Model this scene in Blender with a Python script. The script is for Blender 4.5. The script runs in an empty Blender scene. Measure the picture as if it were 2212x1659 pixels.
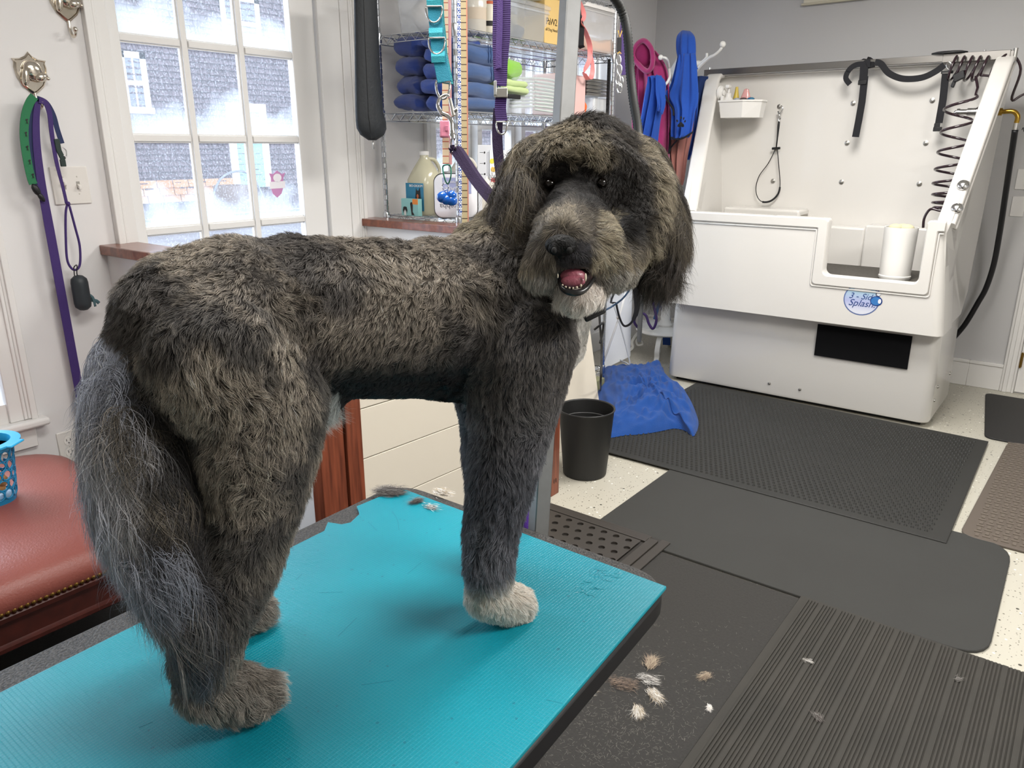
import bpy, bmesh, math, random
import numpy as np
from mathutils import Vector, Matrix, Quaternion
random.seed(7); RNG = np.random.default_rng(7)
SC = bpy.context.scene; COL = SC.collection
PI = math.pi

# ---------------------------------------------------------------- camera, world, lights, exposure
# world axes: X across the room (window wall at X=-2.95), Y along it (tub wall at Y=5.65), Z up
CAMH = 1.5; FPX = 1640.0; PITCH = math.radians(17.26); HEAD = math.radians(37.4)
cam = bpy.data.objects.new('camera', bpy.data.cameras.new('camera')); COL.objects.link(cam)
cam.location = (0, 0, CAMH); cam.rotation_euler = (PI/2 - PITCH, 0, HEAD)
cam.data.sensor_width = 36; cam.data.lens = FPX/2212*36; cam.data.clip_start = 0.02; cam.data.clip_end = 200
SC.camera = cam
SC.view_settings.view_transform = 'Standard'; SC.view_settings.look = 'None'
SC.view_settings.gamma = 1; SC.view_settings.use_curve_mapping = False
SC.view_settings.exposure = 0.58
w = bpy.data.worlds.new('overcast_sky'); SC.world = w; w.use_nodes = True
w.node_tree.nodes['Background'].inputs[0].default_value = (0.82, 0.9, 1.0, 1)
w.node_tree.nodes['Background'].inputs[1].default_value = 1.9

def area(name, loc, rot, sx, sy, power, col):
    l = bpy.data.lights.new(name, 'AREA'); l.shape = 'RECTANGLE'; l.size = sx; l.size_y = sy
    l.energy = power; l.color = col
    o = bpy.data.objects.new(name, l); COL.objects.link(o); o.location = loc; o.rotation_euler = rot
    return o
WARM = (1.0, 0.97, 0.925)
area('ceiling_lamp_and_fill', (-0.9, 3.4, 2.70), (0, 0, 0), 0.6, 1.2, 50, WARM)
area('ceiling_lamp_and_fill', (1.2, 1.6, 2.70), (0, 0, 0), 0.6, 1.2, 62, WARM)
area('ceiling_lamp_and_fill', (-1.0, 1.0, 2.70), (0, 0, 0), 0.6, 1.2, 26, WARM)  # added fill from the camera side, lifts the tub base
sun = bpy.data.lights.new('cloudy_sun', 'SUN'); sun.energy = 12.0; sun.angle = math.radians(75); sun.color = (0.74, 0.86, 1.0)
so = bpy.data.objects.new('cloudy_sun', sun); COL.objects.link(so); so.rotation_euler = (0, math.radians(-62), math.radians(8))

# ---------------------------------------------------------------- geometry of sight (to place things at their real spots)
_F = Vector((-math.sin(HEAD)*math.cos(PITCH), math.cos(HEAD)*math.cos(PITCH), -math.sin(PITCH)))
_R = Vector((math.cos(HEAD), math.sin(HEAD), 0)); _U = _R.cross(_F); _C = Vector((0, 0, CAMH))
def ray(x, y): return _F + _R*((x-1106)/FPX) - _U*((y-829.5)/FPX)
def at(x, y, X=None, Y=None, Z=None):
    d = ray(x, y)
    t = (X/d.x) if X is not None else (Y/d.y) if Y is not None else (Z-CAMH)/d.z
    return _C + d*t
def D(x, y, t): return _C + ray(x, y)*t
DD = Vector((.336, .942, 0)).normalized(); DN = Vector((-.942, .336, 0)).normalized(); DP = Vector((-.849, .461, 0))
def dg(x, y, lat=0):
    r = ray(x, y); p = DP + DN*lat
    return _C + r*((p-_C).dot(DN)/r.dot(DN))

# ---------------------------------------------------------------- materials
def hx(h):
    v = [int(h[i:i+2], 16)/255 for i in (0, 2, 4)]
    return tuple(c/12.92 if c <= .04045 else ((c+.055)/1.055)**2.4 for c in v) + (1,)
MATS = {}
def mat(name, col='808080', rough=.5, metal=0, spec=.5, noise=None, bump=None, coat=0, trans=0, alpha=1, emit=None, sheen=0, c2=None, ior=1.45):
    """noise=(scale, amount) mottles colour towards c2; bump=(scale, strength)"""
    if name in MATS: return MATS[name]
    m = bpy.data.materials.new(name); m.use_nodes = True; MATS[name] = m
    nt = m.node_tree; b = nt.nodes['Principled BSDF']
    c = hx(col) if isinstance(col, str) else col
    b.inputs['Base Color'].default_value = c; b.inputs['Roughness'].default_value = rough
    b.inputs['Metallic'].default_value = metal; b.inputs['Specular IOR Level'].default_value = spec
    b.inputs['Coat Weight'].default_value = coat; b.inputs['Transmission Weight'].default_value = trans
    b.inputs['Alpha'].default_value = alpha; b.inputs['IOR'].default_value = ior
    if sheen: b.inputs['Sheen Weight'].default_value = sheen; b.inputs['Sheen Roughness'].default_value = .5
    if emit: b.inputs['Emission Color'].default_value = hx(emit[0]); b.inputs['Emission Strength'].default_value = emit[1]
    m.diffuse_color = c
    tc = nt.nodes.new('ShaderNodeTexCoord')
    if noise:
        n = nt.nodes.new('ShaderNodeTexNoise'); n.inputs['Scale'].default_value = noise[0]; n.inputs['Detail'].default_value = 6
        if len(noise) > 2:
            mp = nt.nodes.new('ShaderNodeMapping'); mp.inputs['Scale'].default_value = noise[2]
            nt.links.new(tc.outputs['Object'], mp.inputs[0]); nt.links.new(mp.outputs[0], n.inputs['Vector'])
        else: nt.links.new(tc.outputs['Object'], n.inputs['Vector'])
        r = nt.nodes.new('ShaderNodeMapRange'); r.inputs[1].default_value = .35; r.inputs[2].default_value = .65
        r.inputs[4].default_value = noise[1]
        nt.links.new(n.outputs['Fac'], r.inputs[0])
        mx = nt.nodes.new('ShaderNodeMix'); mx.data_type = 'RGBA'
        mx.inputs[6].default_value = c; mx.inputs[7].default_value = hx(c2) if c2 else tuple(x*.6 for x in c[:3])+(1,)
        nt.links.new(r.outputs[0], mx.inputs[0]); nt.links.new(mx.outputs[2], b.inputs['Base Color'])
    if bump:
        n = nt.nodes.new('ShaderNodeTexNoise'); n.inputs['Scale'].default_value = bump[0]; n.inputs['Detail'].default_value = 4
        if len(bump) > 2:
            mp = nt.nodes.new('ShaderNodeMapping'); mp.inputs['Scale'].default_value = bump[2]
            nt.links.new(tc.outputs['Object'], mp.inputs[0]); nt.links.new(mp.outputs[0], n.inputs['Vector'])
        else: nt.links.new(tc.outputs['Object'], n.inputs['Vector'])
        bp = nt.nodes.new('ShaderNodeBump'); bp.inputs['Strength'].default_value = bump[1]; bp.inputs['Distance'].default_value = .004
        nt.links.new(n.outputs['Fac'], bp.inputs['Height']); nt.links.new(bp.outputs[0], b.inputs['Normal'])
    return m

# ---------------------------------------------------------------- mesh helpers (everything in world coordinates)
def B(): return bmesh.new()
def box(bm, lo, hi):
    lo = Vector(lo); hi = Vector(hi)
    vs = [bm.verts.new((x, y, z)) for x in (lo.x, hi.x) for y in (lo.y, hi.y) for z in (lo.z, hi.z)]
    for f in ((0,1,3,2),(4,6,7,5),(0,4,5,1),(2,3,7,6),(0,2,6,4),(1,5,7,3)): bm.faces.new([vs[i] for i in f])
    return vs
def obox(bm, c, ax, ay, az):
    c = Vector(c); ax = Vector(ax); ay = Vector(ay); az = Vector(az)
    vs = [bm.verts.new(c+ax*i+ay*j+az*k) for i in (-1, 1) for j in (-1, 1) for k in (-1, 1)]
    for f in ((0,1,3,2),(4,6,7,5),(0,4,5,1),(2,3,7,6),(0,2,6,4),(1,5,7,3)): bm.faces.new([vs[i] for i in f])
def frame_of(d):
    d = d.normalized(); a = Vector((0, 0, 1)) if abs(d.z) < .9 else Vector((1, 0, 0))
    u = d.cross(a).normalized(); return u, d.cross(u)
def cyl(bm, p0, p1, r0, r1=None, seg=14, caps=True):
    p0 = Vector(p0); p1 = Vector(p1); r1 = r0 if r1 is None else r1
    u, v = frame_of(p1-p0)
    a = [bm.verts.new(p0+(u*math.cos(2*PI*i/seg)+v*math.sin(2*PI*i/seg))*r0) for i in range(seg)]
    b = [bm.verts.new(p1+(u*math.cos(2*PI*i/seg)+v*math.sin(2*PI*i/seg))*r1) for i in range(seg)]
    for i in range(seg): bm.faces.new((a[i], a[(i+1) % seg], b[(i+1) % seg], b[i]))
    if caps: bm.faces.new(a[::-1]); bm.faces.new(b)
def tube(bm, pts, r, seg=8, closed=False, caps=True):
    pts = [Vector(p) for p in pts]; n = len(pts); rs = r if isinstance(r, (list, tuple)) else [r]*n
    t0 = (pts[1]-pts[0]).normalized(); u, v = frame_of(t0); rings = []
    for i, p in enumerate(pts):
        t = (pts[(i+1) % n]-pts[i-1]) if closed or 0 < i < n-1 else (pts[1]-pts[0] if i == 0 else pts[-1]-pts[-2])
        t = t.normalized() if t.length > 1e-9 else t0
        u = (u-t*u.dot(t)).normalized(); v = t.cross(u)
        rings.append([bm.verts.new(p+(u*math.cos(2*PI*k/seg)+v*math.sin(2*PI*k/seg))*rs[i]) for k in range(seg)])
    for i in range(n if closed else n-1):
        a = rings[i]; b = rings[(i+1) % n]
        for k in range(seg): bm.faces.new((a[k], a[(k+1) % seg], b[(k+1) % seg], b[k]))
    if caps and not closed: bm.faces.new(rings[0][::-1]); bm.faces.new(rings[-1])
def smooth_path(pts, k=8, closed=False):
    pts = [Vector(p) for p in pts]; n = len(pts); out = []
    g = (lambda i: pts[i % n]) if closed else (lambda i: pts[max(0, min(n-1, i))])
    for i in range(n if closed else n-1):
        p0, p1, p2, p3 = g(i-1), g(i), g(i+1), g(i+2)
        for j in range(k):
            t = j/k; out.append(.5*((2*p1)+(p2-p0)*t+(2*p0-5*p1+4*p2-p3)*t*t+(3*p1-p0-3*p2+p3)*t**3))
    if not closed: out.append(pts[-1])
    return out
def ribbon(bm, pts, wid, th, side=None):
    """flat strap along pts; side = width direction (vector or list)"""
    pts = [Vector(p) for p in pts]; n = len(pts); rings = []
    for i, p in enumerate(pts):
        t = (pts[min(n-1, i+1)]-pts[max(0, i-1)]).normalized()
        s = side[i] if isinstance(side, list) else (side or _R)
        s = Vector(s); s = (s-t*s.dot(t)).normalized(); nn = t.cross(s)
        wd = wid[i] if isinstance(wid, (list, tuple)) else wid
        rings.append([bm.verts.new(p+s*wd/2*a+nn*th/2*b) for a, b in ((-1,-1),(1,-1),(1,1),(-1,1))])
    for i in range(n-1):
        for k in range(4): bm.faces.new((rings[i][k], rings[i][(k+1) % 4], rings[i+1][(k+1) % 4], rings[i+1][k]))
    bm.faces.new(rings[0][::-1]); bm.faces.new(rings[-1])
def lathe(bm, c, prof, seg=24, axis=(0, 0, 1), sx=1, sy=1):
    c = Vector(c); ax = Vector(axis).normalized(); u, v = frame_of(ax)
    if abs(ax.z) > .99: u, v = Vector((1, 0, 0)), Vector((0, 1, 0))
    rings = []
    for r, h in prof:
        rings.append([bm.verts.new(c+ax*h+u*math.cos(2*PI*i/seg)*r*sx+v*math.sin(2*PI*i/seg)*r*sy) for i in range(seg)])
    for a, b in zip(rings, rings[1:]):
        for i in range(seg): bm.faces.new((a[i], a[(i+1) % seg], b[(i+1) % seg], b[i]))
    if prof[0][0] > 1e-5: bm.faces.new(rings[0][::-1])
    if prof[-1][0] > 1e-5: bm.faces.new(rings[-1])
def ball(bm, c, r, sub=2, rot=None):
    if not isinstance(r, (tuple, list)): r = (r, r, r)
    m = Matrix.Translation(Vector(c)) @ (rot.to_4x4() if rot else Matrix.Identity(4)) @ Matrix.Diagonal((*r, 1))
    bmesh.ops.create_icosphere(bm, subdivisions=sub, radius=1, matrix=m)
def prism(bm, pts, off):
    """polygon (world points) extruded by vector off"""
    off = Vector(off); a = [bm.verts.new(Vector(p)) for p in pts]; b = [bm.verts.new(Vector(p)+off) for p in pts]
    n = len(pts); bm.faces.new(a[::-1]); bm.faces.new(b)
    for i in range(n): bm.faces.new((a[i], a[(i+1) % n], b[(i+1) % n], b[i]))
def loft(bm, rings, closed=True, caps=True):
    R = [[bm.verts.new(Vector(p)) for p in r] for r in rings]; n = len(R[0])
    for a, b in zip(R, R[1:]):
        for i in range(n if closed else n-1): bm.faces.new((a[i], a[(i+1) % n], b[(i+1) % n], b[i]))
    if caps and closed: bm.faces.new(R[0][::-1]); bm.faces.new(R[-1])
    return R
def rrect(w, h, r, k=4):
    out = []
    for cx, cy, a0 in ((w/2-r, h/2-r, 0), (-w/2+r, h/2-r, PI/2), (-w/2+r, -h/2+r, PI), (w/2-r, -h/2+r, 1.5*PI)):
        for i in range(k+1): a = a0+PI/2*i/k; out.append((cx+r*math.cos(a), cy+r*math.sin(a)))
    return out

def link(name, bm, m, root=None, parent=None, bevel=0, smooth=False, loc=None, seg=2):
    """one mesh object; vertices arrive in world coordinates"""
    me = bpy.data.meshes.new(name)
    bmesh.ops.recalc_face_normals(bm, faces=bm.faces)
    off = Vector(root['_o']) if root is not None else (Vector(loc) if loc is not None else None)
    if off is None:
        xs = [v.co for v in bm.verts]
        off = Vector(((min(v.x for v in xs)+max(v.x for v in xs))/2, (min(v.y for v in xs)+max(v.y for v in xs))/2, min(v.z for v in xs)))
    bmesh.ops.translate(bm, verts=bm.verts, vec=-off)
    bm.to_mesh(me); bm.free()
    me.materials.append(m)
    if smooth:
        for p in me.polygons: p.use_smooth = True
        if smooth != True:
            try: me.set_sharp_from_angle(angle=math.radians(smooth))
            except Exception: pass
    o = bpy.data.objects.new(name, me); COL.objects.link(o)
    if root is None: o.location = off
    if bevel:
        b = o.modifiers.new('bevel', 'BEVEL'); b.width = bevel; b.segments = seg; b.limit_method = 'ANGLE'; b.angle_limit = math.radians(35)
        if not smooth:
            for p in me.polygons: p.use_smooth = True
            try: me.set_sharp_from_angle(angle=math.radians(50))
            except Exception: pass
    p = parent if parent is not None else root
    if p is not None: o.parent = p
    return o
def thing(name, label, cat, loc, group=None):
    o = bpy.data.objects.new(name, None); COL.objects.link(o); o.location = loc; o.empty_display_size = .05
    o['label'] = label; o['category'] = cat; o['_o'] = tuple(loc)
    if group: o['group'] = group
    return o
def tag(o, label, cat, group=None, kind=None):
    o['label'] = label; o['category'] = cat
    if group: o['group'] = group
    if kind: o['kind'] = kind
    return o
def struct(name, bm, m, **k):
    o = link(name, bm, m, **k); o['kind'] = 'structure'; return o
def solo(name, bm, m, label, cat, group=None, **k): return tag(link(name, bm, m, **k), label, cat, group)
def text(name, s, m, root, org, ux, uy, size, parent=None, ext=.0006, shear=0, spacing=1):
    cu = bpy.data.curves.new(name, 'FONT'); cu.body = s; cu.size = size; cu.extrude = ext; cu.shear = shear
    cu.align_x = 'CENTER'; cu.align_y = 'CENTER'; cu.space_character = spacing
    t = bpy.data.objects.new(name, cu); COL.objects.link(t)
    dg_ = bpy.context.evaluated_depsgraph_get(); me = bpy.data.meshes.new_from_object(t.evaluated_get(dg_))
    bpy.data.objects.remove(t); bpy.data.curves.remove(cu)
    ux = Vector(ux).normalized(); uy = Vector(uy).normalized(); nn = ux.cross(uy)
    M = Matrix((ux, uy, nn)).transposed().to_4x4(); M.translation = Vector(org)-Vector(root['_o'])
    me.transform(M); me.materials.clear(); me.materials.append(m)
    o = bpy.data.objects.new(name, me); COL.objects.link(o); o.parent = parent or root
    return o
X1 = Vector((1, 0, 0)); Y1 = Vector((0, 1, 0)); Z1 = Vector((0, 0, 1))
def fbm(P, sc, seed=0, oct=3):
    """cheap vector noise in -1..1 for arrays of points"""
    rng = np.random.default_rng(seed); out = np.zeros(len(P)); a = 1; tot = 0
    for o in range(oct):
        for k in range(6):
            d = rng.normal(size=3); d /= np.linalg.norm(d)
            out += a*np.sin(P@d*sc*(2**o)*(.7+.6*rng.random())+rng.random()*6.28)/2.45
        tot += a; a *= .55
    return out/tot
def jitter(o, amp, sc, seed=1, axis=None):
    me = o.data; n = len(me.vertices); co = np.empty(n*3); me.vertices.foreach_get('co', co); co = co.reshape(-1, 3)
    P = co+np.array(o.location)
    dd = np.stack([fbm(P, sc, seed+i) for i in range(3)], 1)*amp
    if axis is not None: dd *= np.array(axis)
    me.vertices.foreach_set('co', (co+dd).ravel()); me.update()

# ---------------------------------------------------------------- materials used in many places
M_wall = mat('white_wall_paint', 'dddbda', .7, bump=(40, .05))
M_wallg = mat('grey_wall_paint', 'c3c2c2', .7, bump=(40, .05))
M_trim = mat('white_gloss_trim', 'e2e0dd', .35, bump=(30, .04))
M_ceil = mat('ceiling_paint', 'e8e6e0', .8)
M_wood = mat('cherry_wood', '7a3f2b', .32, noise=(6, .9, (1, 1, 9)), c2='4e2417', coat=.3)
M_woodh = mat('cherry_wood_cap', '86482f', .3, noise=(5, .8, (9, 1, 9)), c2='5c2c1d', coat=.35)
M_woodv = mat('cherry_wood_post', '84452e', .35, noise=(9, .9, (8, 8, .5)), c2='54281a', coat=.2)
M_board = mat('cream_shiplap', 'd8d0c1', .5)
M_chrome = mat('chrome', 'd8d8d8', .12, 1)
M_steel = mat('brushed_steel', 'b9b7b2', .35, 1)
M_wire = mat('chrome_wire', 'cfd2d6', .22, 1)
M_black = mat('black_plastic', '17171a', .45)
M_blackfab = mat('black_webbing', '15151a', .75, bump=(900, .3))
M_blackrub = mat('black_rubber', '1c1b1b', .6)
M_white = mat('white_plastic', 'e6e4e0', .4)
M_gel = mat('tub_gelcoat', 'dbd8d3', .18, coat=.3)
M_purple = mat('purple_webbing', '3b2560', .7, bump=(700, .5))
M_purpled = mat('dark_purple_nylon', '26133a', .8, bump=(700, .5))
M_teal = mat('teal_webbing', '188ba6', .6, bump=(700, .5))
M_blue = mat('royal_blue_terry', '1d4aa8', .95, sheen=.4, noise=(14, .6), c2='143681', bump=(500, .8))
M_blued = mat('navy_blue_terry', '1d3a86', .95, sheen=.4, noise=(14, .6), c2='142a68', bump=(500, .8))
M_blueg = mat('faded_blue_terry', '355a92', .95, sheen=.4, noise=(14, .6), c2='274878', bump=(500, .8))
def clearplastic(name, col, a):
    m = bpy.data.materials.new(name); m.use_nodes = True; nt = m.node_tree; nt.nodes.clear()
    o = nt.nodes.new('ShaderNodeOutputMaterial'); t = nt.nodes.new('ShaderNodeBsdfTransparent'); p = nt.nodes.new('ShaderNodeBsdfPrincipled')
    p.inputs['Base Color'].default_value = hx(col); p.inputs['Roughness'].default_value = .15
    x = nt.nodes.new('ShaderNodeMixShader'); x.inputs[0].default_value = a
    nt.links.new(t.outputs[0], x.inputs[1]); nt.links.new(p.outputs[0], x.inputs[2]); nt.links.new(x.outputs[0], o.inputs[0])
    MATS[name] = m; return m
M_clear = clearplastic('clear_plastic', 'dfe4ea', .32)
M_clearw = clearplastic('milky_plastic', 'e8e8e6', .62)

# floor: off white epoxy with dark and light flakes
def floor_mat():
    m = mat('speckled_epoxy_floor', 'dcd6c2', .32); nt = m.node_tree; b = nt.nodes['Principled BSDF']
    tc = nt.nodes.new('ShaderNodeTexCoord'); prev = None
    base = hx('b7b3a6')
    cur = None
    for sc, th, col in ((24, .13, '45433b'), (60, .2, '6f6b5f'), (95, .2, '5a564c'), (40, .16, 'f4f1e8')):
        v = nt.nodes.new('ShaderNodeTexVoronoi'); v.inputs['Scale'].default_value = sc
        mp = nt.nodes.new('ShaderNodeMapping'); mp.inputs['Location'].default_value = (sc*.13, sc*.7, 0)
        nt.links.new(tc.outputs['Object'], mp.inputs[0]); nt.links.new(mp.outputs[0], v.inputs['Vector'])
        wn = nt.nodes.new('ShaderNodeMath'); wn.operation = 'LESS_THAN'; wn.inputs[1].default_value = th
        nt.links.new(v.outputs['Distance'], wn.inputs[0])
        sp = nt.nodes.new('ShaderNodeSeparateColor'); nt.links.new(v.outputs['Color'], sp.inputs[0])
        g = nt.nodes.new('ShaderNodeMath'); g.operation = 'GREATER_THAN'; g.inputs[1].default_value = .66
        nt.links.new(sp.outputs[0], g.inputs[0])
        mu = nt.nodes.new('ShaderNodeMath'); mu.operation = 'MULTIPLY'; nt.links.new(wn.outputs[0], mu.inputs[0]); nt.links.new(g.outputs[0], mu.inputs[1])
        mx = nt.nodes.new('ShaderNodeMix'); mx.data_type = 'RGBA'; mx.inputs[6].default_value = base; mx.inputs[7].default_value = hx(col)
        nt.links.new(mu.outputs[0], mx.inputs[0])
        if cur is not None: nt.links.new(cur, mx.inputs[6])
        cur = mx.outputs[2]
    nt.links.new(cur, b.inputs['Base Color'])
    return m

# ---------------------------------------------------------------- room shell
WX = -2.95; BY = 5.65; RX = 2.4; NY = -2.4; CZ = 2.75
b = B(); box(b, (WX-.2, NY-.1, -.1), (RX+.1, BY+.1, 0)); struct('floor', b, floor_mat())
b = B(); box(b, (WX-.2, NY-.1, CZ), (RX+.1, BY+.1, CZ+.1)); struct('ceiling', b, M_ceil)
b = B(); box(b, (WX-.15, BY, 0), (RX+.1, BY+.12, CZ)); struct('wall_back', b, M_wallg)
b = B(); box(b, (RX, NY-.1, 0), (RX+.12, BY, CZ)); struct('wall_right', b, M_wallg)
b = B(); box(b, (WX-.15, NY-.12, 0), (RX, NY, CZ)); struct('wall_near', b, M_wall)
# window wall with openings: side window (Y .2-.93), glazed door (1.46-2.42), twin windows (3.1-5.1)
OPEN = [(0.1, 0.93, .60, 2.2), (1.47, 2.42, 0.0, 2.3), (3.15, 4.98, 1.05, 2.25)]
b = B(); y = NY
for y0, y1, z0, z1 in OPEN:
    box(b, (WX-.15, y, 0), (WX, y0, CZ))
    if z0 > 0: box(b, (WX-.15, y0, 0), (WX, y1, z0))
    box(b, (WX-.15, y0, z1), (WX, y1, CZ)); y = y1
box(b, (WX-.15, y, 0), (WX, BY, CZ)); wall_left = struct('wall_left', b, M_wall)
b = B(); box(b, (-.53, BY-.018, 0), (-.34, BY, .155)); box(b, (-.53, BY-.026, .155), (-.34, BY, .175))
box(b, (WX, BY-.018, 0), (-.53, BY, .155)); box(b, (WX, BY-.026, .155), (-.53, BY, .175)); struct('baseboard_back', b, M_trim, bevel=.003)
b = B(); box(b, (WX, NY, 0), (WX+.018, 1.36, .15)); box(b, (WX, 2.68, 0), (WX+.018, BY, .15)); struct('baseboard_left', b, M_trim, bevel=.003)

# glass with winter condensation on it
def glass_mat():
    m = bpy.data.materials.new('condensed_window_glass'); m.use_nodes = True; nt = m.node_tree; nt.nodes.clear()
    o = nt.nodes.new('ShaderNodeOutputMaterial'); t = nt.nodes.new('ShaderNodeBsdfTransparent')
    gl = nt.nodes.new('ShaderNodeBsdfGlossy'); gl.inputs['Roughness'].default_value = .05
    tr = nt.nodes.new('ShaderNodeBsdfTranslucent'); tr.inputs[0].default_value = (.42, .44, .47, 1)
    tc = nt.nodes.new('ShaderNodeTexCoord')
    n1 = nt.nodes.new('ShaderNodeTexNoise'); n1.inputs['Scale'].default_value = 5; n1.inputs['Detail'].default_value = 5
    n2 = nt.nodes.new('ShaderNodeTexNoise'); n2.inputs['Scale'].default_value = 150; n2.inputs['Detail'].default_value = 2
    nt.links.new(tc.outputs['Object'], n1.inputs[0]); nt.links.new(tc.outputs['Object'], n2.inputs[0])
    sp = nt.nodes.new('ShaderNodeSeparateXYZ'); nt.links.new(tc.outputs['Generated'], sp.inputs[0])
    z = nt.nodes.new('ShaderNodeMath'); z.operation = 'MULTIPLY_ADD'; z.inputs[1].default_value = -.8; z.inputs[2].default_value = .28
    nt.links.new(sp.outputs[2], z.inputs[0])
    a = nt.nodes.new('ShaderNodeMath'); a.operation = 'ADD'; nt.links.new(n1.outputs[0], a.inputs[0]); nt.links.new(z.outputs[0], a.inputs[1])
    r = nt.nodes.new('ShaderNodeMapRange'); r.inputs[1].default_value = .42; r.inputs[2].default_value = .75; r.inputs[3].default_value = .08; r.inputs[4].default_value = .5
    nt.links.new(a.outputs[0], r.inputs[0])
    d = nt.nodes.new('ShaderNodeMapRange'); d.inputs[1].default_value = .56; d.inputs[2].default_value = .72; d.inputs[4].default_value = .25
    nt.links.new(n2.outputs[0], d.inputs[0])
    ad = nt.nodes.new('ShaderNodeMath'); ad.operation = 'ADD'; ad.use_clamp = True; nt.links.new(r.outputs[0], ad.inputs[0]); nt.links.new(d.outputs[0], ad.inputs[1])
    x1 = nt.nodes.new('ShaderNodeMixShader'); nt.links.new(ad.outputs[0], x1.inputs[0]); nt.links.new(t.outputs[0], x1.inputs[1]); nt.links.new(tr.outputs[0], x1.inputs[2])
    x2 = nt.nodes.new('ShaderNodeMixShader'); x2.inputs[0].default_value = .04; nt.links.new(x1.outputs[0], x2.inputs[1]); nt.links.new(gl.outputs[0], x2.inputs[2])
    nt.links.new(x2.outputs[0], o.inputs[0]); return m
M_glass = glass_mat()
def glazed(root, y0, y1, z0, z1, nc, nr, x, mw, fw, fwr=None, depth=.04, fb=None):
    """frame bars, muntins and panes of a sash between y0..y1, z0..z1 (frame outer)"""
    fwr = fw if fwr is None else fwr; fb = fw if fb is None else fb
    for lo, hi in (((x-depth/2, y0, z0), (x+depth/2, y0+fw, z1)), ((x-depth/2, y1-fwr, z0), (x+depth/2, y1, z1))):
        b = B(); box(b, lo, hi); link('stile', b, M_trim, root, bevel=.004)
    for lo, hi in (((x-depth/2, y0+fw, z0), (x+depth/2, y1-fwr, z0+fb)), ((x-depth/2, y0+fw, z1-fw), (x+depth/2, y1-fwr, z1))):
        b = B(); box(b, lo, hi); link('rail', b, M_trim, root, bevel=.004)
    gy0, gy1, gz0, gz1 = y0+fw, y1-fwr, z0+fb, z1-fw
    pw = (gy1-gy0)/nc; ph = (gz1-gz0)/nr
    def mun(lo, hi, ax):
        b = B(); lo = Vector(lo); hi = Vector(hi); box(b, lo, hi)
        l2 = lo.copy(); h2 = hi.copy(); l2[ax] += .006; h2[ax] -= .006; l2.x -= .008; h2.x += .008; box(b, l2, h2)
        link('muntin', b, M_trim, root, bevel=.002)
    for i in range(1, nc): yy = gy0+pw*i; mun((x-.008, yy-mw/2, gz0), (x+.008, yy+mw/2, gz1), 1)
    for j in range(1, nr):
        zz = gz0+ph*j
        for i in range(nc): mun((x-.008, gy0+pw*i+(mw/2 if i else 0), zz-mw/2), (x+.008, gy0+pw*(i+1)-(mw/2 if i < nc-1 else 0), zz+mw/2), 2)
    for i in range(nc):
        for j in range(nr):
            b = B(); box(b, (x-.002, gy0+pw*i, gz0+ph*j), (x+.002, gy0+pw*(i+1), gz0+ph*(j+1))); link('pane', b, M_glass, root)
def sroot(name, loc):
    o = bpy.data.objects.new(name, None); COL.objects.link(o); o.location = loc; o['kind'] = 'structure'; o['_o'] = tuple(loc); return o
d1 = sroot('door_1', (WX-.03, 1.95, 0))
glazed(d1, 1.475, 2.415, .01, 2.29, 3, 6, WX-.03, .036, .05, .13, fb=.12)
b = B(); cyl(b, (WX, 2.36, .98), (WX+.05, 2.36, .98), .012); ball(b, (WX+.07, 2.36, .98), .026); link('door_knob', b, M_steel, d1, smooth=True)
# door casing, moulded
def casing(root, y0, y1, z0, z1, out):
    """vertical board with two raised beads; out = 1 bead on the far side"""
    b = B(); box(b, (WX, y0, z0), (WX+.018, y1, z1)); w_ = y1-y0
    e = y1 if out > 0 else y0
    box(b, (WX+.001, e-.02 if out > 0 else e-.002, z0-.001), (WX+.03, e+.002 if out > 0 else e+.02, z1+.001))
    for f in (.28, .42): yy = y0+w_*(f if out < 0 else 1-f); box(b, (WX+.001, yy-.006, z0+.002), (WX+.024, yy+.006, z1-.002))
    return b
t1 = sroot('trim_1', (WX, 1.43, 0)); link('casing', casing(None, 1.395, 1.475, 0, 2.37, -1), M_trim, t1, bevel=.003)
link('casing', casing(None, 2.545, 2.635, 0, 2.37, 1), M_trim, t1, bevel=.003)
b = B(); box(b, (WX, 1.395, 2.29), (WX+.022, 2.635, 2.38)); link('head_casing', b, M_trim, t1, bevel=.003)
b = B(); box(b, (WX, 2.42, 0), (WX+.012, 2.545, 2.29)); link('jamb_board', b, M_trim, t1, bevel=.002)
# side window: only its lower right corner shows
w1 = sroot('window_1', (WX, .5, .55))
glazed(w1, .12, .91, .61, 2.18, 2, 4, WX-.05, .022, .045)
link('casing', casing(None, .925, 1.01, .572, 2.28, 1), M_trim, w1, bevel=.003)
link('casing', casing(None, .02, .105, .572, 2.28, -1), M_trim, w1, bevel=.003)
b = B(); box(b, (WX-.05, -.01, .545), (WX+.055, 1.04, .572)); link('window_sill', b, M_trim, w1, bevel=.009, seg=3)
b = B(); box(b, (WX, .01, .465), (WX+.016, 1.0, .545)); link('window_apron', b, M_trim, w1, bevel=.003)
b = B(); box(b, (WX, .10, .572), (WX+.006, .925, .64)); link('window_stop', b, M_trim, w1)
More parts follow.
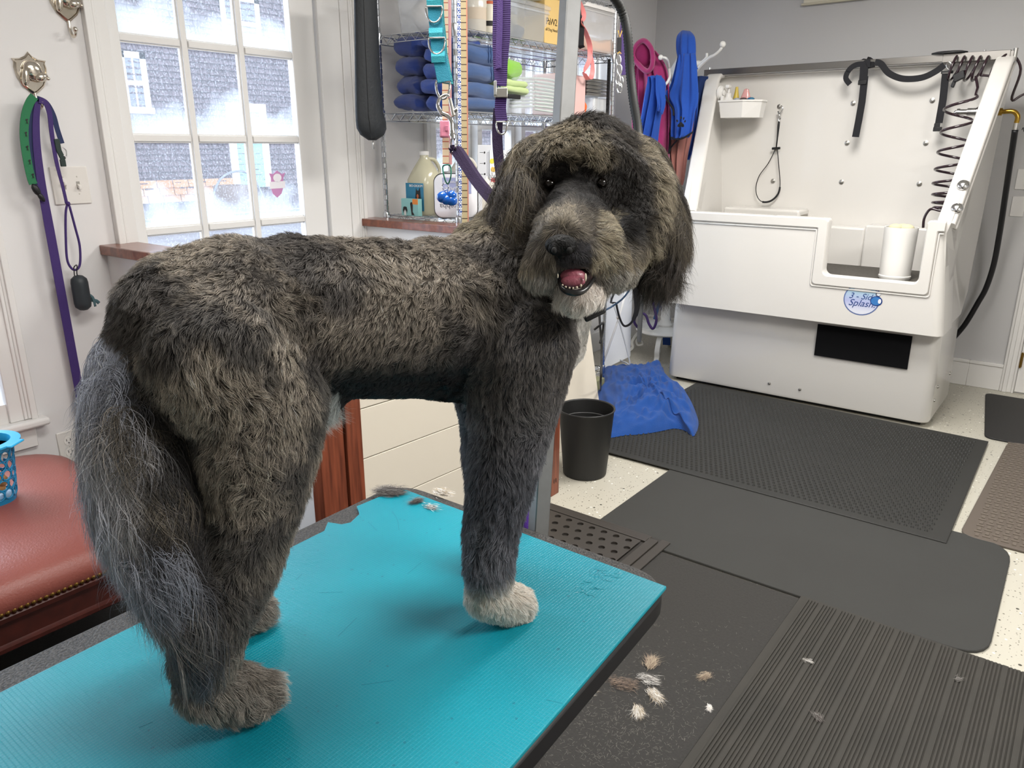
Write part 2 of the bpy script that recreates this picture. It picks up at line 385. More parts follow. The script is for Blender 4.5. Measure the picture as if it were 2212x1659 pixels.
# twin double-hung windows behind the wire rack
w2 = sroot('window_2', (WX, 4.0, 1.0))
for a0, a1 in ((3.17, 3.52), (3.56, 3.94), (3.98, 4.4), (4.44, 4.96)):
    glazed(w2, a0, a1, 1.07, 1.64, 2 if a1-a0 < .4 else 2, 2, WX-.06, .02, .035)
    glazed(w2, a0, a1, 1.60, 2.23, 2, 2, WX-.09, .02, .035)
for yy in (3.54, 3.96, 4.42):
    b = B(); box(b, (WX-.12, yy-.02, 1.05), (WX+.012, yy+.02, 2.25)); link('mullion', b, M_trim, w2, bevel=.003)
link('casing', casing(None, 3.085, 3.165, 1.0, 2.3, -1), M_trim, w2, bevel=.003)
link('casing', casing(None, 4.965, 5.045, 1.0, 2.3, 1), M_trim, w2, bevel=.003)
b = B(); box(b, (WX-.05, 3.05, 1.02), (WX+.06, 5.08, 1.05)); link('window_sill', b, M_trim, w2, bevel=.006)
# back door at the right edge of the view
d2 = sroot('door_2', (0.1, BY, 0))
b = B()
for xa, xb, o_ in ((-.34, -.26, .022), (-.325, -.30, .032), (-.275, -.262, .03)): box(b, (xa, BY-o_, 0), (xb, BY, 2.15))
link('casing', b, M_trim, d2, bevel=.003)
b = B(); box(b, (-.258, BY-.012, .01), (.7, BY, 2.12)); link('door_leaf', b, M_trim, d2)
for pz0, pz1 in ((.25, .85), (1.0, 1.95)):
    b = B(); box(b, (-.12, BY-.02, pz0), (.55, BY-.012, pz1)); link('door_panel', b, M_trim, d2, bevel=.006)
for hz in (.22, 1.1, 1.9):
    b = B(); box(b, (-.262, BY-.02, hz-.045), (-.245, BY-.012, hz+.045)); cyl(b, (-.253, BY-.022, hz-.05), (-.253, BY-.022, hz+.05), .005); link('hinge', b, mat('brass', '9a7a3a', .3, 1), d2)
# low partitions with cherry caps, on both sides of the entry
pt = sroot('wall_partition', (-2.35, 1.4, 0))
b = B(); box(b, (WX, 1.352, 0), (-1.80, 1.445, 1.12)); link('partition_body', b, M_wall, pt)
b = B(); prism(b, [(WX, 1.33, 1.12), (-1.74, 1.33, 1.12), (-1.74, 1.47, 1.12), (WX, 1.47, 1.12)], (0, 0, .036)); link('cap', b, M_woodh, pt, bevel=.003)
b = B(); box(b, (-1.80, 1.335, 0), (-1.75, 1.43, 1.12)); link('end_post', b, M_woodv, pt, bevel=.002)
pt2 = sroot('wall_partition', (-2.35, 2.66, 0))
b = B(); box(b, (WX, 2.625, 0), (-1.80, 2.70, 1.13)); link('partition_body', b, M_wall, pt2)
b = B(); prism(b, [(WX, 2.60, 1.13), (-1.74, 2.60, 1.13), (-1.74, 2.71, 1.13), (WX, 2.71, 1.13)], (0, 0, .036)); link('cap', b, M_woodh, pt2, bevel=.003)
b = B(); box(b, (-1.80, 2.58, 0), (-1.75, 2.64, 1.13)); link('end_post', b, M_woodv, pt2, bevel=.002)
b = B()
for yy in (2.60, 2.615): lathe(b, (-1.7495, yy, .07), [(0, 0), (.0045, 0), (.0045, .0005)], 8, axis=(1, 0, 0), sx=.6, sy=2.6)
link('screw_slot', b, M_black, pt2)
# shiplap gate between them
gt = thing('entry_gate', 'low cream shiplap gate with a cherry stile closing the gap between two half walls', 'gate', (-1.77, 2.0, 0))
b = B(); box(b, (-1.80, 1.437, .03), (-1.745, 1.50, 1.08)); link('stile', b, M_woodv, gt, bevel=.002)
b = B(); box(b, (-1.80, 2.52, .03), (-1.765, 2.575, 1.08)); link('stile', b, M_woodv, gt, bevel=.002)
zs = [.03, .19, .37, .545, .715, .89, 1.08]
for k, (z0, z1) in enumerate(zip(zs, zs[1:])):
    b = B(); dz = .035
    prism(b, [(-1.765, 1.50, z0+.0015), (-1.765, 2.572, z0+.0015-dz*(k > 0)), (-1.765, 2.572, z1-.0015-dz), (-1.765, 1.50, z1-.0015)], (.015, 0, 0))
    link('board', b, M_board, gt, bevel=.0015)
b = B(); box(b, (-1.80, 1.50, .0), (-1.768, 2.572, 1.0)); link('backing', b, M_black if False else mat('gate_backing_taupe', '6d665c', .8), gt)  # darker taupe sheet behind the boards

# ---------------------------------------------------------------- street outside
ST = -17.0
M_sh = mat('weathered_shingle', '857a82', .9, noise=(9, 1, (1, 3, .4)), c2='54494e')
hs = thing('shingled_house', 'grey weathered shingle house across the street seen through the panes', 'house', (ST, 16, 0))
b = B(); box(b, (ST-.6, 2, 0), (ST-.03, 34, 9)); link('wall', b, M_sh, hs)
vs = []; fs = []
rr = random.Random(3)
z = .62; row = 0
while z < 6.4:
    y = 3+rr.random()*.1
    while y < 32:
        wd = .09+rr.random()*.09; dz = rr.random()*.010; o_ = rr.random()*.02
        i = len(vs)
        x0 = ST+.03+o_
        vs += [(x0, y, z-dz), (x0, y+wd-.008, z-dz), (ST-.02, y+wd-.008, z+.15), (ST-.02, y, z+.15), (ST-.03, y, z-dz), (ST-.03, y+wd-.008, z-dz)]
        fs += [(i, i+1, i+2, i+3), (i, i+4, i+5, i+1), (i, i+3, i+4), (i+1, i+5, i+2)]
        y += wd
    z += .125; row += 1
me = bpy.data.meshes.new('shingles'); me.from_pydata([(a-ST, c-16, d_) for a, c, d_ in vs], [], fs); me.materials.append(M_sh)
o = bpy.data.objects.new('shingles', me); COL.objects.link(o); o.parent = hs; o['kind'] = 'stuff'
M_cream = mat('white_exterior_trim', 'f2f2f2', .6)
M_dkgl = mat('house_window_glass', '8f97a6', .1)
for (xa, ya, xb, yb) in ((262, 112, 320, 245), (478, -10, 562, 110)):
    pa = at(xa, (ya+yb)/2, X=ST+.03); pb = at(xb, (ya+yb)/2, X=ST+.03); za = at((xa+xb)/2, ya, X=ST+.03).z; zb = at((xa+xb)/2, yb, X=ST+.03).z
    y0, y1 = pa.y, pb.y; wd = .13
    b = B(); box(b, (ST-.02, y0, zb), (ST+.05, y0+wd, za)); box(b, (ST-.02, y1-wd, zb), (ST+.05, y1, za)); box(b, (ST-.02, y0, za-wd), (ST+.05, y1, za)); box(b, (ST-.02, y0-.05, zb), (ST+.07, y1+.05, zb+wd))
    zm = (za+zb)/2; box(b, (ST-.02, y0, zm-.05), (ST+.045, y1, zm+.05))
    ym = (y0+y1)/2; box(b, (ST-.02, ym-.02, zb), (ST+.04, ym+.02, za))
    f = link('window_frame', b, M_cream, hs)
    b = B(); box(b, (ST-.02, y0, zb), (ST+.03, y1, za)); link('window_pane', b, M_dkgl, hs, parent=f)
pa = at(505, 320, X=ST+.03); pb = at(572, 320, X=ST+.03); za = at(540, 235, X=ST+.03).z; zb = at(540, 405, X=ST+.03).z
b = B(); box(b, (ST-.02, pa.y-.12, zb), (ST+.05, pa.y+.08, za+.1)); box(b, (ST-.02, pb.y-.08, zb), (ST+.05, pb.y+.12, za+.1)); box(b, (ST-.02, pa.y-.12, za-.08), (ST+.06, pb.y+.12, za+.12)); link('door_frame', b, M_cream, hs)
b = B(); box(b, (ST-.02, pa.y, zb), (ST+.04, pb.y, za)); dleaf = link('front_door', b, mat('aqua_paint', '9fd0d6', .5), hs)
b = B(); box(b, (ST+.03, pa.y+.25, za-.75), (ST+.045, pb.y-.25, za-.2)); link('door_light', b, M_dkgl, hs, parent=dleaf)
# lower band of fresh orange shingles, each a piece
M_or = [mat('new_cedar_shingle', 'd2a27c', .8), mat('new_cedar_shingle_light', 'deb794', .8), mat('new_cedar_shingle_pale', 'c9936a', .8)]
zz0 = at(400, 435, X=ST+.05).z; zz1 = at(400, 388, X=ST+.05).z; yA = at(265, 410, X=ST+.05).y; yB = at(500, 410, X=ST+.05).y
rows = 3; rh = (zz1-zz0)/rows
for r_ in range(rows):
    y = yA+rr.random()*.2
    while y < yB:
        wd = .28+rr.random()*.14; b = B(); prism(b, [(ST+.06, y, zz0+rh*r_), (ST+.06, y+wd-.02, zz0+rh*r_), (ST+.03, y+wd-.02, zz0+rh*(r_+1)), (ST+.03, y, zz0+rh*(r_+1))], (-.05, 0, 0))
        link('shingle', b, rr.choice(M_or), hs); y += wd
gz = zz0-.02
CX_ = at(400, 441, Z=gz-.35).x
b = B(); prism(b, [(ST-1, -10, gz), (CX_, -10, gz-.35), (CX_, 45, gz-.35), (ST-1, 45, gz)], (0, 0, -.1)); tag(link('sidewalk_ground', b, mat('snowy_ground', 'a8a0a2', .8, noise=(3, .8), c2='8f807f')), 'pale snowy strip of ground in front of the shingled house', 'ground')
b = B(); prism(b, [(CX_, -10, gz-.34), (WX-.3, -10, gz-.6), (WX-.3, 45, gz-.6), (CX_, 45, gz-.34)], (0, 0, -.1)); tag(link('street', b, mat('wet_street', '8e8e98', .5, noise=(2, .7), c2='b4b4bc')), 'wet pale street outside the windows', 'street')
b = B(); box(b, (CX_-.05, -10, gz-.42), (CX_+1.2, 45, gz-.22)); tag(link('brick_curb', b, mat('pink_brick', 'b5827c', .8, noise=(9, .8), c2='e0bcb5')), 'pinkish brick curb along the street outside', 'curb')
pc = at(500, 412, X=ST+1.2)
b = B(); lathe(b, (pc.x, pc.y, gz-.1), [(.34, 0), (.42, .25), (.36, .5), (.30, .5), (.3, .42), (0, .42)], 18); solo('garden_barrel', b, mat('old_barrel_wood', '8f7f78', .9), 'weathered brown barrel standing before the shingled house by its door', 'barrel', smooth=40)
tb_ = B(); tube(tb_, smooth_path([(pc.x+.4, pc.y-1.0, gz-.5), (pc.x+.4, pc.y-.5, gz+.55), (pc.x+.4, pc.y+.3, gz+.6), (pc.x+.4, pc.y+.7, gz-.5)], 6), .025, 6); solo('bent_hose', tb_, M_dkgl, 'thin arched hose in front of the weathered barrel outside', 'hose')

# ---------------------------------------------------------------- floor mats
M_matg = mat('grey_foam_mat', '343432', .85, noise=(3, .35), c2='2f2e2c', bump=(400, .25))
M_matd = mat('dark_felt_mat', '302f2d', .95, noise=(120, .5), c2='3a3836', bump=(300, .5))
M_matb = mat('brown_ribbed_rubber', '302e2a', .8, noise=(5, .6), c2='3a3732')
M_stud = mat('black_studded_rubber', '272725', .65, noise=(4, .4), c2='2d2c2a')
def flat(name, pts, z0, z1, m, label, rad=0, bevel=.003):
    if rad:
        out = []; n = len(pts)
        for i, p in enumerate(pts):
            r_ = rad[i] if isinstance(rad, (list, tuple)) else rad
            p = Vector(p); a = (Vector(pts[i-1])-p).normalized(); c = (Vector(pts[(i+1) % n])-p).normalized()
            if r_ <= 0: out.append(p); continue
            for k in range(7):
                t = k/6; out.append((p+a*r_)*(1-t)**2+p*2*t*(1-t)+(p+c*r_)*t*t)
        pts = out
    b = B(); prism(b, [(p[0], p[1], z0) for p in pts], (0, 0, z1-z0))
    return solo(name, b, m, label, 'mat', bevel=bevel)
m2 = flat('foam_mat', [(-1.455, 3.3), (-1.455, 2.44), (-.04, 2.44), (-.05, 3.30)], .0, .011, M_matg, 'smooth grey floor mat lying partly under the studded mat by the tub', rad=[0, 0, .12, .14])
m3 = flat('felt_mat', [(-2.55, 2.43), (-2.55, -.9), (-.60, -.9), (-.60, 2.43)], .0, .008, M_matd, 'dark fibrous mat under the grooming table scattered with clipped hair')
flat('rubber_mat', [(-.30, 4.60), (-.40, 5.50), (.75, 5.50), (.75, 4.60)][::-1], 0, .01, M_blackrub, 'plain black mat on the floor right of the tub before the door', rad=.05)
bm_ = thing('woven_mat', 'brownish basket weave mat with rounded corner at the right edge of the room', 'mat', (.4, 3.9, 0))
def rpoly(pts, r_):
    out = []; n = len(pts)
    for i, p in enumerate(pts):
        p = Vector(p); a = (Vector(pts[i-1])-p).normalized(); c = (Vector(pts[(i+1) % n])-p).normalized()
        for k in range(7): t = k/6; out.append((p+a*r_)*(1-t)**2+p*2*t*(1-t)+(p+c*r_)*t*t)
    return out
b = B(); prism(b, [(p.x, p.y, 0) for p in rpoly([(-.235, 3.28), (.9, 3.28), (.9, 4.60), (-.19, 4.60)], .07)], (0, 0, .012)); link('mat_base', b, mat('brown_vinyl_mat', '5a5149', .65), bm_, bevel=.004)
b = B(); k = 0
for i in range(34):
    for j in range(40):
        x = -.19+i*.032; y = 3.31+j*.032
        if (i+j) % 2: box(b, (x, y, .011), (x+.027, y+.014, .0145))
        else: box(b, (x+.007, y-.007, .011), (x+.02, y+.02, .0145))
o = link('weave', b, mat('brown_vinyl_weave', '625950', .6), bm_); o['kind'] = 'stuff'
# studded scraper mat in front of the tub
sm = thing('studded_mat', 'large black studded rubber mat along the front of the tub', 'mat', (-1.0, 3.8, 0))
b = B(); prism(b, [(-1.95, 3.16, .011), (-.262, 3.16, .011), (-.272, 4.515, .011), (-1.95, 4.56, .011)], (0, 0, .006)); link('mat_base', b, M_stud, sm, bevel=.003)
vs = []; fs = []
ny = 46; nx = 62
for i in range(nx):
    for j in range(ny):
        x = -1.90+i*.0255+(.0127 if j % 2 else 0); y = 3.215+j*.0275
        if x > -.325: continue
        n0 = len(vs); r_ = .0075
        for q in range(6): vs.append((x+r_*math.cos(q*PI/3), y+r_*math.sin(q*PI/3), .017))
        for q in range(6): vs.append((x+r_*.55*math.cos(q*PI/3), y+.002+r_*.55*math.sin(q*PI/3), .0245))
        for q in range(6): fs.append((n0+q, n0+(q+1) % 6, n0+6+(q+1) % 6, n0+6+q))
        fs.append(tuple(n0+6+q for q in range(6)))
me = bpy.data.meshes.new('stud'); me.from_pydata([(a+1.0, c-3.8, d_) for a, c, d_ in vs], [], fs); me.materials.append(M_stud)
o = bpy.data.objects.new('studs', me); COL.objects.link(o); o.parent = sm; o['kind'] = 'stuff'
# ribbed runner
rm = thing('ribbed_mat', 'long brown-black ribbed rubber runner in the lower right of the floor', 'mat', (0, 1.6, 0))
b = B(); prism(b, [(-.60, 0.3, .008), (.9, .3, .008), (.9, 2.42, .008), (-.60, 2.445, .008)], (0, 0, .004)); link('mat_base', b, M_matb, rm)
b = B(); x = -.575; k = 0
while x < .88:
    wide = k % 5 == 4; wd = .015 if wide else .0055
    box(b, (x, .3, .0115), (x+wd, 2.43, .0165)); x += wd+.0045; k += 1
o = link('ribs', b, M_matb, rm); o['kind'] = 'stuff'
# drainage mat with round holes
dm = thing('drainage_mat', 'black rubber drainage mat pierced by rows of round holes beside the table', 'mat', (-1.6, 2.2, 0))
b = B(); prism(b, [(-2.3, 1.55, .009), (-1.125, 1.55, .009), (-1.125, 2.50, .009), (-2.3, 2.50, .009)], (0, 0, .006)); link('mat_base', b, mat('black_drain_rubber', '2c2926', .55), dm, bevel=.003)
M_drain = mat('drain_grid_rubber', '37332f', .5)
b = B(); cs = .056; x0, y0 = -2.20, 1.62
for i in range(18):
    for j in range(15):
        cx_ = x0+i*cs; cy_ = y0+j*cs
        if cx_ > -1.20: continue
        hl = cs/2; hr = .0135; z1 = .024; ring = []; sq = []
        for q in range(16):
            a = q*PI/8; c_, s_ = math.cos(a), math.sin(a); m_ = hl/max(abs(c_), abs(s_))
            ox = (.012 if j % 2 else -.012)
            sq.append(b.verts.new((cx_+c_*m_, cy_+s_*m_, z1))); ring.append((b.verts.new((cx_+ox+c_*hr, cy_+s_*hr, z1)), b.verts.new((cx_+ox+c_*hr, cy_+s_*hr, .0152))))
        for q in range(16):
            r2 = (q+1) % 16; b.faces.new((sq[q], sq[r2], ring[r2][0], ring[q][0])); b.faces.new((ring[q][0], ring[r2][0], ring[r2][1], ring[q][1]))
bmesh.ops.remove_doubles(b, verts=b.verts, dist=1e-5)
link('perforated_top', b, M_drain, dm)
b = B()
for lo, hi in (((-2.3, 2.44, .015), (-1.205, 2.472, .0235)), ((-2.3, 2.474, .015), (-1.205, 2.50, .018)), ((-1.204, 1.55, .015), (-1.165, 2.472, .0235)), ((-1.163, 1.55, .015), (-1.125, 2.50, .018))): box(b, lo, hi)
link('beveled_border', b, M_drain, dm, bevel=.003)
b = B()
for j in range(14): box(b, (-2.2, y0+.028+j*cs-.001, .0151), (-1.2, y0+.028+j*cs+.001, .0155))
b.free()

# ---------------------------------------------------------------- grooming table
TZ = .80
tb = thing('grooming_table', 'black grooming table with rounded pebbled top that the dog stands on', 'table', (-.78, .55, 0))
M_peb = mat('pebbled_black_top', '1d1d1f', .55, noise=(260, .6), c2='5d5a55', bump=(260, .8))
c4 = [(-1.12, 1.10), (-.475, 1.10), (-.415, -.1), (-1.10, -.1)]
tp = rpoly([(-1.135, 1.075), (-1.125, -.10), (-.410, -.10), (-.478, 1.075)], .075)
b = B(); prism(b, [(p.x, p.y, TZ-.034) for p in tp], (0, 0, .027)); link('table_top', b, M_peb, tb, bevel=.004)
b = B(); pr = rpoly([(-1.14, 1.08), (-1.13, -.105), (-.404, -.105), (-.473, 1.08)], .078); prism(b, [(p.x, p.y, TZ-.050) for p in pr], (0, 0, .036)); link('edge_trim', b, M_black, tb, bevel=.004)
b = B(); box(b, (-1.0, .05, TZ-.09), (-.58, .95, TZ-.04)); link('under_frame', b, M_black, tb, bevel=.004)
b = B(); box(b, (-.60, .36, TZ-.34), (-.475, .62, TZ-.052)); link('power_box', b, M_black, tb, bevel=.006)
b = B(); box(b, (-.86, .4, .06), (-.70, .62, TZ-.09)); link('lift_column', b, M_black, tb, bevel=.006)
b = B(); box(b, (-1.05, .05, .009), (-.52, 1.0, .06)); link('floor_base', b, M_black, tb, bevel=.01)
# teal mat with its notch
def teal_mat():
    m = mat('teal_rubber', '0e8fa1', .34, spec=.5, noise=(2.2, .7), c2='0b7688'); nt = m.node_tree; bs = nt.nodes['Principled BSDF']
    tc = nt.nodes.new('ShaderNodeTexCoord'); sp = nt.nodes.new('ShaderNodeSeparateXYZ'); nt.links.new(tc.outputs['Object'], sp.inputs[0])
    hs_ = []
    for ax in (0, 1):
        a = nt.nodes.new('ShaderNodeMath'); a.operation = 'MULTIPLY'; a.inputs[1].default_value = 2*PI/.0052; nt.links.new(sp.outputs[ax], a.inputs[0])
        s = nt.nodes.new('ShaderNodeMath'); s.operation = 'SINE'; nt.links.new(a.outputs[0], s.inputs[0])
        g = nt.nodes.new('ShaderNodeMath'); g.operation = 'MAXIMUM'; g.inputs[1].default_value = .55; nt.links.new(s.outputs[0], g.inputs[0]); hs_.append(g)
    mx = nt.nodes.new('ShaderNodeMath'); mx.operation = 'MAXIMUM'; nt.links.new(hs_[0].outputs[0], mx.inputs[0]); nt.links.new(hs_[1].outputs[0], mx.inputs[1])
    # nicks: small sparse pits
    v = nt.nodes.new('ShaderNodeTexVoronoi'); v.inputs['Scale'].default_value = 42; nt.links.new(tc.outputs['Object'], v.inputs[0])
    n = nt.nodes.new('ShaderNodeTexNoise'); n.inputs['Scale'].default_value = 90; nt.links.new(tc.outputs['Object'], n.inputs[0])
    ad = nt.nodes.new('ShaderNodeMath'); ad.operation = 'MULTIPLY_ADD'; ad.inputs[1].default_value = .30; nt.links.new(n.outputs[0], ad.inputs[0]); nt.links.new(v.outputs['Distance'], ad.inputs[2])
    pit = nt.nodes.new('ShaderNodeMath'); pit.operation = 'LESS_THAN'; pit.inputs[1].default_value = .225; nt.links.new(ad.outputs[0], pit.inputs[0])
    mp = nt.nodes.new('ShaderNodeMath'); mp.operation = 'MULTIPLY_ADD'; mp.inputs[1].default_value = -2.2; nt.links.new(pit.outputs[0], mp.inputs[0]); nt.links.new(mx.outputs[0], mp.inputs[2])
    bp = nt.nodes.new('ShaderNodeBump'); bp.inputs['Strength'].default_value = .7; bp.inputs['Distance'].default_value = .0008
    nt.links.new(mp.outputs[0], bp.inputs['Height']); nt.links.new(bp.outputs[0], bs.inputs['Normal'])
    src = bs.inputs['Base Color'].links[0].from_socket
    cx_ = nt.nodes.new('ShaderNodeMix'); cx_.data_type = 'RGBA'; cx_.inputs[7].default_value = hx('15667a'); nt.links.new(src, cx_.inputs[6])
    ml = nt.nodes.new('ShaderNodeMath'); ml.operation = 'MULTIPLY'; ml.inputs[1].default_value = .6; nt.links.new(pit.outputs[0], ml.inputs[0]); nt.links.new(ml.outputs[0], cx_.inputs[0])
    nt.links.new(cx_.outputs[2], bs.inputs['Base Color'])
    return m
tm = thing('rubber_table_mat', 'bright teal rubber mat with a notched corner covering the grooming table', 'mat', (-.78, .55, TZ-.007))
pts = [at(1440, 1266, Z=TZ), at(1100, 1659, Z=TZ)]
pts[0].z = pts[1].z = TZ
ext = pts[1]+(pts[1]-pts[0])*1.15
left = at(0, 1495, Z=TZ); corner = at(735, 1129, Z=TZ); lext = left+(left-corner)*.42
poly = [pts[0], Vector((ext.x, ext.y, TZ)), Vector((lext.x, lext.y, TZ)), corner]
notch = [(708, 1127), (738, 1132), (757, 1128), (776, 1110), (774, 1101), (770, 1093), (785, 1087), (865, 1053)]
for i, (x, y) in enumerate(notch): poly.append(at(x, y, Z=TZ))
poly = [poly[0], poly[1], poly[2]]+[at(706, 1144, Z=TZ) if False else at(700, 1146, Z=TZ)]+poly[4:]
b = B(); prism(b, [(p.x, p.y, TZ-.0068) for p in poly], (0, 0, .0068)); link('mat_sheet', b, teal_mat(), tm, bevel=.0015)
# worn embossed mark near the right corner (lettering worn past reading) and long scratches
b = B(); rr = random.Random(5)
c0 = at(1285, 1262, Z=TZ)
for k in range(26):
    a = c0+Vector((rr.uniform(-.022, .022), rr.uniform(-.05, .05), .0001)); p = [a]
    h_ = rr.random()*6.28
    for j in range(3): h_ += rr.uniform(-1, 1); p.append(p[-1]+Vector((math.cos(h_), math.sin(h_), 0))*.006)
    tube(b, p, .0005, 4)
link('embossed_mark', b, MATS['teal_rubber'], tm)
b = B()
for s in (((1065, 735), (1085, 760), (1090, 795)), ((505, 1350-150), (560, 1190))): pass
for s in (((847, 1105), (858, 1122), (862, 1145)), ((795, 1127), (815, 1147)), ((690, 1281), (740, 1279)), ((730, 1375), (770, 1335)), ((985, 1380), (1030, 1350)), ((780, 1480), (850, 1470)), ((330, 1560), (300, 1572)), ((1180, 1512), (1215, 1520)), ((640, 1252), (652, 1240)), ((880, 1240), (910, 1215))):
    tube(b, smooth_path([at(x, y, Z=TZ-.0002) for x, y in s], 4), .0005, 4)
link('scratches', b, mat('scratch_teal', '126678', .6), tm)  # scratches drawn in a darker teal

# grooming arm: square post clamped to the table's far end, with its crossbar over the dog
ga = thing('leash_bar', 'square steel grooming arm clamped to the far end of the table', 'arm', (-.77, 1.10, TZ-.05))
M_gal = mat('galvanised_steel', '7d7e7e', .5, .6, noise=(30, .35), c2='6c6c6b')
p0 = at(1164, 1128, Z=TZ); p1 = D(1232, 0, 1.42); dr = (p1-p0).normalized(); p1 = p0+dr*1.24
u_ = Vector((math.cos(math.radians(62)), math.sin(math.radians(62)), 0)); v_ = Vector((-u_.y, u_.x, 0))
b = B(); obox(b, (p0-dr*.1+p1)/2, u_*.0155, v_*.0155, (p1-p0+dr*.1)/2); link('post', b, M_gal, ga, bevel=.002)
b = B(); obox(b, p0+Vector((0, .0, -.055)), u_*.022, v_*.022, Vector((0, 0, .022))); link('clamp', b, M_black, ga, bevel=.003)
tl = D(955, 0, 1.34); tl.z = p1.z-.015; hd = (tl-p1); hd.z = 0; hd.normalize()
pe = p1+hd*.42
b = B(); obox(b, (p1+pe)/2, hd*.22, hd.cross(Z1)*.0127, Vector((0, 0, .0127))); link('crossbar', b, M_gal, ga, bevel=.002)
BARZ = p1.z
def bar_pt(x, t):            # the point of a hanging thing, straight below the crossbar
    return D(x, 0, t)

# ---------------------------------------------------------------- things hanging from the arm
# teal collar strip with D rings, then the big snap and the purple loop round the dog's neck
TT = 1.30
def P(x, y, t=TT): return D(x, y, t)
def dring(bm, c, wd, ht, r=.0016, ux=_R, uz=None):
    uz = uz or _U; pts = [c-ux*wd/2+uz*ht*.15]
    for k in range(11): a = PI+PI*k/10; pts.append(c+ux*math.cos(a)*wd/2+uz*math.sin(a)*ht*.85)
    pts.append(c+ux*wd/2+uz*ht*.15); tube(bm, pts, r, 8, closed=True)
tc_ = thing('teal_strap', 'teal webbing strap stitched over silver rings hanging from the grooming arm', 'strap', P(945, 0))
sp_ = smooth_path([P(934, -150), P(937, -40), P(940, 30), P(944, 70), P(947, 110), P(955, 150), P(960, 178)], 6)
b = B(); ribbon(b, sp_, .024, .0045, _R); link('webbing', b, M_teal, tc_, bevel=.001)
b = B(); ribbon(b, [p+_R*.006+_F*.006 for p in sp_], .020, .003, (_R+_F*.8)); link('webbing_back', b, mat('teal_rope_edge', '178a92', .6, bump=(500, .8)), tc_)
for (x, y) in ((938, 22), (944, 90)):
    b = B(); dring(b, P(x, y)-_F*.005, .028, .028); link('ring', b, M_chrome, tc_, smooth=True)
for (x, y) in ((937, 5), (942, 75), (947, 125)):
    b = B(); ribbon(b, [P(x-.5, y-12)-_F*.004, P(x, y)-_F*.0065, P(x+.5, y+12)-_F*.004], .0235, .0015, _R); link('stitched_loop', b, mat('teal_webbing_light', '2fb0c2', .5, bump=(700, .5)), tc_)
b = B(); dring(b, P(957, 182), .024, .030, .0021); link('end_ring', b, M_chrome, tc_, smooth=True)
sn = thing('snap_hook', 'large chrome bolt snap joining the teal strap to the purple neck loop', 'hook', P(962, 230))
b = B(); hk = smooth_path([P(971, 208), P(962, 205), P(950, 213), P(946, 228), P(953, 243), P(966, 250), P(975, 262), P(977, 285)], 6)
tube(b, hk, [.0022+.0018*min(1, i/30) for i in range(len(hk))], 10); link('hook_body', b, M_chrome, sn, smooth=True)
b = B(); cyl(b, P(972, 213), P(980, 250), .0028, .0036); cyl(b, P(981, 240), P(987, 236), .003, .003); link('gate', b, M_steel, sn, smooth=40)
b = B(); cyl(b, P(977, 283), P(979, 300), .0048, .0048); cyl(b, P(977, 289), P(978, 293), .0058, .0058); link('swivel', b, M_chrome, sn, smooth=40)
b = B(); tube(b, [P(975, 300), P(972, 326), P(986, 331), P(982, 300)], .0016, 8, closed=True); link('eye_loop', b, M_chrome, sn, smooth=True)
nl = thing('neck_loop', 'dark purple nylon grooming loop running from the snap to the dog neck', 'loop', P(1000, 370))
pp = smooth_path([P(972, 327), P(982, 324), P(1000, 350, 1.29), P(1025, 388, 1.27), P(1055, 425, 1.24), P(1090, 462, 1.21), P(1125, 500, 1.18)], 6)
b = B(); ribbon(b, pp, .0165, .0022, (_R*.75+_U*.66)); link('webbing', b, M_purpled, nl, bevel=.0005)
b = B(); ribbon(b, [p+_U*.003+_F*.004+_R*.006 for p in pp], .0165, .0022, (_R*.6+_U*.5+_F*.6)); link('webbing_back', b, M_purpled, nl)
# purple strap with buckle
ps = thing('purple_strap', 'wide purple nylon strap with silver cam buckle and ring hanging from the arm', 'strap', P(1080, 0, 1.2))
M_pur2 = mat('purple_ribbed_webbing', '45296f', .7)
nt = M_pur2.node_tree; tc = nt.nodes.new('ShaderNodeTexCoord'); wv = nt.nodes.new('ShaderNodeTexWave'); wv.bands_direction = 'Z'; wv.inputs['Scale'].default_value = 110
nt.links.new(tc.outputs['Object'], wv.inputs[0]); bp = nt.nodes.new('ShaderNodeBump'); bp.inputs['Strength'].default_value = .9; bp.inputs['Distance'].default_value = .002
nt.links.new(wv.outputs['Fac'], bp.inputs['Height']); nt.links.new(bp.outputs[0], nt.nodes['Principled BSDF'].inputs['Normal'])
T2 = 1.2
pth = smooth_path([P(1084, -160, T2), P(1084, 0, T2), P(1083, 70, T2), P(1081, 130, T2), P(1082, 185, T2)], 6)
wds = [.0265]*len(pth)
for i in range(len(pth)):
    f = i/(len(pth)-1); wds[i] = .028-.010*max(0, (f-.55)/.45)
b = B(); ribbon(b, pth, wds, .003, _R+_F*.25); link('webbing', b, M_pur2, ps)
b = B(); ribbon(b, [p-_R*.004-_F*.004 for p in pth[:-4]], .012, .003, _R-_F*.6); link('webbing_fold', b, mat('purple_light_webbing', '573c85', .6, bump=(700, .5)), ps)
b = B(); obox(b, P(1083, 203, T2)-_F*.003, _R*.010, _U*.0075, _F*.0035); link('buckle_plate', b, M_steel, ps, bevel=.001)
b = B(); obox(b, P(1070, 194, T2)-_F*.004, _R*.0024+_U*.0003, _U*.0115, _F*.0045); link('cam_lever', b, mat('pale_grey_metal', 'a9aaa8', .4, .6), ps, bevel=.001)
lp = smooth_path([P(1083, 205, T2), P(1081, 235, T2), P(1084, 262, T2)], 6)
b = B(); ribbon(b, lp, .018, .004, _R); link('webbing_end', b, M_pur2, ps)
b = B(); dring(b, P(1084, 268, T2)-_F*.002, .0175, .020, .0014); link('ring', b, M_chrome, ps, smooth=True)
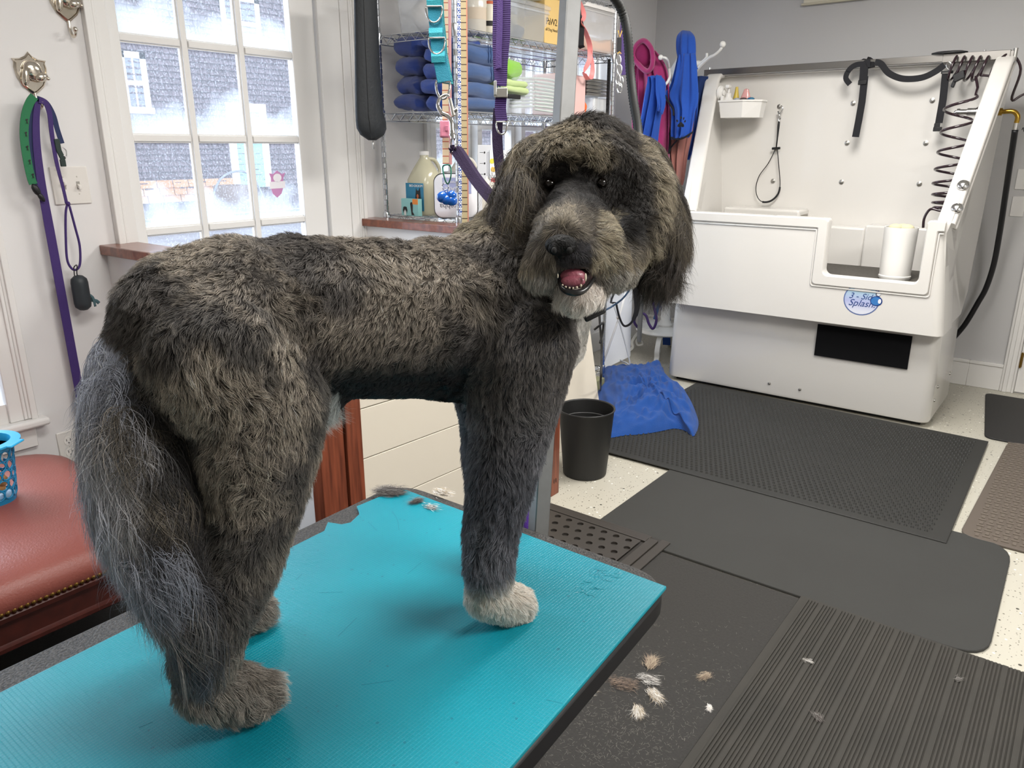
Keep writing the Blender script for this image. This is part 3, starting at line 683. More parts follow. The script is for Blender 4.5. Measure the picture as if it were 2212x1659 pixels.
lp = smooth_path([P(1077, 235, T2+.01), P(1074, 290, T2+.01), P(1077, 340, T2+.01), P(1083, 385, T2+.01), P(1089, 412, T2+.01)], 6)
b = B(); ribbon(b, lp, .0165, .002, _R); link('hanging_tail', b, M_purpled, ps)
b = B(); obox(b, P(1087, 400, T2+.005), _R*.0085, _U*.012, _F*.003); link('stitched_tip', b, mat('purple_tip_webbing', '5d4589', .8, bump=(400, 1)), ps, bevel=.002)
# tape measures and gingham leash
def tape_mat(name, base, mark):
    m = mat(name, base, .6); nt = m.node_tree; bs = nt.nodes['Principled BSDF']; tc = nt.nodes.new('ShaderNodeTexCoord'); sp = nt.nodes.new('ShaderNodeSeparateXYZ')
    nt.links.new(tc.outputs['Object'], sp.inputs[0]); a = nt.nodes.new('ShaderNodeMath'); a.operation = 'MULTIPLY'; a.inputs[1].default_value = 1/.0125; nt.links.new(sp.outputs[2], a.inputs[0])
    f = nt.nodes.new('ShaderNodeMath'); f.operation = 'FRACT'; nt.links.new(a.outputs[0], f.inputs[0]); l = nt.nodes.new('ShaderNodeMath'); l.operation = 'LESS_THAN'; l.inputs[1].default_value = .14; nt.links.new(f.outputs[0], l.inputs[0])
    x = nt.nodes.new('ShaderNodeMix'); x.data_type = 'RGBA'; x.inputs[6].default_value = hx(base); x.inputs[7].default_value = hx(mark); nt.links.new(l.outputs[0], x.inputs[0]); nt.links.new(x.outputs[2], bs.inputs['Base Color']); return m
M_tape = tape_mat('tape_measure_vinyl', 'c3b28a', '4d3a2c')
M_tape2 = tape_mat('pink_tape_vinyl', 'd9c3a6', 'b05a48')
tp1 = thing('tape_measure', 'long tan tape measure with salmon edge hanging at right of the checked leash', 'tape', P(1000, 0, 1.4))
pth = [P(1000+k*.3, -150+k*45, 1.42) for k in range(16)]
b = B(); ribbon(b, pth, .0105, .001, _R); link('tape', b, M_tape, tp1)
b = B(); ribbon(b, [p+_R*.0062 for p in pth], .0022, .0016, _R); link('edge_band', b, mat('salmon_vinyl', 'd28a72', .5), tp1)
tp2 = thing('tape_measure', 'pinkish tape measure with pink clasp behind the snap, carrying a carabiner', 'tape', P(965, 0, 1.33))
pth = [P(960+k*.25, -150+k*42, 1.36) for k in range(13)]
b = B(); ribbon(b, pth, .0115, .001, _R); link('tape', b, M_tape2, tp2)
b = B(); ribbon(b, [p+_R*.0085+_F*.003 for p in pth], .005, .001, _R); link('second_layer', b, mat('pink_tape_edge', 'd0989a', .5), tp2)
b = B(); obox(b, P(961, 279, 1.35), _R*.009, _U*.0155, _F*.003); link('pink_clasp', b, mat('pink_plastic', 'e28fa8', .35), tp2, bevel=.003)
b = B(); obox(b, P(965, 277, 1.345), _R*.003, _U*.005, _F*.001); link('clasp_button', b, mat('pink_plastic_dark', 'cf7a96', .35), tp2, bevel=.001)
cb = thing('carabiner', 'small green and silver carabiner hooked to the end of the tape measure', 'clip', P(966, 378, 1.35))
b = B(); cp = smooth_path([P(958, 358, 1.35), P(972, 358, 1.35), P(974, 380, 1.35), P(968, 397, 1.35), P(962, 390, 1.35), P(957, 370, 1.35)], 5, True); tube(b, cp, .0013, 8, closed=True); link('ring_body', b, mat('green_metal', '2f6a58', .3, .8), cb, smooth=True)
b = B(); tube(b, smooth_path([P(962+7*math.cos(a*PI/6), 403+7*math.sin(a*PI/6), 1.35) for a in range(12)], 2, True), .0008, 6, closed=True); link('split_ring', b, M_chrome, cb, smooth=True)
wb = thing('blue_whistle', 'glossy blue plastic bone-shaped charm hanging from the small carabiner', 'charm', P(967, 428, 1.35))
b = B(); q_ = Matrix((_R, _U, -_F)).transposed()
for dx, dy, rx, ry in ((-10, -2, .0115, .0105), (9, -5, .009, .0095), (9, 6, .010, .009), (-2, 4, .010, .009)): ball(b, P(967+dx, 428+dy, 1.35), (rx, ry, .008), 3, q_)
link('body', b, mat('glossy_blue_plastic', '1b62c4', .15, coat=.6), wb, smooth=True)
b = B(); tube(b, smooth_path([P(964+3*math.cos(a*PI/4), 414+4*math.sin(a*PI/4), 1.345) for a in range(8)], 2, True), .0008, 6, closed=True); link('eyelet', b, mat('glossy_blue_plastic'), wb)
gl_ = mat('blue_gingham_webbing', '3a5fa8', .7); nt = gl_.node_tree; tc = nt.nodes.new('ShaderNodeTexCoord'); ck = nt.nodes.new('ShaderNodeTexChecker'); ck.inputs['Scale'].default_value = 330
ck.inputs[1].default_value = hx('3154a6'); ck.inputs[2].default_value = hx('e8ecf4'); nt.links.new(tc.outputs['Object'], ck.inputs[0]); nt.links.new(ck.outputs[0], nt.nodes['Principled BSDF'].inputs['Base Color'])
b = B(); ribbon(b, [P(991+k*.35, -150+k*44, 1.45) for k in range(15)], .0085, .002, _R); solo('checked_leash', b, gl_, 'narrow blue and white checked leash hanging between the tape measures', 'leash')

b = B(); tube(b, smooth_path([D(1152, 1000, 1.62), D(1142, 1050, 1.62), D(1137, 1100, 1.62), D(1135, 1150, 1.62), D(1138, 1230, 1.66), Vector((-1.0, 1.22, .03)), Vector((-.96, 1.30, .024)), Vector((-.9, 1.26, .024))], 6), .0065, 8); solo('purple_rope', b, mat('purple_rope', '4a1f8a', .7, bump=(500, 1)), 'thin purple rope hanging just left of the grooming post foot', 'rope', smooth=True)
# clipped hair tufts
def strands(bm, n, c, spread, ln, w_, up=.4, dirv=None, rs=1):
    r2 = random.Random(rs)
    for k in range(n):
        p = Vector(c)+Vector((r2.gauss(0, spread*.6), r2.gauss(0, spread*.6), abs(r2.gauss(0, .003))))+Vector(dirv or (1, 0, 0)).normalized()*r2.uniform(-1.6, 1.0)*spread
        d_ = Vector((r2.gauss(0, 1), r2.gauss(0, 1), abs(r2.gauss(0, up)))) if dirv is None else Vector(dirv).normalized()+Vector((r2.gauss(0, .22), r2.gauss(0, .22), abs(r2.gauss(0, up*.4))))
        d_.normalize(); ln_ = ln*r2.uniform(.3, .85); s = Vector((-d_.y, d_.x, 0)).normalized()*w_*.55
        c_ = Vector((r2.gauss(0, .3), r2.gauss(0, .3), 0))
        q0 = p; q1 = p+(d_+c_*.3)*ln_*.5; q2 = p+(d_+c_)*ln_
        a, b2, c2_, d2_, e = [bm.verts.new(v) for v in (q0-s*.5, q0+s*.5, q1+s, q1-s, q2)]
        bm.faces.new((a, b2, c2_, d2_)); bm.faces.new((d2_, c2_, e))
HC = {'brown': '8d7a6b', 'white': 'e4e0da', 'tan': 'b5a68f', 'dark': '4d4541', 'grey': '77736f'}
for (x, y, z, n, sp, ln, cols, lb, dv) in (
    (1405, 1437, .009, 150, .010, .045, ('brown', 'tan'), 'upright brown tuft of clipped hair, farthest of the clump on the dark mat', (-.3, 1, 0)),
    (1398, 1468, .009, 120, .014, .035, ('white', 'grey'), 'greyish white tuft of hair at the middle of the clump', (1, .1, 0)),
    (1345, 1478, .009, 200, .020, .03, ('dark', 'brown'), 'loose dark brown tuft of hair nearest the table edge', None),
    (1412, 1500, .009, 130, .012, .04, ('tan', 'white'), 'streaky tan tuft of hair just below the clump on the dark mat', (.9, -.6, 0)),
    (1378, 1535, .009, 110, .010, .04, ('white', 'tan'), 'cream white tuft of hair, lowest in the picture on the dark mat', (.6, -.8, 0)),
    (1525, 1460, .009, 80, .010, .025, ('brown', 'tan'), 'small brown tuft of hair alone right of the clump', None),
    (1532, 1528, .009, 50, .005, .022, ('white', 'white'), 'tiny white tuft of hair beside the ribbed runner edge', (.4, -.8, 0)),
    (1750, 1430, .017, 25, .006, .02, ('white', 'grey'), 'tiny pale wisp of hair on the ribbed runner, farther one', None),
    (1768, 1552, .017, 40, .009, .02, ('dark', 'grey'), 'grey wisp of hair on the ribbed runner, nearer one', None),
    (2068, 1468, .017, 20, .006, .018, ('grey', 'grey'), 'faint grey wisp on the ribbed runner near its far edge', None),
    (1265, 1493, .009, 80, .012, .03, ('tan', 'white'), 'pale tuft of hair half hidden below the table edge', (1, .6, 0)),
    (838, 1063, TZ+.001, 420, .015, .03, ('grey', 'dark'), 'thick grey tuft of hair at the far corner of the teal mat', (1, .6, 0)),
    (903, 1083, TZ+.001, 90, .007, .02, ('grey', 'dark'), 'small dark grey tuft of hair on the teal mat', None),
    (930, 1096, TZ+.001, 40, .008, .018, ('grey', 'white'), 'thin wisp of grey hair on the teal mat behind the front leg', None),
    (955, 1066, TZ-.005, 200, .010, .02, ('white', 'tan'), 'white puff of hair on the black table rim', None)):
    dv = dv or (math.cos(x), math.sin(x), 0); c = at(x, y, Z=z); big = thing('hair_tuft', lb, 'hair', c, 'clipped hair tufts')
    for i, cn in enumerate(cols):
        b = B(); strands(b, int(n*1.8), c, sp, ln, .0008, dirv=dv, rs=int(x+i)); o = link('strands', b, mat('hair_'+cn, HC[cn], .7), big); o['kind'] = 'stuff'
b = B(); r2 = random.Random(9)
for k in range(1700):
    x, y = (r2.gauss(1330, 130), r2.gauss(1570, 70)) if k % 3 else (r2.uniform(1180, 1700), r2.uniform(1330, 1659))
    p = at(x, y, Z=.009)
    if p.x > -.62: continue
    a = r2.random()*6.28; ln = r2.uniform(.004, .016); d_ = Vector((math.cos(a), math.sin(a), 0)); s = Vector((-d_.y, d_.x, 0))*.00022
    q = p+d_*ln*.5+s*r2.uniform(-6, 6); e = p+d_*ln
    v = [b.verts.new(w_) for w_ in (p-s, p+s, q+s, q-s, e)]; b.faces.new((v[0], v[1], v[2], v[3])); b.faces.new((v[3], v[2], v[4]))
o = solo('loose_hair', b, mat('hair_loose', '85807a', .8), 'fine loose clipped hair scattered thinly over the dark mat', 'hair'); o['kind'] = 'stuff'

# ---------------------------------------------------------------- leather bench with nailheads
bn = thing('leather_bench', 'oxblood leather bench with domed seat and brass nailheads against the left wall', 'bench', (-2.45, .2, 0))
M_lea = mat('oxblood_leather', '8a4c43', .38, spec=.45, noise=(3, .5), c2='94564c', bump=(180, .25))
bx0, bx1, by0, by1 = -2.90, -1.985, -.75, 1.02
def seat_ring(z, ins, r_):
    return [(x+(bx0+bx1)/2, y+(by0+by1)/2, z) for x, y in rrect(bx1-bx0-2*ins, by1-by0-2*ins, max(.01, r_), 6)]
b = B(); R_ = loft(b, [seat_ring(.395, 0, .10), seat_ring(.42, -.012, .11), seat_ring(.45, -.004, .13), seat_ring(.474, .03, .14), seat_ring(.492, .09, .14), seat_ring(.505, .17, .14), seat_ring(.512, .27, .12), seat_ring(.514, .36, .08)])
o = link('seat', b, M_lea, bn, smooth=60)
b = B(); loft(b, [seat_ring(.295, -.004, .10), seat_ring(.302, -.012, .10), seat_ring(.312, -.012, .10), seat_ring(.318, .0, .10), seat_ring(.372, .003, .10), seat_ring(.376, -.005, .10), seat_ring(.388, -.005, .10), seat_ring(.394, .003, .10)]); link('apron', b, mat('mahogany', '421a14', .28, coat=.5, noise=(4, .6, (2, 9, 9)), c2='2d100c'), bn, smooth=30)
for lx in (bx0+.07, bx1-.07):
    for ly in (by0+.07, by1-.07):
        b = B(); lathe(b, (lx, ly, 0), [(.022, 0), (.028, .02), (.02, .06), (.034, .2), (.04, .295)], 16); link('leg', b, mat('mahogany'), bn, smooth=40)
b = B(); lathe(b, (0, 0, 0), [(.0068, 0), (.0062, .0025), (.0038, .0048), (0, .0056)], 10, axis=(1, 0, 0))
nm = bpy.data.meshes.new('nailhead'); b.to_mesh(nm); b.free(); nm.materials.append(mat('antique_brass', '8a6a35', .35, .9))
for p in nm.polygons: p.use_smooth = True
k = 0; y = by1-.10
while y > .0:
    o = bpy.data.objects.new('nailhead', nm); COL.objects.link(o); o.parent = bn; o.location = (bx1-.0-bn['_o'][0]+.001, y-bn['_o'][1], .400); y -= .0148
x = bx1-.10
while x > bx0+.1:
    o = bpy.data.objects.new('nailhead', nm); COL.objects.link(o); o.parent = bn; o.location = (x-bn['_o'][0], by1-bn['_o'][1]+.001, .400); o.rotation_euler = (0, 0, PI/2); x -= .0148
# blue basket of cotton on the bench
bc = at(-14, 1090, Z=.50); bc = Vector((bc.x, bc.y, .508))
bk = thing('plastic_basket', 'translucent blue pierced plastic basket standing on the leather bench', 'basket', bc)
M_bb = mat('blue_translucent_plastic', '1c8fc4', .25, trans=.25)
b = B(); H_ = .185; rb, rt = .060, .078
lathe(b, bc, [(rb*.2, 0), (rb, 0), (rb+.003, .02), (rb-.001, .02), (rb*.2, .006)], 28); link('basket_bottom', b, M_bb, bk, smooth=40)
b = B()
for j in range(5):
    z0 = .02+j*.029
    for q in range(14):
        a = 2*PI*(q+.5*(j % 2))/14; rr_ = rb+(rt-rb)*(z0+.014)/H_
        c = bc+Vector((math.cos(a)*rr_, math.sin(a)*rr_, z0+.0145)); tx = Vector((-math.sin(a), math.cos(a), 0)); tz = Vector((math.cos(a)*.1, math.sin(a)*.1, 1)).normalized()
        tube(b, [c+tx*math.cos(s*PI/5)*.0155+tz*math.sin(s*PI/5)*.0155 for s in range(10)], .0026, 5, closed=True)
link('pierced_wall', b, M_bb, bk, smooth=True)
b = B(); lathe(b, bc, [(rt-.004, H_-.02), (rt, H_-.02), (rt+.004, H_-.004), (rt+.022, H_-.002), (rt+.022, H_+.003), (rt-.003, H_+.004), (rt-.004, H_-.02)], 28); link('rim', b, mat('blue_solid_plastic', '2aa0d2', .3), bk, smooth=40)
b = B(); hp = bc+_R*(rt+.018)+Vector((0, 0, H_)); obox(b, hp, _R*.014, _R.cross(Z1)*.03, Z1*.003); link('handle_tab', b, mat('blue_solid_plastic'), bk, bevel=.006)
ct = thing('cotton_balls', 'heap of white and cream cotton balls filling the blue basket', 'cotton', bc+Vector((0, 0, .02)))
b = B(); b2 = B(); r2 = random.Random(2)
for k in range(46):
    a = r2.random()*6.28; z = .04+.13*r2.random(); q = (rb-.024)*math.sqrt(r2.random()); ball(b if (z > .09) else b2, bc+Vector((q*math.cos(a), q*math.sin(a), z)), .020, 2)
o = link('white_cotton', b, mat('white_cotton', 'ece7df', .95), ct, smooth=True); o['kind'] = 'stuff'
o = link('tan_treats', b2, mat('tan_biscuit', 'c9955e', .8), ct, smooth=True); o['kind'] = 'stuff'

# ---------------------------------------------------------------- dog wash tub
tu = thing('wash_tub', 'big white moulded dog washing tub with sloped sides and cut-out entry', 'tub', (-1.37, 4.9, 0))
TXL, TXR, TY = -2.14, -.605, 4.45
b = B()
for z, ins, r_ in ((.035, .0, .05), (.30, .0, .055), (.56, .0, .06)):
    pass
loft(b, [[(x-1.37, y+4.9, z) for x, y in rrect(1.60-2*i_, .68-2*i_, .055, 6)] for z, i_ in ((.03, .006), (.045, 0), (.56, .012))])
link('base', b, M_gel, tu, smooth=50)
b = B(); box(b, (-2.12, 4.62, .0), (-.62, 5.2, .035)); link('shadow_gap_block', b, M_black, tu)  # black block put in for the shadow gap under the base
def YZ(x, pts, th): return [(x, y, z) for y, z in pts], (th, 0, 0)
# skirt / front panel with entry notch; corners rounded in plan, tapering inward towards the top
NX0, NX1, NZ, TZ1, TZ2 = -1.20, -.715, .818, 1.118, 1.135
XBL, XBR, XTL, XTR = -2.15, -.562, -2.085, -.632
def xt(x, z):
    f = (z-.55)/(1.13-.55); k = (x-TXL)/(TXR-TXL)
    return (XBL+(XTL-XBL)*f)*(1-k)+(XBR+(XTR-XBR)*f)*k if (k < .12 or k > .94) else x
def arcpts(x0, x1, r_, y):
    out = [(x0, y+.30)]
    for k in range(9): a = PI+PI/2*k/8; out.append((x0+r_+r_*math.cos(a), y+r_+r_*math.sin(a)))
    out += [(x0+.19, y), (NX0, y), (NX1, y), (x1-.06, y)]
    for k in range(9): a = -PI/2+PI/2*k/8; out.append((x1-r_+r_*math.cos(a), y+r_+r_*math.sin(a)))
    out += [(x1, y+.30)]; return out
prof = arcpts(TXL, TXR, .05, TY); PI_ = arcpts(TXL+.05, TXR-.05, .03, TY+.055)
b = B()
def vz(pr, i, z): x, y = pr[i]; return b.verts.new((xt(x, z), y, z))
iN0 = [i for i, p in enumerate(prof) if abs(p[0]-NX0) < 1e-6][0]; n_ = len(prof)
def wall(pr, i0, i1, zf0, zf1):
    lo = [vz(pr, i, zf0(i)) for i in range(i0, i1+1)]; hi = [vz(pr, i, zf1(i)) for i in range(i0, i1+1)]
    for k in range(i1-i0): b.faces.new((lo[k], lo[k+1], hi[k+1], hi[k]))
def tops(i):
    y = prof[i][1]
    if y > TY+.2: return 1.30
    if y > TY+.06: return TZ1+.02
    return TZ1 if i <= iN0 else TZ2
for pr in (prof, PI_):
    wall(pr, 0, n_-1, lambda i: .55, lambda i: NZ)
    tp_ = tops if pr is prof else (lambda i: TZ1 if i <= iN0 else TZ2)
    wall(pr, 0, iN0, lambda i: NZ, tp_); wall(pr, iN0+1, n_-1, lambda i: NZ, tp_)
bmesh.ops.remove_doubles(b, verts=b.verts, dist=1e-4)
# bottom flange closing the skirt
for i in range(n_-1): b.faces.new([b.verts.new((xt(pr[k][0], .55), pr[k][1], .55)) for pr, k in ((prof, i), (prof, i+1), (PI_, i+1), (PI_, i))])
link('front_skirt', b, M_gel, tu, smooth=30)
b = B(); box(b, (-2.08, TY+.08, .555), (-.64, TY+.6, .575)); box(b, (-2.09, TY+.057, .76), (-.64, 5.2, .79)); link('basin_floor', b, M_gel, tu)
HW = .055
def arc(cx_, cz_, r_, a0, a1, n=6): return [(cx_+r_*math.cos(a0+(a1-a0)*k/n), cz_+r_*math.sin(a0+(a1-a0)*k/n)) for k in range(n+1)]
T1, T2 = TZ1+.012, TZ2+.012; e_ = .02
outer = [(-2.085, T1)]+arc(NX0-e_, T1-e_, e_, PI/2, 0)+arc(NX0+.035, NZ+.035, .035, PI, 1.5*PI)+arc(NX1-.035, NZ+.035, .035, -PI/2, 0)+arc(NX1+e_, T2-e_, e_, PI, PI/2)+[(-.632, T2)]
inner = [(-2.085, T1-HW)]+arc(NX0-HW-.006, T1-HW-.006, .006, PI/2, 0)+arc(NX0-HW+.018, NZ-HW+.018, .018, PI, 1.5*PI)+arc(NX1+HW-.018, NZ-HW+.018, .018, -PI/2, 0)+arc(NX1+HW+.006, T2-HW-.006, .006, PI, PI/2)+[(-.632, T2-HW)]
b = B(); rings = []
for (ox, oz), (ix, iz) in zip(outer, inner):
    d_ = Vector((ix-ox, iz-oz)); d_.normalize(); q = [(0.0, TY+.06), (.0, TY-.002), (.008, TY-.011)]
    ring = [Vector((ox+d_.x*a_, y_, oz+d_.y*a_)) for a_, y_ in q]+[Vector((ix-d_.x*.006, TY-.011, iz-d_.y*.006)), Vector((ix, TY-.006, iz)), Vector((ix, TY+.06, iz))]
    rings.append(ring)
loft(b, rings); link('entry_lip', b, M_gel, tu, smooth=35)
b = B(); tube(b, [(x, TY-.0015, z-.004 if True else z) for x, z in [(ix+(ix-ox)*.12, iz+(iz-oz)*.12) for (ox, oz), (ix, iz) in zip(outer, inner)]], .0048, 8); link('lip_bead', b, M_gel, tu, smooth=True)
b = B(); tube(b, [(x, TY-.001, z) for x, z in inner], .0016, 6); link('lip_groove', b, mat('tub_groove', '9b968c', .6), tu)
# side wings
BKY = 5.20; TOPZ = 1.955
for s, xb, xt_, nmn in ((-1, XTL-.0, -2.25, 'l'), (1, XTR+.022, -.545, 'r')):
    def xw(y, z):
        f = max(0, min(1, (z-TZ1)/(TOPZ-TZ1)))
        if z < TZ1: g = (z-.55)/(1.13-.55); return (XBL+(XTL-XBL)*g+.004) if s < 0 else (XBR+(XTR-XBR)*g-.004)
        return xb+(xt_-xb)*f
    out = [(TY+.05, .56), (TY+.02, TZ2-.05), (TY+.02, TZ2), (5.08, TOPZ-.03), (5.13, TOPZ), (5.26, TOPZ), (5.36, 1.7), (5.42, 1.25), (5.42, .74), (5.34, .66), (5.1, .56)]
    b = B(); th = -.03*s
    a = [b.verts.new((xw(y, z), y, z)) for y, z in out]; c = [b.verts.new((xw(y, z)+th, y, z)) for y, z in out]
    b.faces.new(a); b.faces.new(c[::-1])
    for i in range(len(out)): j = (i+1) % len(out); b.faces.new((a[i], a[j], c[j], c[i]))
    link('side_wall', b, M_gel, tu, bevel=.006)
    # broad sloping lip on the front edge of the wing, with bead
    W_ = .10 if s < 0 else .088; cpts = [(TY+.035, TZ2-.012), (TY+.06, TZ2+.01), (5.06, TOPZ-.035), (5.10, TOPZ-.005), (5.16, TOPZ+.004)]
    rings = []
    for i, (y, z) in enumerate(cpts):
        yn, zn = cpts[min(i+1, 4)]; yp, zp = cpts[max(i-1, 0)]; t = Vector((0, yn-yp, zn-zp)).normalized(); nn = Vector((0, -t.z, t.y)) if True else t
        nn = Vector((0, -t.z, t.y)); 
        if nn.y > 0: nn = -nn
        xc = xw(y, z)-s*(W_/2-.016); rings.append([Vector((xc, y, z))+Vector((a_, 0, 0))+nn*b_ for a_, b_ in rrect(W_, .035, .014, 3)])
    b = B(); loft(b, rings); link('wing_lip', b, M_gel, tu, smooth=40)
    b = B(); tube(b, [(xw(y, z)+s*.014, y+.028, z-.018) for y, z in cpts], .009, 8); link('wing_bead', b, M_gel, tu, smooth=True)
    b = B(); tube(b, [(xw(y, z)+s*.010, y+.010, z-.005) for y, z in cpts[:4]], .0022, 6); link('wing_groove', b, mat('tub_groove'), tu)
b = B()
prism(b, [(TXL-.02, BKY, .76), (TXR, BKY, .76), (-.565, BKY, TOPZ), (-2.25, BKY, TOPZ)], (0, .03, 0)); link('back_panel', b, M_gel, tu, bevel=.004)
b = B(); prism(b, [(-2.27, BKY-.03, TOPZ-.005), (-.58, BKY-.03, TOPZ-.005), (-.58, BKY+.06, TOPZ-.005), (-2.27, BKY+.06, TOPZ-.005)], (0, 0, .012)); link('back_rim', b, M_gel, tu, bevel=.005)
# moulded ledges inside
za = at(1850, 490, Y=5.12).z
b = B(); box(b, (-2.08, 5.06, .79), (-1.15, BKY, za-.0)); link('inner_ledge', b, M_gel, tu, bevel=.012, seg=3)
b = B(); box(b, (-1.15, 5.06, .79), (-.64, BKY, za+.018)); link('inner_ledge', b, M_gel, tu, bevel=.012, seg=3)
pA = at(1563, 447, Y=5.0); pB = at(1728, 452, Y=5.0)
b = B(); box(b, (pA.x, 5.0, .95), (pB.x, BKY, pA.z)); link('step_shelf', b, M_gel, tu, bevel=.014, seg=3)
b = B(); box(b, (pB.x-.012, 5.03, .97), (pB.x+.001, 5.17, pA.z-.03)); link('shelf_recess', b, mat('tub_groove'), tu)
b = B(); box(b, (-2.06, 4.53, .79), (-.66, 5.18, .802)); link('tub_mat', b, mat('dark_tub_mat', '4a4641', .85, noise=(60, .5), c2='5d5952', bump=(150, .6)), tu)
# stainless rail on top with sleeve and end pin
ry = 5.13
b = B(); box(b, (-2.30, ry-.012, TOPZ+.006), (-.54, ry+.012, TOPZ+.044)); link('top_rail', b, mat('dark_steel', '8b8884', .32, 1), tu, bevel=.002)
xs_ = at(2035, 140, Y=ry).x
b = B(); box(b, (xs_, ry-.016, TOPZ+.002), (-.555, ry+.016, TOPZ+.048)); link('rail_sleeve', b, mat('dark_steel'), tu, bevel=.002)
b = B(); cyl(b, (-.535, ry, TOPZ-.01), (-.535, ry, TOPZ+.055), .011); link('rail_pin', b, M_steel, tu, smooth=40)
b = B()
for x in (-2.26, -.68): cyl(b, (x, ry, TOPZ+.044), (x, ry, TOPZ+.056), .007)
link('rail_bolt', b, M_chrome, tu, smooth=40)
# snap-in studs on the back panel
for (x, y) in ((1684, 230), (1677, 322), (1670, 391), (1843, 223), (1830, 309), (1818, 393), (2014, 217), (2000, 309), (1986, 397)):
    p = at(x, y, Y=BKY); b = B(); lathe(b, p, [(.015, -.001), (.015, .004), (.009, .006), (.009, .012), (0, .014)], 12, axis=(0, -1, 0)); link('tie_stud', b, M_steel, tu, smooth=40)
for (x, y) in ((2085, 394), (2070, 441)):
    p = at(x, y, X=TXR-.045); f = (p.z-TZ2)/(TOPZ-TZ2); yy = TY+.045+f*.55
    d_ = Vector((0, -.8, .6)); c = Vector((TXR+.0, yy-.01, p.z)); b = B()
    lathe(b, c, [(.030, 0), (.030, .006), (.022, .016), (.008, .019), (0, .019)], 18, axis=d_); k_ = link('water_knob', b, M_chrome, tu, smooth=True)
# vent panel (a real recess plate) and base bolts
b = B(); box(b, (-1.222, 4.553, .325), (-.718, 4.563, .513)); link('vent_panel', b, mat('matte_black_panel', '0e0e10', .9, spec=.2), tu)
for (x, y) in ((1662, 828), (1728, 841)):
    p = at(x, y, Y=4.56); b = B(); lathe(b, p, [(.009, 0), (.008, .006), (0, .009)], 10, axis=(0, -1, 0)); link('bolt', b, M_steel, tu, smooth=40)
for (yy, zz) in ((4.64, .15), (4.68, .22), (5.1, .2)):
    b = B(); lathe(b, (-.572, yy, zz), [(.009, 0), (.008, .006), (0, .009)], 10, axis=(1, 0, 0)); link('bolt', b, M_steel, tu, smooth=40)
# round bubble emblem with its lettering
pc = at(1861, 647, Y=TY); R0 = .098
def disc(c, rx, rz, off): return [(c.x+rx*math.cos(a*PI/16), TY-off, c.z+rz*math.sin(a*PI/16)) for a in range(32)]
b = B(); prism(b, disc(pc, .094, .088, .0003), (0, -.0004, 0)); lg = link('emblem_rim', b, mat('emblem_slate_blue', '5b6ea0', .3), tu)
em = mat('emblem_lilac', 'b9c6dc', .25); nt = em.node_tree; tc = nt.nodes.new('ShaderNodeTexCoord'); sp = nt.nodes.new('ShaderNodeSeparateXYZ'); nt.links.new(tc.outputs['Generated'], sp.inputs[0])
cr = nt.nodes.new('ShaderNodeValToRGB'); e_ = cr.color_ramp.elements; e_[0].color = hx('d8dbe6'); e_[0].position = .1; e_[1].color = hx('a9c6d8'); e_[1].position = .75; n3 = e_.new(.42); n3.color = hx('b0b6dc')
nt.links.new(sp.outputs[2], cr.inputs[0]); nt.links.new(cr.outputs[0], nt.nodes['Principled BSDF'].inputs['Base Color'])
b = B(); prism(b, disc(pc, .088, .082, .0007), (0, -.0006, 0)); link('emblem_disc', b, em, tu, parent=lg)
c2 = pc+Vector((0, 0, .058)); b = B(); prism(b, disc(c2, .044, .016, .0013), (0, -.0004, 0)); link('emblem_gloss', b, mat('emblem_white', 'e2e4ea', .25), tu, parent=lg)
M_let = mat('emblem_navy', '2c4682', .4)
text('emblem_lettering', '3 - Side', M_let, tu, (pc.x+.002, TY-.0016, pc.z+.016), (1, 0, 0), (0, 0, 1), .046, lg, .0004, .35)
text('emblem_lettering', 'Splash.', M_let, tu, (pc.x+.004, TY-.0016, pc.z-.022), (1, 0, 0), (0, 0, 1), .052, lg, .0004, .35)
c3 = at(1893, 650.5, Y=TY); b = B(); prism(b, disc(c3, .031, .027, .0014), (0, -.0005, 0)); link('emblem_bubble', b, mat('emblem_dark_blue', '203f80', .2), tu, parent=lg)
b = B(); prism(b, disc(c3+Vector((-.001, 0, 0)), .026, .022, .002), (0, -.0005, 0)); link('emblem_bubble', b, mat('emblem_mid_blue', '3f78b8', .2), tu, parent=lg)
b = B(); prism(b, disc(c3+Vector((.017, 0, .001)), .008, .013, .0027), (0, -.0004, 0)); link('emblem_gloss', b, mat('emblem_white'), tu, parent=lg)
c4_ = at(1897, 636, Y=TY); b = B(); prism(b, disc(c4_, .013, .013, .0010), (0, -.0004, 0)); link('emblem_bubble', b, mat('emblem_slate_grey', '5a5f74', .3), tu, parent=lg)
b = B(); prism(b, disc(c4_+Vector((.003, 0, .002)), .0095, .0095, .0015), (0, -.0004, 0)); link('emblem_bubble', b, mat('emblem_white'), tu, parent=lg)
b = B(); prism(b, disc(c4_+Vector((-.001, 0, .016)), .005, .005, .0012), (0, -.0004, 0)); link('emblem_bubble', b, M_let, tu, parent=lg)

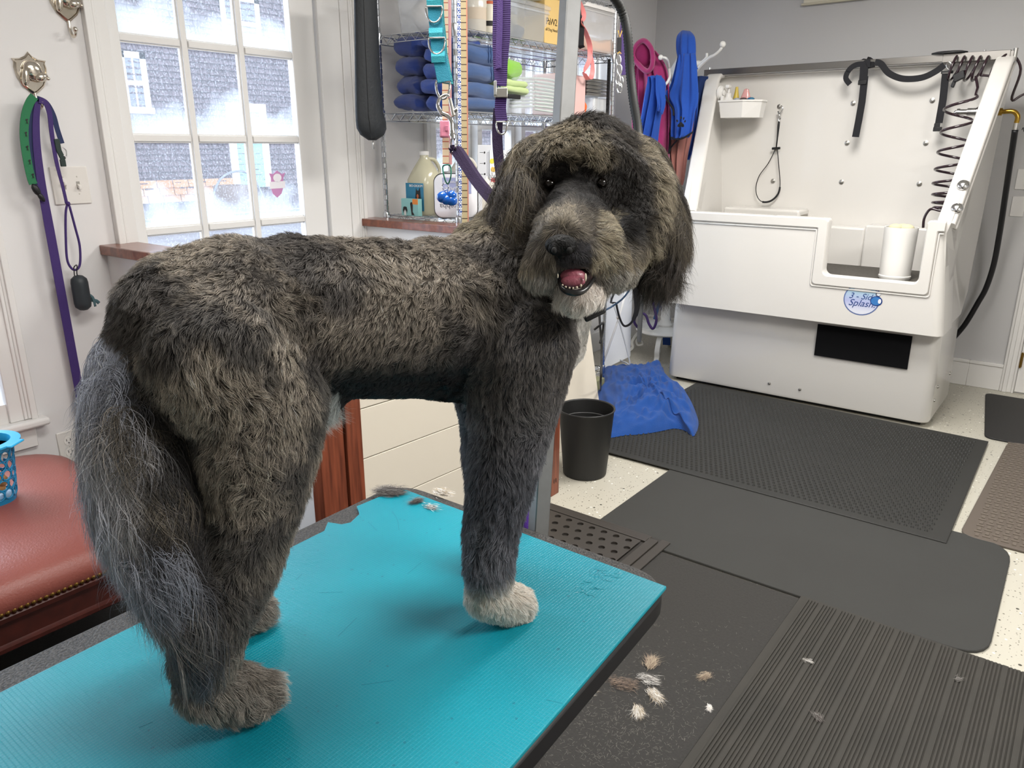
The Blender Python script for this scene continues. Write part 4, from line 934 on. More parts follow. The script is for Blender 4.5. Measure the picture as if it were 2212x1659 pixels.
# faucet through the right wing, brass elbow and supply hose behind
fa = thing('wall_faucet', 'chrome and brass tap fitting through the right side of the tub', 'faucet', at(2100, 243, Y=5.0))
pf = at(2100, 242, X=TXR-.07)
pf = Vector((TXR-.10, 5.06, at(2100, 242, Y=5.06).z))
b = B()
for x0, x1, r_ in ((-.0, .05, .022), (.045, .065, .028), (-.035, .0, .016), (-.05, -.035, .020)): cyl(b, pf+Vector((x0, 0, 0)), pf+Vector((x1, 0, 0)), r_)
ball(b, pf+Vector((-.055, 0, 0)), .012); link('spout', b, M_chrome, fa, smooth=40)
pb_ = at(2180, 255, X=TXR+.02); pb_ = Vector((TXR+.01, 5.12, pf.z))
b = B(); cyl(b, pb_, pb_+Vector((.05, 0, 0)), .02); tube(b, smooth_path([pb_+Vector((.05, 0, 0)), pb_+Vector((.10, 0, 0)), pb_+Vector((.125, 0, -.025)), pb_+Vector((.125, 0, -.06))], 5), .013, 10); link('brass_elbow', b, mat('polished_brass', 'b08d3c', .25, 1), fa, smooth=40)
b = B(); box(b, pb_+Vector((0, -.03, -.10)), pb_+Vector((.015, .03, .10))); link('bracket', b, M_black, fa, bevel=.003)
b = B(); cyl(b, pb_+Vector((.125, 0, -.06)), pb_+Vector((.125, 0, -.095)), .014); link('hose_nut', b, M_steel, fa, smooth=40)
hh = pb_+Vector((.125, 0, -.095))
b = B(); tube(b, smooth_path([hh]+[at(x, y, Y=yy) for x, y, yy in ((2184, 340, 5.2), (2172, 420, 5.3), (2160, 500, 5.4), (2147, 570, 5.45), (2130, 622, 5.47), (2112, 655, 5.48), (2085, 700, 5.5), (2060, 730, 5.52))], 8), .016, 10); solo('supply_hose', b, M_black, 'thick black hose dropping behind the right side of the tub', 'hose', smooth=True)
b = B(); pts = []
for k in range(60): a = k*.9; pts.append(hh+Vector((.03+k*.0028, .012*math.cos(a), -.0+.012*math.sin(a))))
tube(b, pts, .002, 5); solo('spring_cord', b, M_black, 'small black springy cord at the brass fitting right of the tub', 'cord')
# coiled purple-brown hose
M_coil = mat('plum_coil_hose', '2b1a22', .18, coat=.5)
ch = thing('coiled_hose', 'glossy plum coil hose hanging down inside the right of the tub', 'hose', at(2060, 300, Y=4.95))
b = B(); pts = []
yc = 4.95
zt = at(2085, 205, Y=yc).z; zb_ = at(2040, 445, Y=yc).z; turns = 8.4; N = 300
top = at(2108, 165, Y=5.08)
for k in range(N):
    f = k/(N-1); g = 1-(1-f)**1.9; s_ = g
    y_ = 205+(452-205)*s_; xm = 2078+(2046-2078)*min(1, s_*1.25)
    th_ = .35+turns*2*PI*f; r_ = .074 if f < .8 else .074-.012*(f-.8)/.2
    c = at(xm, y_, Y=yc); pts.append(c+Vector((r_*math.sin(th_+.6), r_*.8*math.cos(th_+.6), 0)))
pts = smooth_path([top, at(2112, 190, Y=5.05)], 3)+pts
tail = smooth_path([pts[-1], at(2030, 455, Y=4.9), at(2010, 452, Y=4.9), at(1997, 470, Y=4.9), at(1994, 492, Y=4.9)], 6)
tube(b, pts+tail[1:], .0074, 8); link('coil', b, M_coil, ch, smooth=True)
b = B(); pts = []
for k in range(120):
    f = k/119; a = f*4.6*2*PI; c = at(2050+f*78, 148, Y=5.1); pts.append(c+Vector((-.0, .055*math.cos(a), .062*math.sin(a)))+Vector((.02*math.sin(a), 0, 0)))
pts += smooth_path([pts[-1], at(2150, 165, Y=5.06), at(2138, 168, Y=5.04), at(2150, 140, Y=5.08), (-.56, 5.13, TOPZ+.03), (-.50, 5.16, TOPZ-.05), (-.52, 5.2, TOPZ-.2), (-.46, 5.22, TOPZ-.17), (-.3, 5.24, TOPZ-.13)], 6)
tube(b, pts, .0068, 8); link('wrapped_coil', b, M_coil, ch, smooth=True)
b = B(); ch_c = at(2072, 165, Y=5.04); obox(b, ch_c, (.025, 0, .012), (0, .015, 0), (-.006, 0, .02)); obox(b, ch_c+Vector((-.02, 0, -.03)), (.006, 0, .025), (0, .01, 0), (-.008, 0, .004)); link('coil_clip', b, M_black, ch, bevel=.004)
# restraint straps over the rail
YS = 5.08
def S(x, y, Y=YS): return at(x, y, Y=Y)
st = thing('restraint_strap', 'black restraint strap hanging from the rail at the middle of the tub back', 'strap', S(1860, 150))
b = B(); ribbon(b, [S(1868, 165), S(1862, 220), S(1855, 260), S(1848, 296)], .040, .004, X1); link('hanging_strap', b, M_blackfab, st)
b = B(); ribbon(b, smooth_path([S(1880, 136), S(1868, 140), S(1866, 158), S(1864, 178)], 4), [.045]*13, .006, X1); link('loop', b, M_blackfab, st)
b = B(); ribbon(b, smooth_path([S(1872, 138), S(1850, 140), S(1835, 150), S(1827, 168), S(1836, 182)], 5), .030, .004, Vector((.5, 0, 1))); link('curled_end', b, M_blackfab, st)
b = B(); obox(b, S(1863, 178), (.024, 0, 0), (0, .007, 0), (0, 0, .014)); link('slide_buckle', b, M_black, st, bevel=.004)
b = B(); ribbon(b, smooth_path([S(1862, 140, 5.11), S(1868, 133, 5.12), S(1878, 134, 5.12), S(1880, 147, 5.10)], 4), .05, .004, X1); link('rail_wrap', b, M_blackfab, st)
b = B(); ribbon(b, smooth_path([S(1890, 134), S(1903, 138), S(1920, 158), S(1950, 170), S(1990, 168), S(2020, 155), S(2040, 140)], 6), .034, .003, Vector((.45, 0, 1))); solo('draped_strap', b, M_blackfab, 'black strap sagging along the tub rail between the two hanging straps', 'strap')
st2 = thing('restraint_strap', 'black restraint strap with buckle end hanging beside the coiled hose', 'strap', S(2040, 160))
b = B(); ribbon(b, [S(2043, 158), S(2037, 215), S(2028, 266)], .038, .004, X1); link('hanging_strap', b, M_blackfab, st2)
b = B(); obox(b, S(2025, 279), (.022, 0, 0), (0, .006, 0), (0, 0, .012)); obox(b, S(2024, 272), (.015, 0, 0), (0, .005, 0), (0, 0, .015)); link('side_buckle', b, M_black, st2, bevel=.003)
b = B(); obox(b, S(2046, 156), (.03, 0, 0), (0, .006, 0), (0, 0, .008)); link('top_buckle', b, M_black, st2, bevel=.003)
b = B(); box(b, S(2045, 158)+Vector((-.02, -.008, -.003)), S(2045, 158)+Vector((.02, -.005, .003))); link('silver_slide', b, M_chrome, st2)
b = B(); tube(b, smooth_path([S(2050, 152), S(2044, 142), S(2050, 134), S(2057, 142), S(2050, 152)], 4), .004, 8); link('eye_hook', b, M_chrome, st2, smooth=True)
b = B(); lathe(b, (at(2050, 122, Y=5.13).x, 5.13, TOPZ+.049), [(.07, 0), (.07, .006), (.05, .012), (0, .012)], 20, sx=1.3, sy=.7); solo('rubber_pad', b, M_black, 'flat black rubber pad lying on the tub rail above the strap buckle', 'pad', smooth=40)
# cable noose on the back panel
nz_ = thing('cable_noose', 'thin black cable tether loop with chrome snap hanging on the tub back', 'tether', at(1680, 320, Y=5.17))
def Q(x, y): return at(x, y, Y=5.165)
b = B(); tube(b, smooth_path([Q(1687, 228), Q(1691, 235), Q(1685, 246), Q(1681, 256), Q(1684, 264)], 4), .005, 8); tube(b, [Q(1681, 240), Q(1686, 258)], .006, 8); link('snap', b, M_chrome, nz_, smooth=True)
b = B(); tube(b, [Q(1683, 262), Q(1682, 270), Q(1680, 292), Q(1677, 318)], [.006, .008, .005, .004], 8); link('cable_shank', b, M_black, nz_, smooth=True)
b = B(); cyl(b, Q(1668, 321), Q(1685, 320), .008); link('slider', b, M_black, nz_, smooth=40)
b = B(); lpth = smooth_path([Q(1676, 320), Q(1660, 352), Q(1640, 380), Q(1633, 405), Q(1636, 425), Q(1647, 436), Q(1665, 434), Q(1680, 420), Q(1685, 400), Q(1683, 365), Q(1679, 322)], 7); tube(b, lpth, .0028, 6); link('cable_loop', b, M_black, nz_, smooth=True)
n_ = len(lpth); b = B(); tube(b, lpth[int(n_*.5):int(n_*.79)], .0065, 8); link('rubber_sleeve', b, M_black, nz_, smooth=True)
# suction corner caddy
kc = at(1598, 235, Y=4.98)
cd = thing('suction_caddy', 'white suction cup caddy fixed in the left corner of the tub', 'caddy', kc-Vector((0, 0, .08)))
x0 = at(1558, 230, Y=4.98).x; x1 = at(1640, 230, Y=4.98).x; zt_ = at(1600, 216, Y=4.98).z; zb2 = at(1600, 254, Y=4.98).z
def cring(f, z): 
    w_ = (x1-x0)*f; xm = (x0+x1)/2
    yf = 4.94-(f-1)*.12
    return [(xm-w_/2, yf, z), (xm+w_*.12, yf, z), (xm+w_/2, 5.02-(f-1)*.12, z), (xm+w_/2, 5.10, z), (xm-w_/2, 5.10, z)]
b = B(); loft(b, [cring(.9, zb2), cring(1.0, zt_-.012), cring(1.05, zt_-.01), cring(1.05, zt_), cring(.97, zt_), cring(.88, zb2+.01)]); link('tray', b, M_white, cd)
b = B(); lathe(b, (x0-.028, 5.02, zt_+.05), [(.045, 0), (.04, .012), (.018, .02), (.018, .03), (0, .032)], 20, axis=(1, -.2, 0)); link('suction_cup', b, M_white, cd, smooth=40)
b = B(); box(b, (x0-.012, 4.98, zt_-.07), (x0+.004, 5.03, zt_+.03)); link('arm', b, M_white, cd, bevel=.004)
pb = thing('pump_bottle', 'white pump bottle standing in the corner caddy', 'bottle', (at(1572, 225, Y=5.02).x, 5.02, zb2+.012)); c = Vector(pb['_o'])
b = B(); lathe(b, c, [(.04, 0), (.042, .01), (.042, .09), (.02, .115), (.02, .125)], 18); link('body', b, M_white, pb, smooth=40)
b = B(); cyl(b, c+Z1*.12, c+Z1*.14, .018); cyl(b, c+Z1*.14, c+Z1*.175, .007); box(b, c+Vector((-.012, -.03, .17)), c+Vector((.012, .012, .19))); link('pump', b, M_white, pb, bevel=.003)
c = Vector((at(1609, 225, Y=5.03).x, 5.035, zb2+.012)); pk = thing('squeeze_bottle', 'pale pink clear squeeze bottle in the corner caddy', 'bottle', c)
b = B(); lathe(b, c, [(.026, 0), (.032, .02), (.03, .11), (.018, .145), (.014, .16), (0, .165)], 18, sx=1.1, sy=.7); link('body', b, clearplastic('pink_clear', 'e7a7a4', .7), pk, smooth=40)
c = Vector((at(1588, 222, Y=5.06).x, 5.07, zb2+.012)); b = B(); lathe(b, c, [(.02, 0), (.022, .1), (.012, .15), (.008, .18), (0, .18)], 14); solo('nozzle_bottle', b, mat('yellow_plastic', 'c8b04a', .4), 'thin yellow bottle behind the pump bottle in the caddy', 'bottle', smooth=40)
for (x, cc, nm_, lb) in ((1592, '9aa0a6', 'scrubber', 'grey rubber scrubber lying on the caddy front'), (1606, '4b3f42', 'brush', 'dark oval brush lying on the caddy'), (1622, '2b6a8c', 'brush', 'teal blue oval brush at the right of the caddy')):
    p = at(x, 212, Y=4.99); b = B(); ball(b, (p.x, 4.99, zt_+.005), (.024, .02, .01), 2); solo(nm_, b, mat('c'+cc, cc, .5), lb, nm_, smooth=True)
# white cup/bucket inside the tub with sponge
cp_ = at(1940, 566, Y=4.66); c = Vector((at(1942, 530, Y=4.66).x, 4.66, .802))
bu = thing('white_pail', 'white plastic pail standing at the tub entry', 'pail', c)
b = B(); rr_ = (at(1980, 530, Y=4.66).x-at(1906, 530, Y=4.66).x)/2; hh_ = at(1942, 490, Y=4.66).z-.802
lathe(b, c, [(rr_*.9, 0), (rr_*.97, .012), (rr_*.97, .02), (rr_*.93, .024), (rr_, hh_), (rr_-.006, hh_), (rr_*.9-.004, .02), (0, .02)], 28); link('body', b, M_white, bu, smooth=40)
b = B()
for dx, dy in ((-.03, 0), (.025, .01), (0, .03)): ball(b, c+Vector((dx, dy, hh_-.005)), (.038, .03, .022), 2)
solo('bath_sponges', b, mat('pale_sponge', 'cfc9a8', .9), 'pale yellow sponges heaped in the white pail', 'sponge', smooth=True)
# framed board high on the back wall
pA = at(1735, 8, Y=BY-.03); pB = at(1888, -8, Y=BY-.03)
fb_ = thing('wall_board', 'cream edged board on the grey wall, only its lower edge in view', 'board', ((pA.x+pB.x)/2, BY, pA.z))
b = B(); box(b, (pA.x, BY-.03, pA.z), (pB.x, BY, pA.z+.28)); link('panel', b, mat('cream_board', 'd9d3c2', .6), fb_, bevel=.003)
b = B(); box(b, (pA.x-.012, BY-.036, pA.z-.012), (pB.x+.012, BY-.004, pA.z+.002)); link('frame_edge', b, mat('cream_board_edge', 'c9c2ae', .5), fb_, bevel=.003)
# switch plates by the back door
for (xc, zc) in ((-.43, 1.32), (-.43, 1.16)):
    b = B(); box(b, (xc-.036, BY-.007, zc-.06), (xc+.036, BY, zc+.06)); o = solo('wall_plate', b, M_trim, 'blank grey wall plate, %s of the pair right of the tub' % ('upper' if zc > 1.2 else 'lower'), 'plate', bevel=.003)

# ---------------------------------------------------------------- black bin, blue towel heap, leaning board, sign
bn_c = Vector((-1.775, 2.90, 0))
wb_ = thing('waste_bin', 'round black plastic waste bin standing before the white board', 'bin', bn_c)
b = B(); lathe(b, bn_c, [(.098, 0), (.104, .006), (.130, .318), (.135, .330), (.133, .334), (.127, .330), (.101, .012), (0, .012)], 36); link('body', b, mat('matte_black_bin', '1f1f1f', .5), wb_, smooth=40)
b = B(); tube(b, [bn_c+Vector((.1325*math.cos(a*PI/18), .1325*math.sin(a*PI/18), .331)) for a in range(36)], .0035, 8, closed=True); link('rim', b, mat('matte_black_rim', '2a2a2b', .35), wb_, smooth=True)
# liner line
b = B(); tube(b, [bn_c+Vector((.1225*math.cos(a*PI/18), .1225*math.sin(a*PI/18), .265)) for a in range(36)], .0018, 6, closed=True); link('inner_ridge', b, mat('bin_ridge', '6a6a6a', .4), wb_, smooth=True)
b = B(); q0 = at(1302, 928, Z=.0); q1 = at(1272, 690, Y=q0.y)
dl = (q1-q0); prism(b, [q0, q0+dl*1.35, q0+dl*1.35+Vector((0, -.62, 0)), q0+Vector((0, -.62, 0))], (-.012, 0, 0)); solo('leaning_board', b, M_board, 'cream white board leaning between the waste bin and wire rack', 'board', bevel=.002)
# heap of blue towel
hp_px = [(1293, 945), (1300, 905), (1285, 862), (1298, 838), (1300, 803), (1330, 795), (1372, 797), (1408, 791), (1432, 800), (1440, 822), (1468, 838), (1492, 868), (1507, 905), (1508, 925), (1498, 945), (1478, 932), (1455, 928), (1430, 933), (1390, 940), (1350, 943), (1318, 948)]
outl = [at(x, y, Z=.014) for x, y in hp_px]; cen = sum(outl, Vector())/len(outl)
n_o = 84; ol = smooth_path(outl, 4, True); vs = []; fs = []
NR = 26
for i in range(NR+1):
    f = i/NR
    for k, p in enumerate(ol):
        q = cen+(p-cen)*f; vs.append((q.x, q.y, .0))
P_ = np.array(vs); rad = np.repeat(np.arange(NR+1)/NR, len(ol))
hgt = (1-rad**3.2)*.085
rid = np.abs(fbm(P_*np.array([1, 1, 1]), 15, 3, 3)); rid2 = 1-np.abs(fbm(P_*np.array([1, 2.2, 1]), 34, 8, 3))
hgt = hgt*(.55+.7*(1-rid))+(1-rad**8)*.055*rid2**5
hgt = np.maximum(hgt, .002)+.018+np.where(P_[:, 1] > 3.15, .012, 0)
P_[:, 2] = hgt; P_[rad > .99, 2] = .020
no = len(ol)
for i in range(NR):
    for k in range(no): fs.append((i*no+k, i*no+(k+1) % no, (i+1)*no+(k+1) % no, (i+1)*no+k))
me = bpy.data.meshes.new('towel_heap'); c0 = Vector((cen.x, cen.y, .01)); me.from_pydata([(a-c0.x, c-c0.y, d_-c0.z) for a, c, d_ in P_], [], fs); me.materials.append(mat('bright_blue_terry', '124690', .95, sheen=.1, noise=(10, .5), c2='113f80', bump=(300, 1)))
for p in me.polygons: p.use_smooth = True
o = bpy.data.objects.new('crumpled_towel', me); COL.objects.link(o); o.location = c0; tag(o, 'crumpled royal blue towel lying on the floor behind the waste bin', 'towel')
m_ = o.modifiers.new('sub', 'SUBSURF'); m_.levels = 1; m_.render_levels = 1
# folding banner with crossed wire legs, seen below the dog chin
bs_ = thing('banner_stand', 'white fabric banner on crossed thin white wire legs behind the rack', 'stand', (-2.62, 4.6, 0))
def G(x, y, Y=4.5): return at(x, y, Y=Y)
b = B(); prism(b, [G(1298, 800, 4.5), G(1361, 770, 4.75), G(1366, 610, 4.75), G(1300, 600, 4.5)], (0, .004, 0)); link('fabric', b, mat('white_banner', 'dfe2e8', .8), bs_)
M_rod = mat('white_rod', 'e4e4e4', .35)
b = B(); tube(b, [G(1293, 812, 4.3), G(1336, 690, 4.4), G(1352, 630, 4.42)], .007, 8); link('leg', b, M_rod, bs_, smooth=True)
b = B(); tube(b, smooth_path([G(1318, 640, 4.45), G(1336, 690, 4.42), G(1360, 780, 4.4), G(1352, 783, 4.4), G(1340, 778, 4.45)], 5), .005, 8); link('leg', b, mat('grey_rod', 'a9adb5', .4), bs_, smooth=True)
b = B(); lathe(b, G(1336, 686, 4.38), [(.014, 0), (.012, .01), (0, .012)], 10, axis=(0, -1, 0)); link('pivot', b, M_chrome, bs_, smooth=40)
b = B(); tube(b, smooth_path([Vector((-2.39, 4.1, G(1300, 668, 4.1).z)), G(1322, 662, 4.2), G(1345, 645, 4.2), G(1362, 622, 4.2), G(1372, 600, 4.2)], 6), .006, 8); solo('grey_cord', b, mat('slate_cord', '39506a', .5), 'slate blue cord crossing in front of the white banner', 'cord')
b = B(); ribbon(b, smooth_path([Vector((-2.49, 5.08, 1.2)), G(1328, 630, 4.4), G(1331, 655, 4.25), G(1338, 685, 4.25), G(1347, 703, 4.25), G(1358, 702, 4.25), G(1368, 690, 4.25), G(1376, 665, 4.25), G(1374, 620, 4.25)], 6), [.014]*36+[.022+.03*i/12 for i in range(13)], .003, X1); solo('black_sling', b, M_blackfab, 'black strap loop hanging in front of the white banner', 'strap')

# ---------------------------------------------------------------- white coat tree with robes and towels
ctc = Vector((-2.47, 5.12, 0))
tr = thing('coat_tree', 'white ornate coat tree in the corner left of the tub', 'coat rack', ctc)
M_iron = mat('white_cast_iron', 'e9e8e4', .4)
b = B(); lathe(b, ctc, [(.05, .22), (.055, .24), (.035, .27), (.032, .36), (.038, .38), (.026, .42), (.026, 1.6), (.034, 1.63), (.024, 1.66), (.024, 1.95), (.04, 1.98), (.03, 2.02), (0, 2.05)], 20); link('pole', b, M_iron, tr, smooth=40)
b = B(); lathe(b, ctc+Vector((0, 0, .185)), [(0, 0), (.20, 0), (.215, .012), (.20, .028), (.05, .04), (0, .04)], 28); link('base_plate', b, M_iron, tr, smooth=40)
for k in range(4):
    a = math.radians(-75+90*k); d_ = Vector((math.cos(a), math.sin(a), 0)); b = B()
    ribbon(b, smooth_path([ctc+d_*.10+Z1*.19, ctc+d_*.19+Z1*.165, ctc+d_*.24+Z1*.09, ctc+d_*.235+Z1*.04, ctc+d_*.27+Z1*.012, ctc+d_*.31+Z1*.02], 5), [.035+.0*i for i in range(26)], .02, d_.cross(Z1))
    tube(b, smooth_path([ctc+d_*.17+Z1*.12, ctc+d_*.21+Z1*.10, ctc+d_*.20+Z1*.06, ctc+d_*.16+Z1*.07, ctc+d_*.17+Z1*.10], 5), .008, 6)
    link('scroll_foot', b, M_iron, tr, bevel=.003)
def arm(pts, r_=.010):
    b = B(); p = smooth_path(pts, 6); tube(b, p, [r_*(1-.35*i/len(p)) for i in range(len(p))], 8); ball(b, p[-1], r_*1.7, 2); link('scroll_hook', b, M_iron, tr, smooth=True)
c_ = lambda x, y, Y: at(x, y, Y=Y)
arm([ctc+Z1*1.78, c_(1500, 160, 5.0), c_(1528, 128, 4.95), c_(1545, 118, 4.93), c_(1557, 106, 4.92), c_(1561, 96, 4.92)], .012)
b = B(); p = smooth_path([c_(1505, 140, 4.98), c_(1518, 132, 4.97), c_(1526, 124, 4.96), c_(1527, 115, 4.96)], 5); tube(b, p, .008, 8); ball(b, c_(1508, 137, 4.98), (.03, .014, .018), 2); link('leaf_ornament', b, M_iron, tr, smooth=True)
arm([ctc+Z1*1.8, c_(1420, 150, 4.85), c_(1398, 118, 4.72), c_(1386, 103, 4.68), c_(1386, 94, 4.68)])
arm([ctc+Z1*1.7, c_(1446, 150, 4.8), c_(1440, 128, 4.7), c_(1432, 124, 4.68), c_(1427, 124, 4.68)])
arm([c_(1446, 150, 4.78), c_(1447, 166, 4.75), c_(1440, 180, 4.72), c_(1430, 188, 4.7)], .011)
arm([ctc+Z1*1.8, c_(1480, 130, 4.95), c_(1480, 95, 4.9), c_(1482, 76, 4.9)])
def drape(name, rows, m, label, cat, nf=7, amp=.018, th=.008, sub=2, seed=0, root=None, lab=None):
    """cloth hanging through rows of (left point, right point); pleats along the row normal"""
    K = 40; vs = []; N_ = len(rows); L = smooth_path([r[0] for r in rows], 5); Rr = smooth_path([r[1] for r in rows], 5); n = len(L)
    rs_ = random.Random(seed); ph = [rs_.random()*6.28 for _ in range(4)]
    b = B(); g = []
    for i in range(n):
        f = i/(n-1); row = []
        for k in range(K+1):
            u = k/K; p = L[i].lerp(Rr[i], u); dirw = (Rr[i]-L[i]); nr = Vector((dirw.y, -dirw.x, 0)); nr = nr.normalized() if nr.length > 1e-6 else Vector((0, -1, 0))
            if nr.y > 0: nr = -nr
            d_ = 1.5*amp*(.6+.6*f)*(math.sin(nf*2*PI*u+ph[0]+.8*math.sin(2.3*f+ph[1]))+.5*math.sin(nf*3.3*u*PI+ph[2]+f*1.5))+.035*math.sin(PI*u)*1.2
            row.append(b.verts.new(p+nr*d_))
        g.append(row)
    for i in range(n-1):
        for k in range(K): b.faces.new((g[i][k], g[i][k+1], g[i+1][k+1], g[i+1][k]))
    if root is None: o = solo(name, b, m, label, cat, smooth=True)
    else: o = link(name, b, m, root, smooth=True)
    s = o.modifiers.new('solid', 'SOLIDIFY'); s.thickness = th; s.offset = 1
    return o
def row(x0, y0, x1, y1, Y): return (at(x0, y0, Y=Y), at(x1, y1, Y=Y))
M_pink = mat('raspberry_terry', 'b03073', .95, sheen=.5, noise=(12, .5), c2='92255c', bump=(400, .8))
pr_ = thing('pink_robe', 'raspberry pink terry robe hanging on the left of the coat tree', 'robe', at(1410, 250, Y=4.75))
drape('body', [row(1375, 130, 1415, 110, 4.74), row(1368, 200, 1440, 150, 4.75), row(1368, 300, 1446, 220, 4.76), row(1380, 330, 1446, 320, 4.78), row(1390, 430, 1446, 420, 4.8)], M_pink, None, None, 4, .014, root=pr_, seed=3)
b = B(); hoodp = smooth_path([at(x, y, Y=4.66) for x, y in ((1392, 88), (1408, 108), (1409, 140), (1398, 154), (1380, 140), (1368, 118), (1376, 96))], 5, True)
tube(b, hoodp, .016, 8, closed=True); link('hood_edge', b, M_pink, pr_, smooth=True)
b = B(); ball(b, at(1388, 118, Y=4.70), (.062, .05, .085), 3); link('hood', b, mat('raspberry_terry_dark', '8a2257', .95), pr_, smooth=True)
M_rob = mat('bright_blue_fleece', '1f50b0', .9, sheen=.15, bump=(300, .5), noise=(6, .3), c2='1b4699')
drape('blue_towel', [row(1400, 168, 1424, 162, 4.62), row(1392, 200, 1438, 185, 4.62), row(1382, 260, 1425, 262, 4.63), row(1376, 300, 1418, 310, 4.65), row(1376, 330, 1412, 345, 4.66)], M_rob, 'blue towel hanging in front of the pink robe', 'towel', 3, .012, seed=5)
b = drape('blue_flap', [row(1420, 165, 1430, 163, 4.60), row(1418, 195, 1438, 200, 4.6), row(1422, 215, 1440, 225, 4.6), row(1428, 236, 1434, 248, 4.6)], M_rob, 'small blue towel corner sticking out right of the hanging blue towel', 'towel', 1.5, .008, seed=6)
M_blk = mat('black_piping', '14161c', .8)
br = thing('paw_towel', 'bright blue fleece towel with black paw print hanging from top hook', 'towel', at(1475, 200, Y=4.8))
drape('hood', [row(1474, 70, 1490, 70, 4.86), row(1465, 80, 1500, 82, 4.80), row(1464, 105, 1502, 110, 4.78), row(1468, 130, 1500, 135, 4.78), row(1462, 150, 1506, 150, 4.78)], M_rob, None, None, 2.5, .006, root=br, seed=2)
drape('body', [row(1464, 120, 1503, 115, 4.76), row(1450, 180, 1507, 160, 4.75), row(1437, 205, 1510, 215, 4.75), row(1452, 235, 1503, 245, 4.74), row(1453, 290, 1497, 285, 4.73), row(1455, 300, 1490, 296, 4.73)], M_rob, None, None, 3, .009, root=br, seed=9)
YP = 4.635
b = B(); pwc = at(1471, 267, Y=YP)
def blob(cx, cy, rx, ry, rot=0):
    pts = []
    for k in range(14):
        a = 2*PI*k/14; x = rx*math.cos(a); y = ry*math.sin(a); pts.append(at(cx+x*math.cos(rot)-y*math.sin(rot), cy+x*math.sin(rot)+y*math.cos(rot), Y=YP))
    prism(b, pts, (0, -.003, 0))
blob(1471, 270, 6.5, 4); blob(1467, 272, 3.5, 2.6); blob(1475, 272, 3, 2.6); blob(1471, 267, 3.4, 3.2); blob(1463, 261, 2.0, 2.8, -.5); blob(1471.5, 254, 2.2, 3, 0); blob(1477, 256, 1.3, 3, .2); blob(1480, 262, 1.3, 2.8, .3)
link('paw_print', b, M_blk, br)
b = B(); tube(b, smooth_path([at(x, y, Y=4.69) for x, y in ((1437, 206), (1445, 222), (1454, 236), (1455, 250))], 5), .006, 6); tube(b, smooth_path([at(x, y, Y=4.69) for x, y in ((1450, 297), (1462, 301), (1478, 297), (1497, 285))], 5), .006, 6); link('black_piping', b, M_blk, br, smooth=True)
drape('blue_towel', [row(1440, 210, 1510, 200, 4.95), row(1440, 300, 1505, 300, 4.95), row(1436, 345, 1490, 345, 4.95)], M_rob, 'blue towel hanging behind the paw print towel', 'towel', 4, .012, seed=15)
drape('brown_towel', [row(1448, 225, 1500, 225, 4.86), row(1444, 265, 1498, 280, 4.85), row(1446, 330, 1486, 340, 4.84), row(1455, 360, 1480, 385, 4.84), row(1462, 395, 1476, 400, 4.84)], mat('dusty_brown_fleece', 'a06a60', .9, sheen=.4, noise=(6, .4), c2='875349'), 'dusty brown towel with black piping hanging under the paw print towel', 'towel', 3, .012, seed=11)
b = B(); tube(b, smooth_path([at(x, y, Y=4.76) for x, y in ((1444, 272), (1447, 300), (1445, 332))], 5), .007, 6); tube(b, smooth_path([at(x, y, Y=4.76) for x, y in ((1463, 303), (1450, 318), (1446, 330))], 5), .005, 6); solo('piping_strip', b, M_blk, 'black piped edge of the brown towel below the paw print', 'edge', smooth=True)
drape('navy_towel', [row(1506, 165, 1530, 165, 5.05), row(1500, 260, 1515, 260, 5.05), row(1495, 320, 1505, 320, 5.05)], mat('navy_fleece', '1a2f5e', .95), 'dark navy towel squeezed between the paw print towel and tub', 'towel', 1.5, .008, seed=12)
b = B(); prism(b, [at(x, y, Y=5.3) for x, y in ((1441, 160), (1466, 120), (1466, 240), (1440, 240))], (0, .01, 0)); solo('white_garment', b, mat('white_terry', 'd9dce0', .95), 'white towel behind the paw print towel on the coat tree', 'towel')
# lower stuff by the coat tree foot
b = B(); tube(b, smooth_path([at(x, y, Y=4.7) for x, y in ((1405, 620), (1412, 660), (1418, 690), (1411, 710), (1402, 700), (1394, 680), (1378, 678), (1370, 695), (1382, 712))], 6), .009, 6); solo('purple_leash', b, M_purple, 'purple leash tangled at the foot of the coat tree', 'leash', smooth=True)
b = B(); obox(b, at(1383, 690, Y=4.65), (.013, 0, 0), (0, .013, 0), (0, 0, .16)); solo('metal_tube', b, M_gal, 'short bright metal tube standing in front of the coat tree', 'tube', bevel=.003)
b = B(); ribbon(b, [at(1436, 615, Y=4.75), at(1425, 650, Y=4.75), at(1414, 690, Y=4.75)], .022, .003, X1); solo('blue_leash', b, mat('steel_blue_webbing', '32568c', .7), 'steel blue strap slanting in front of the coat tree pole', 'strap')
b = B(); ribbon(b, [at(1432, 640, Y=5.2), at(1440, 690, Y=5.2), at(1440, 745, Y=5.2)], .06, .01, X1); solo('navy_cloth', b, mat('navy_cloth', '24478f', .9), 'navy cloth strip hanging between the coat tree foot and tub', 'cloth')
b = B(); ball(b, at(1405, 705, Y=5.05), (.07, .05, .05), 3); o = solo('plastic_bag', b, M_clear, 'clear plastic bag at the foot of the coat tree', 'bag', smooth=True); jitter(o, .012, 30)

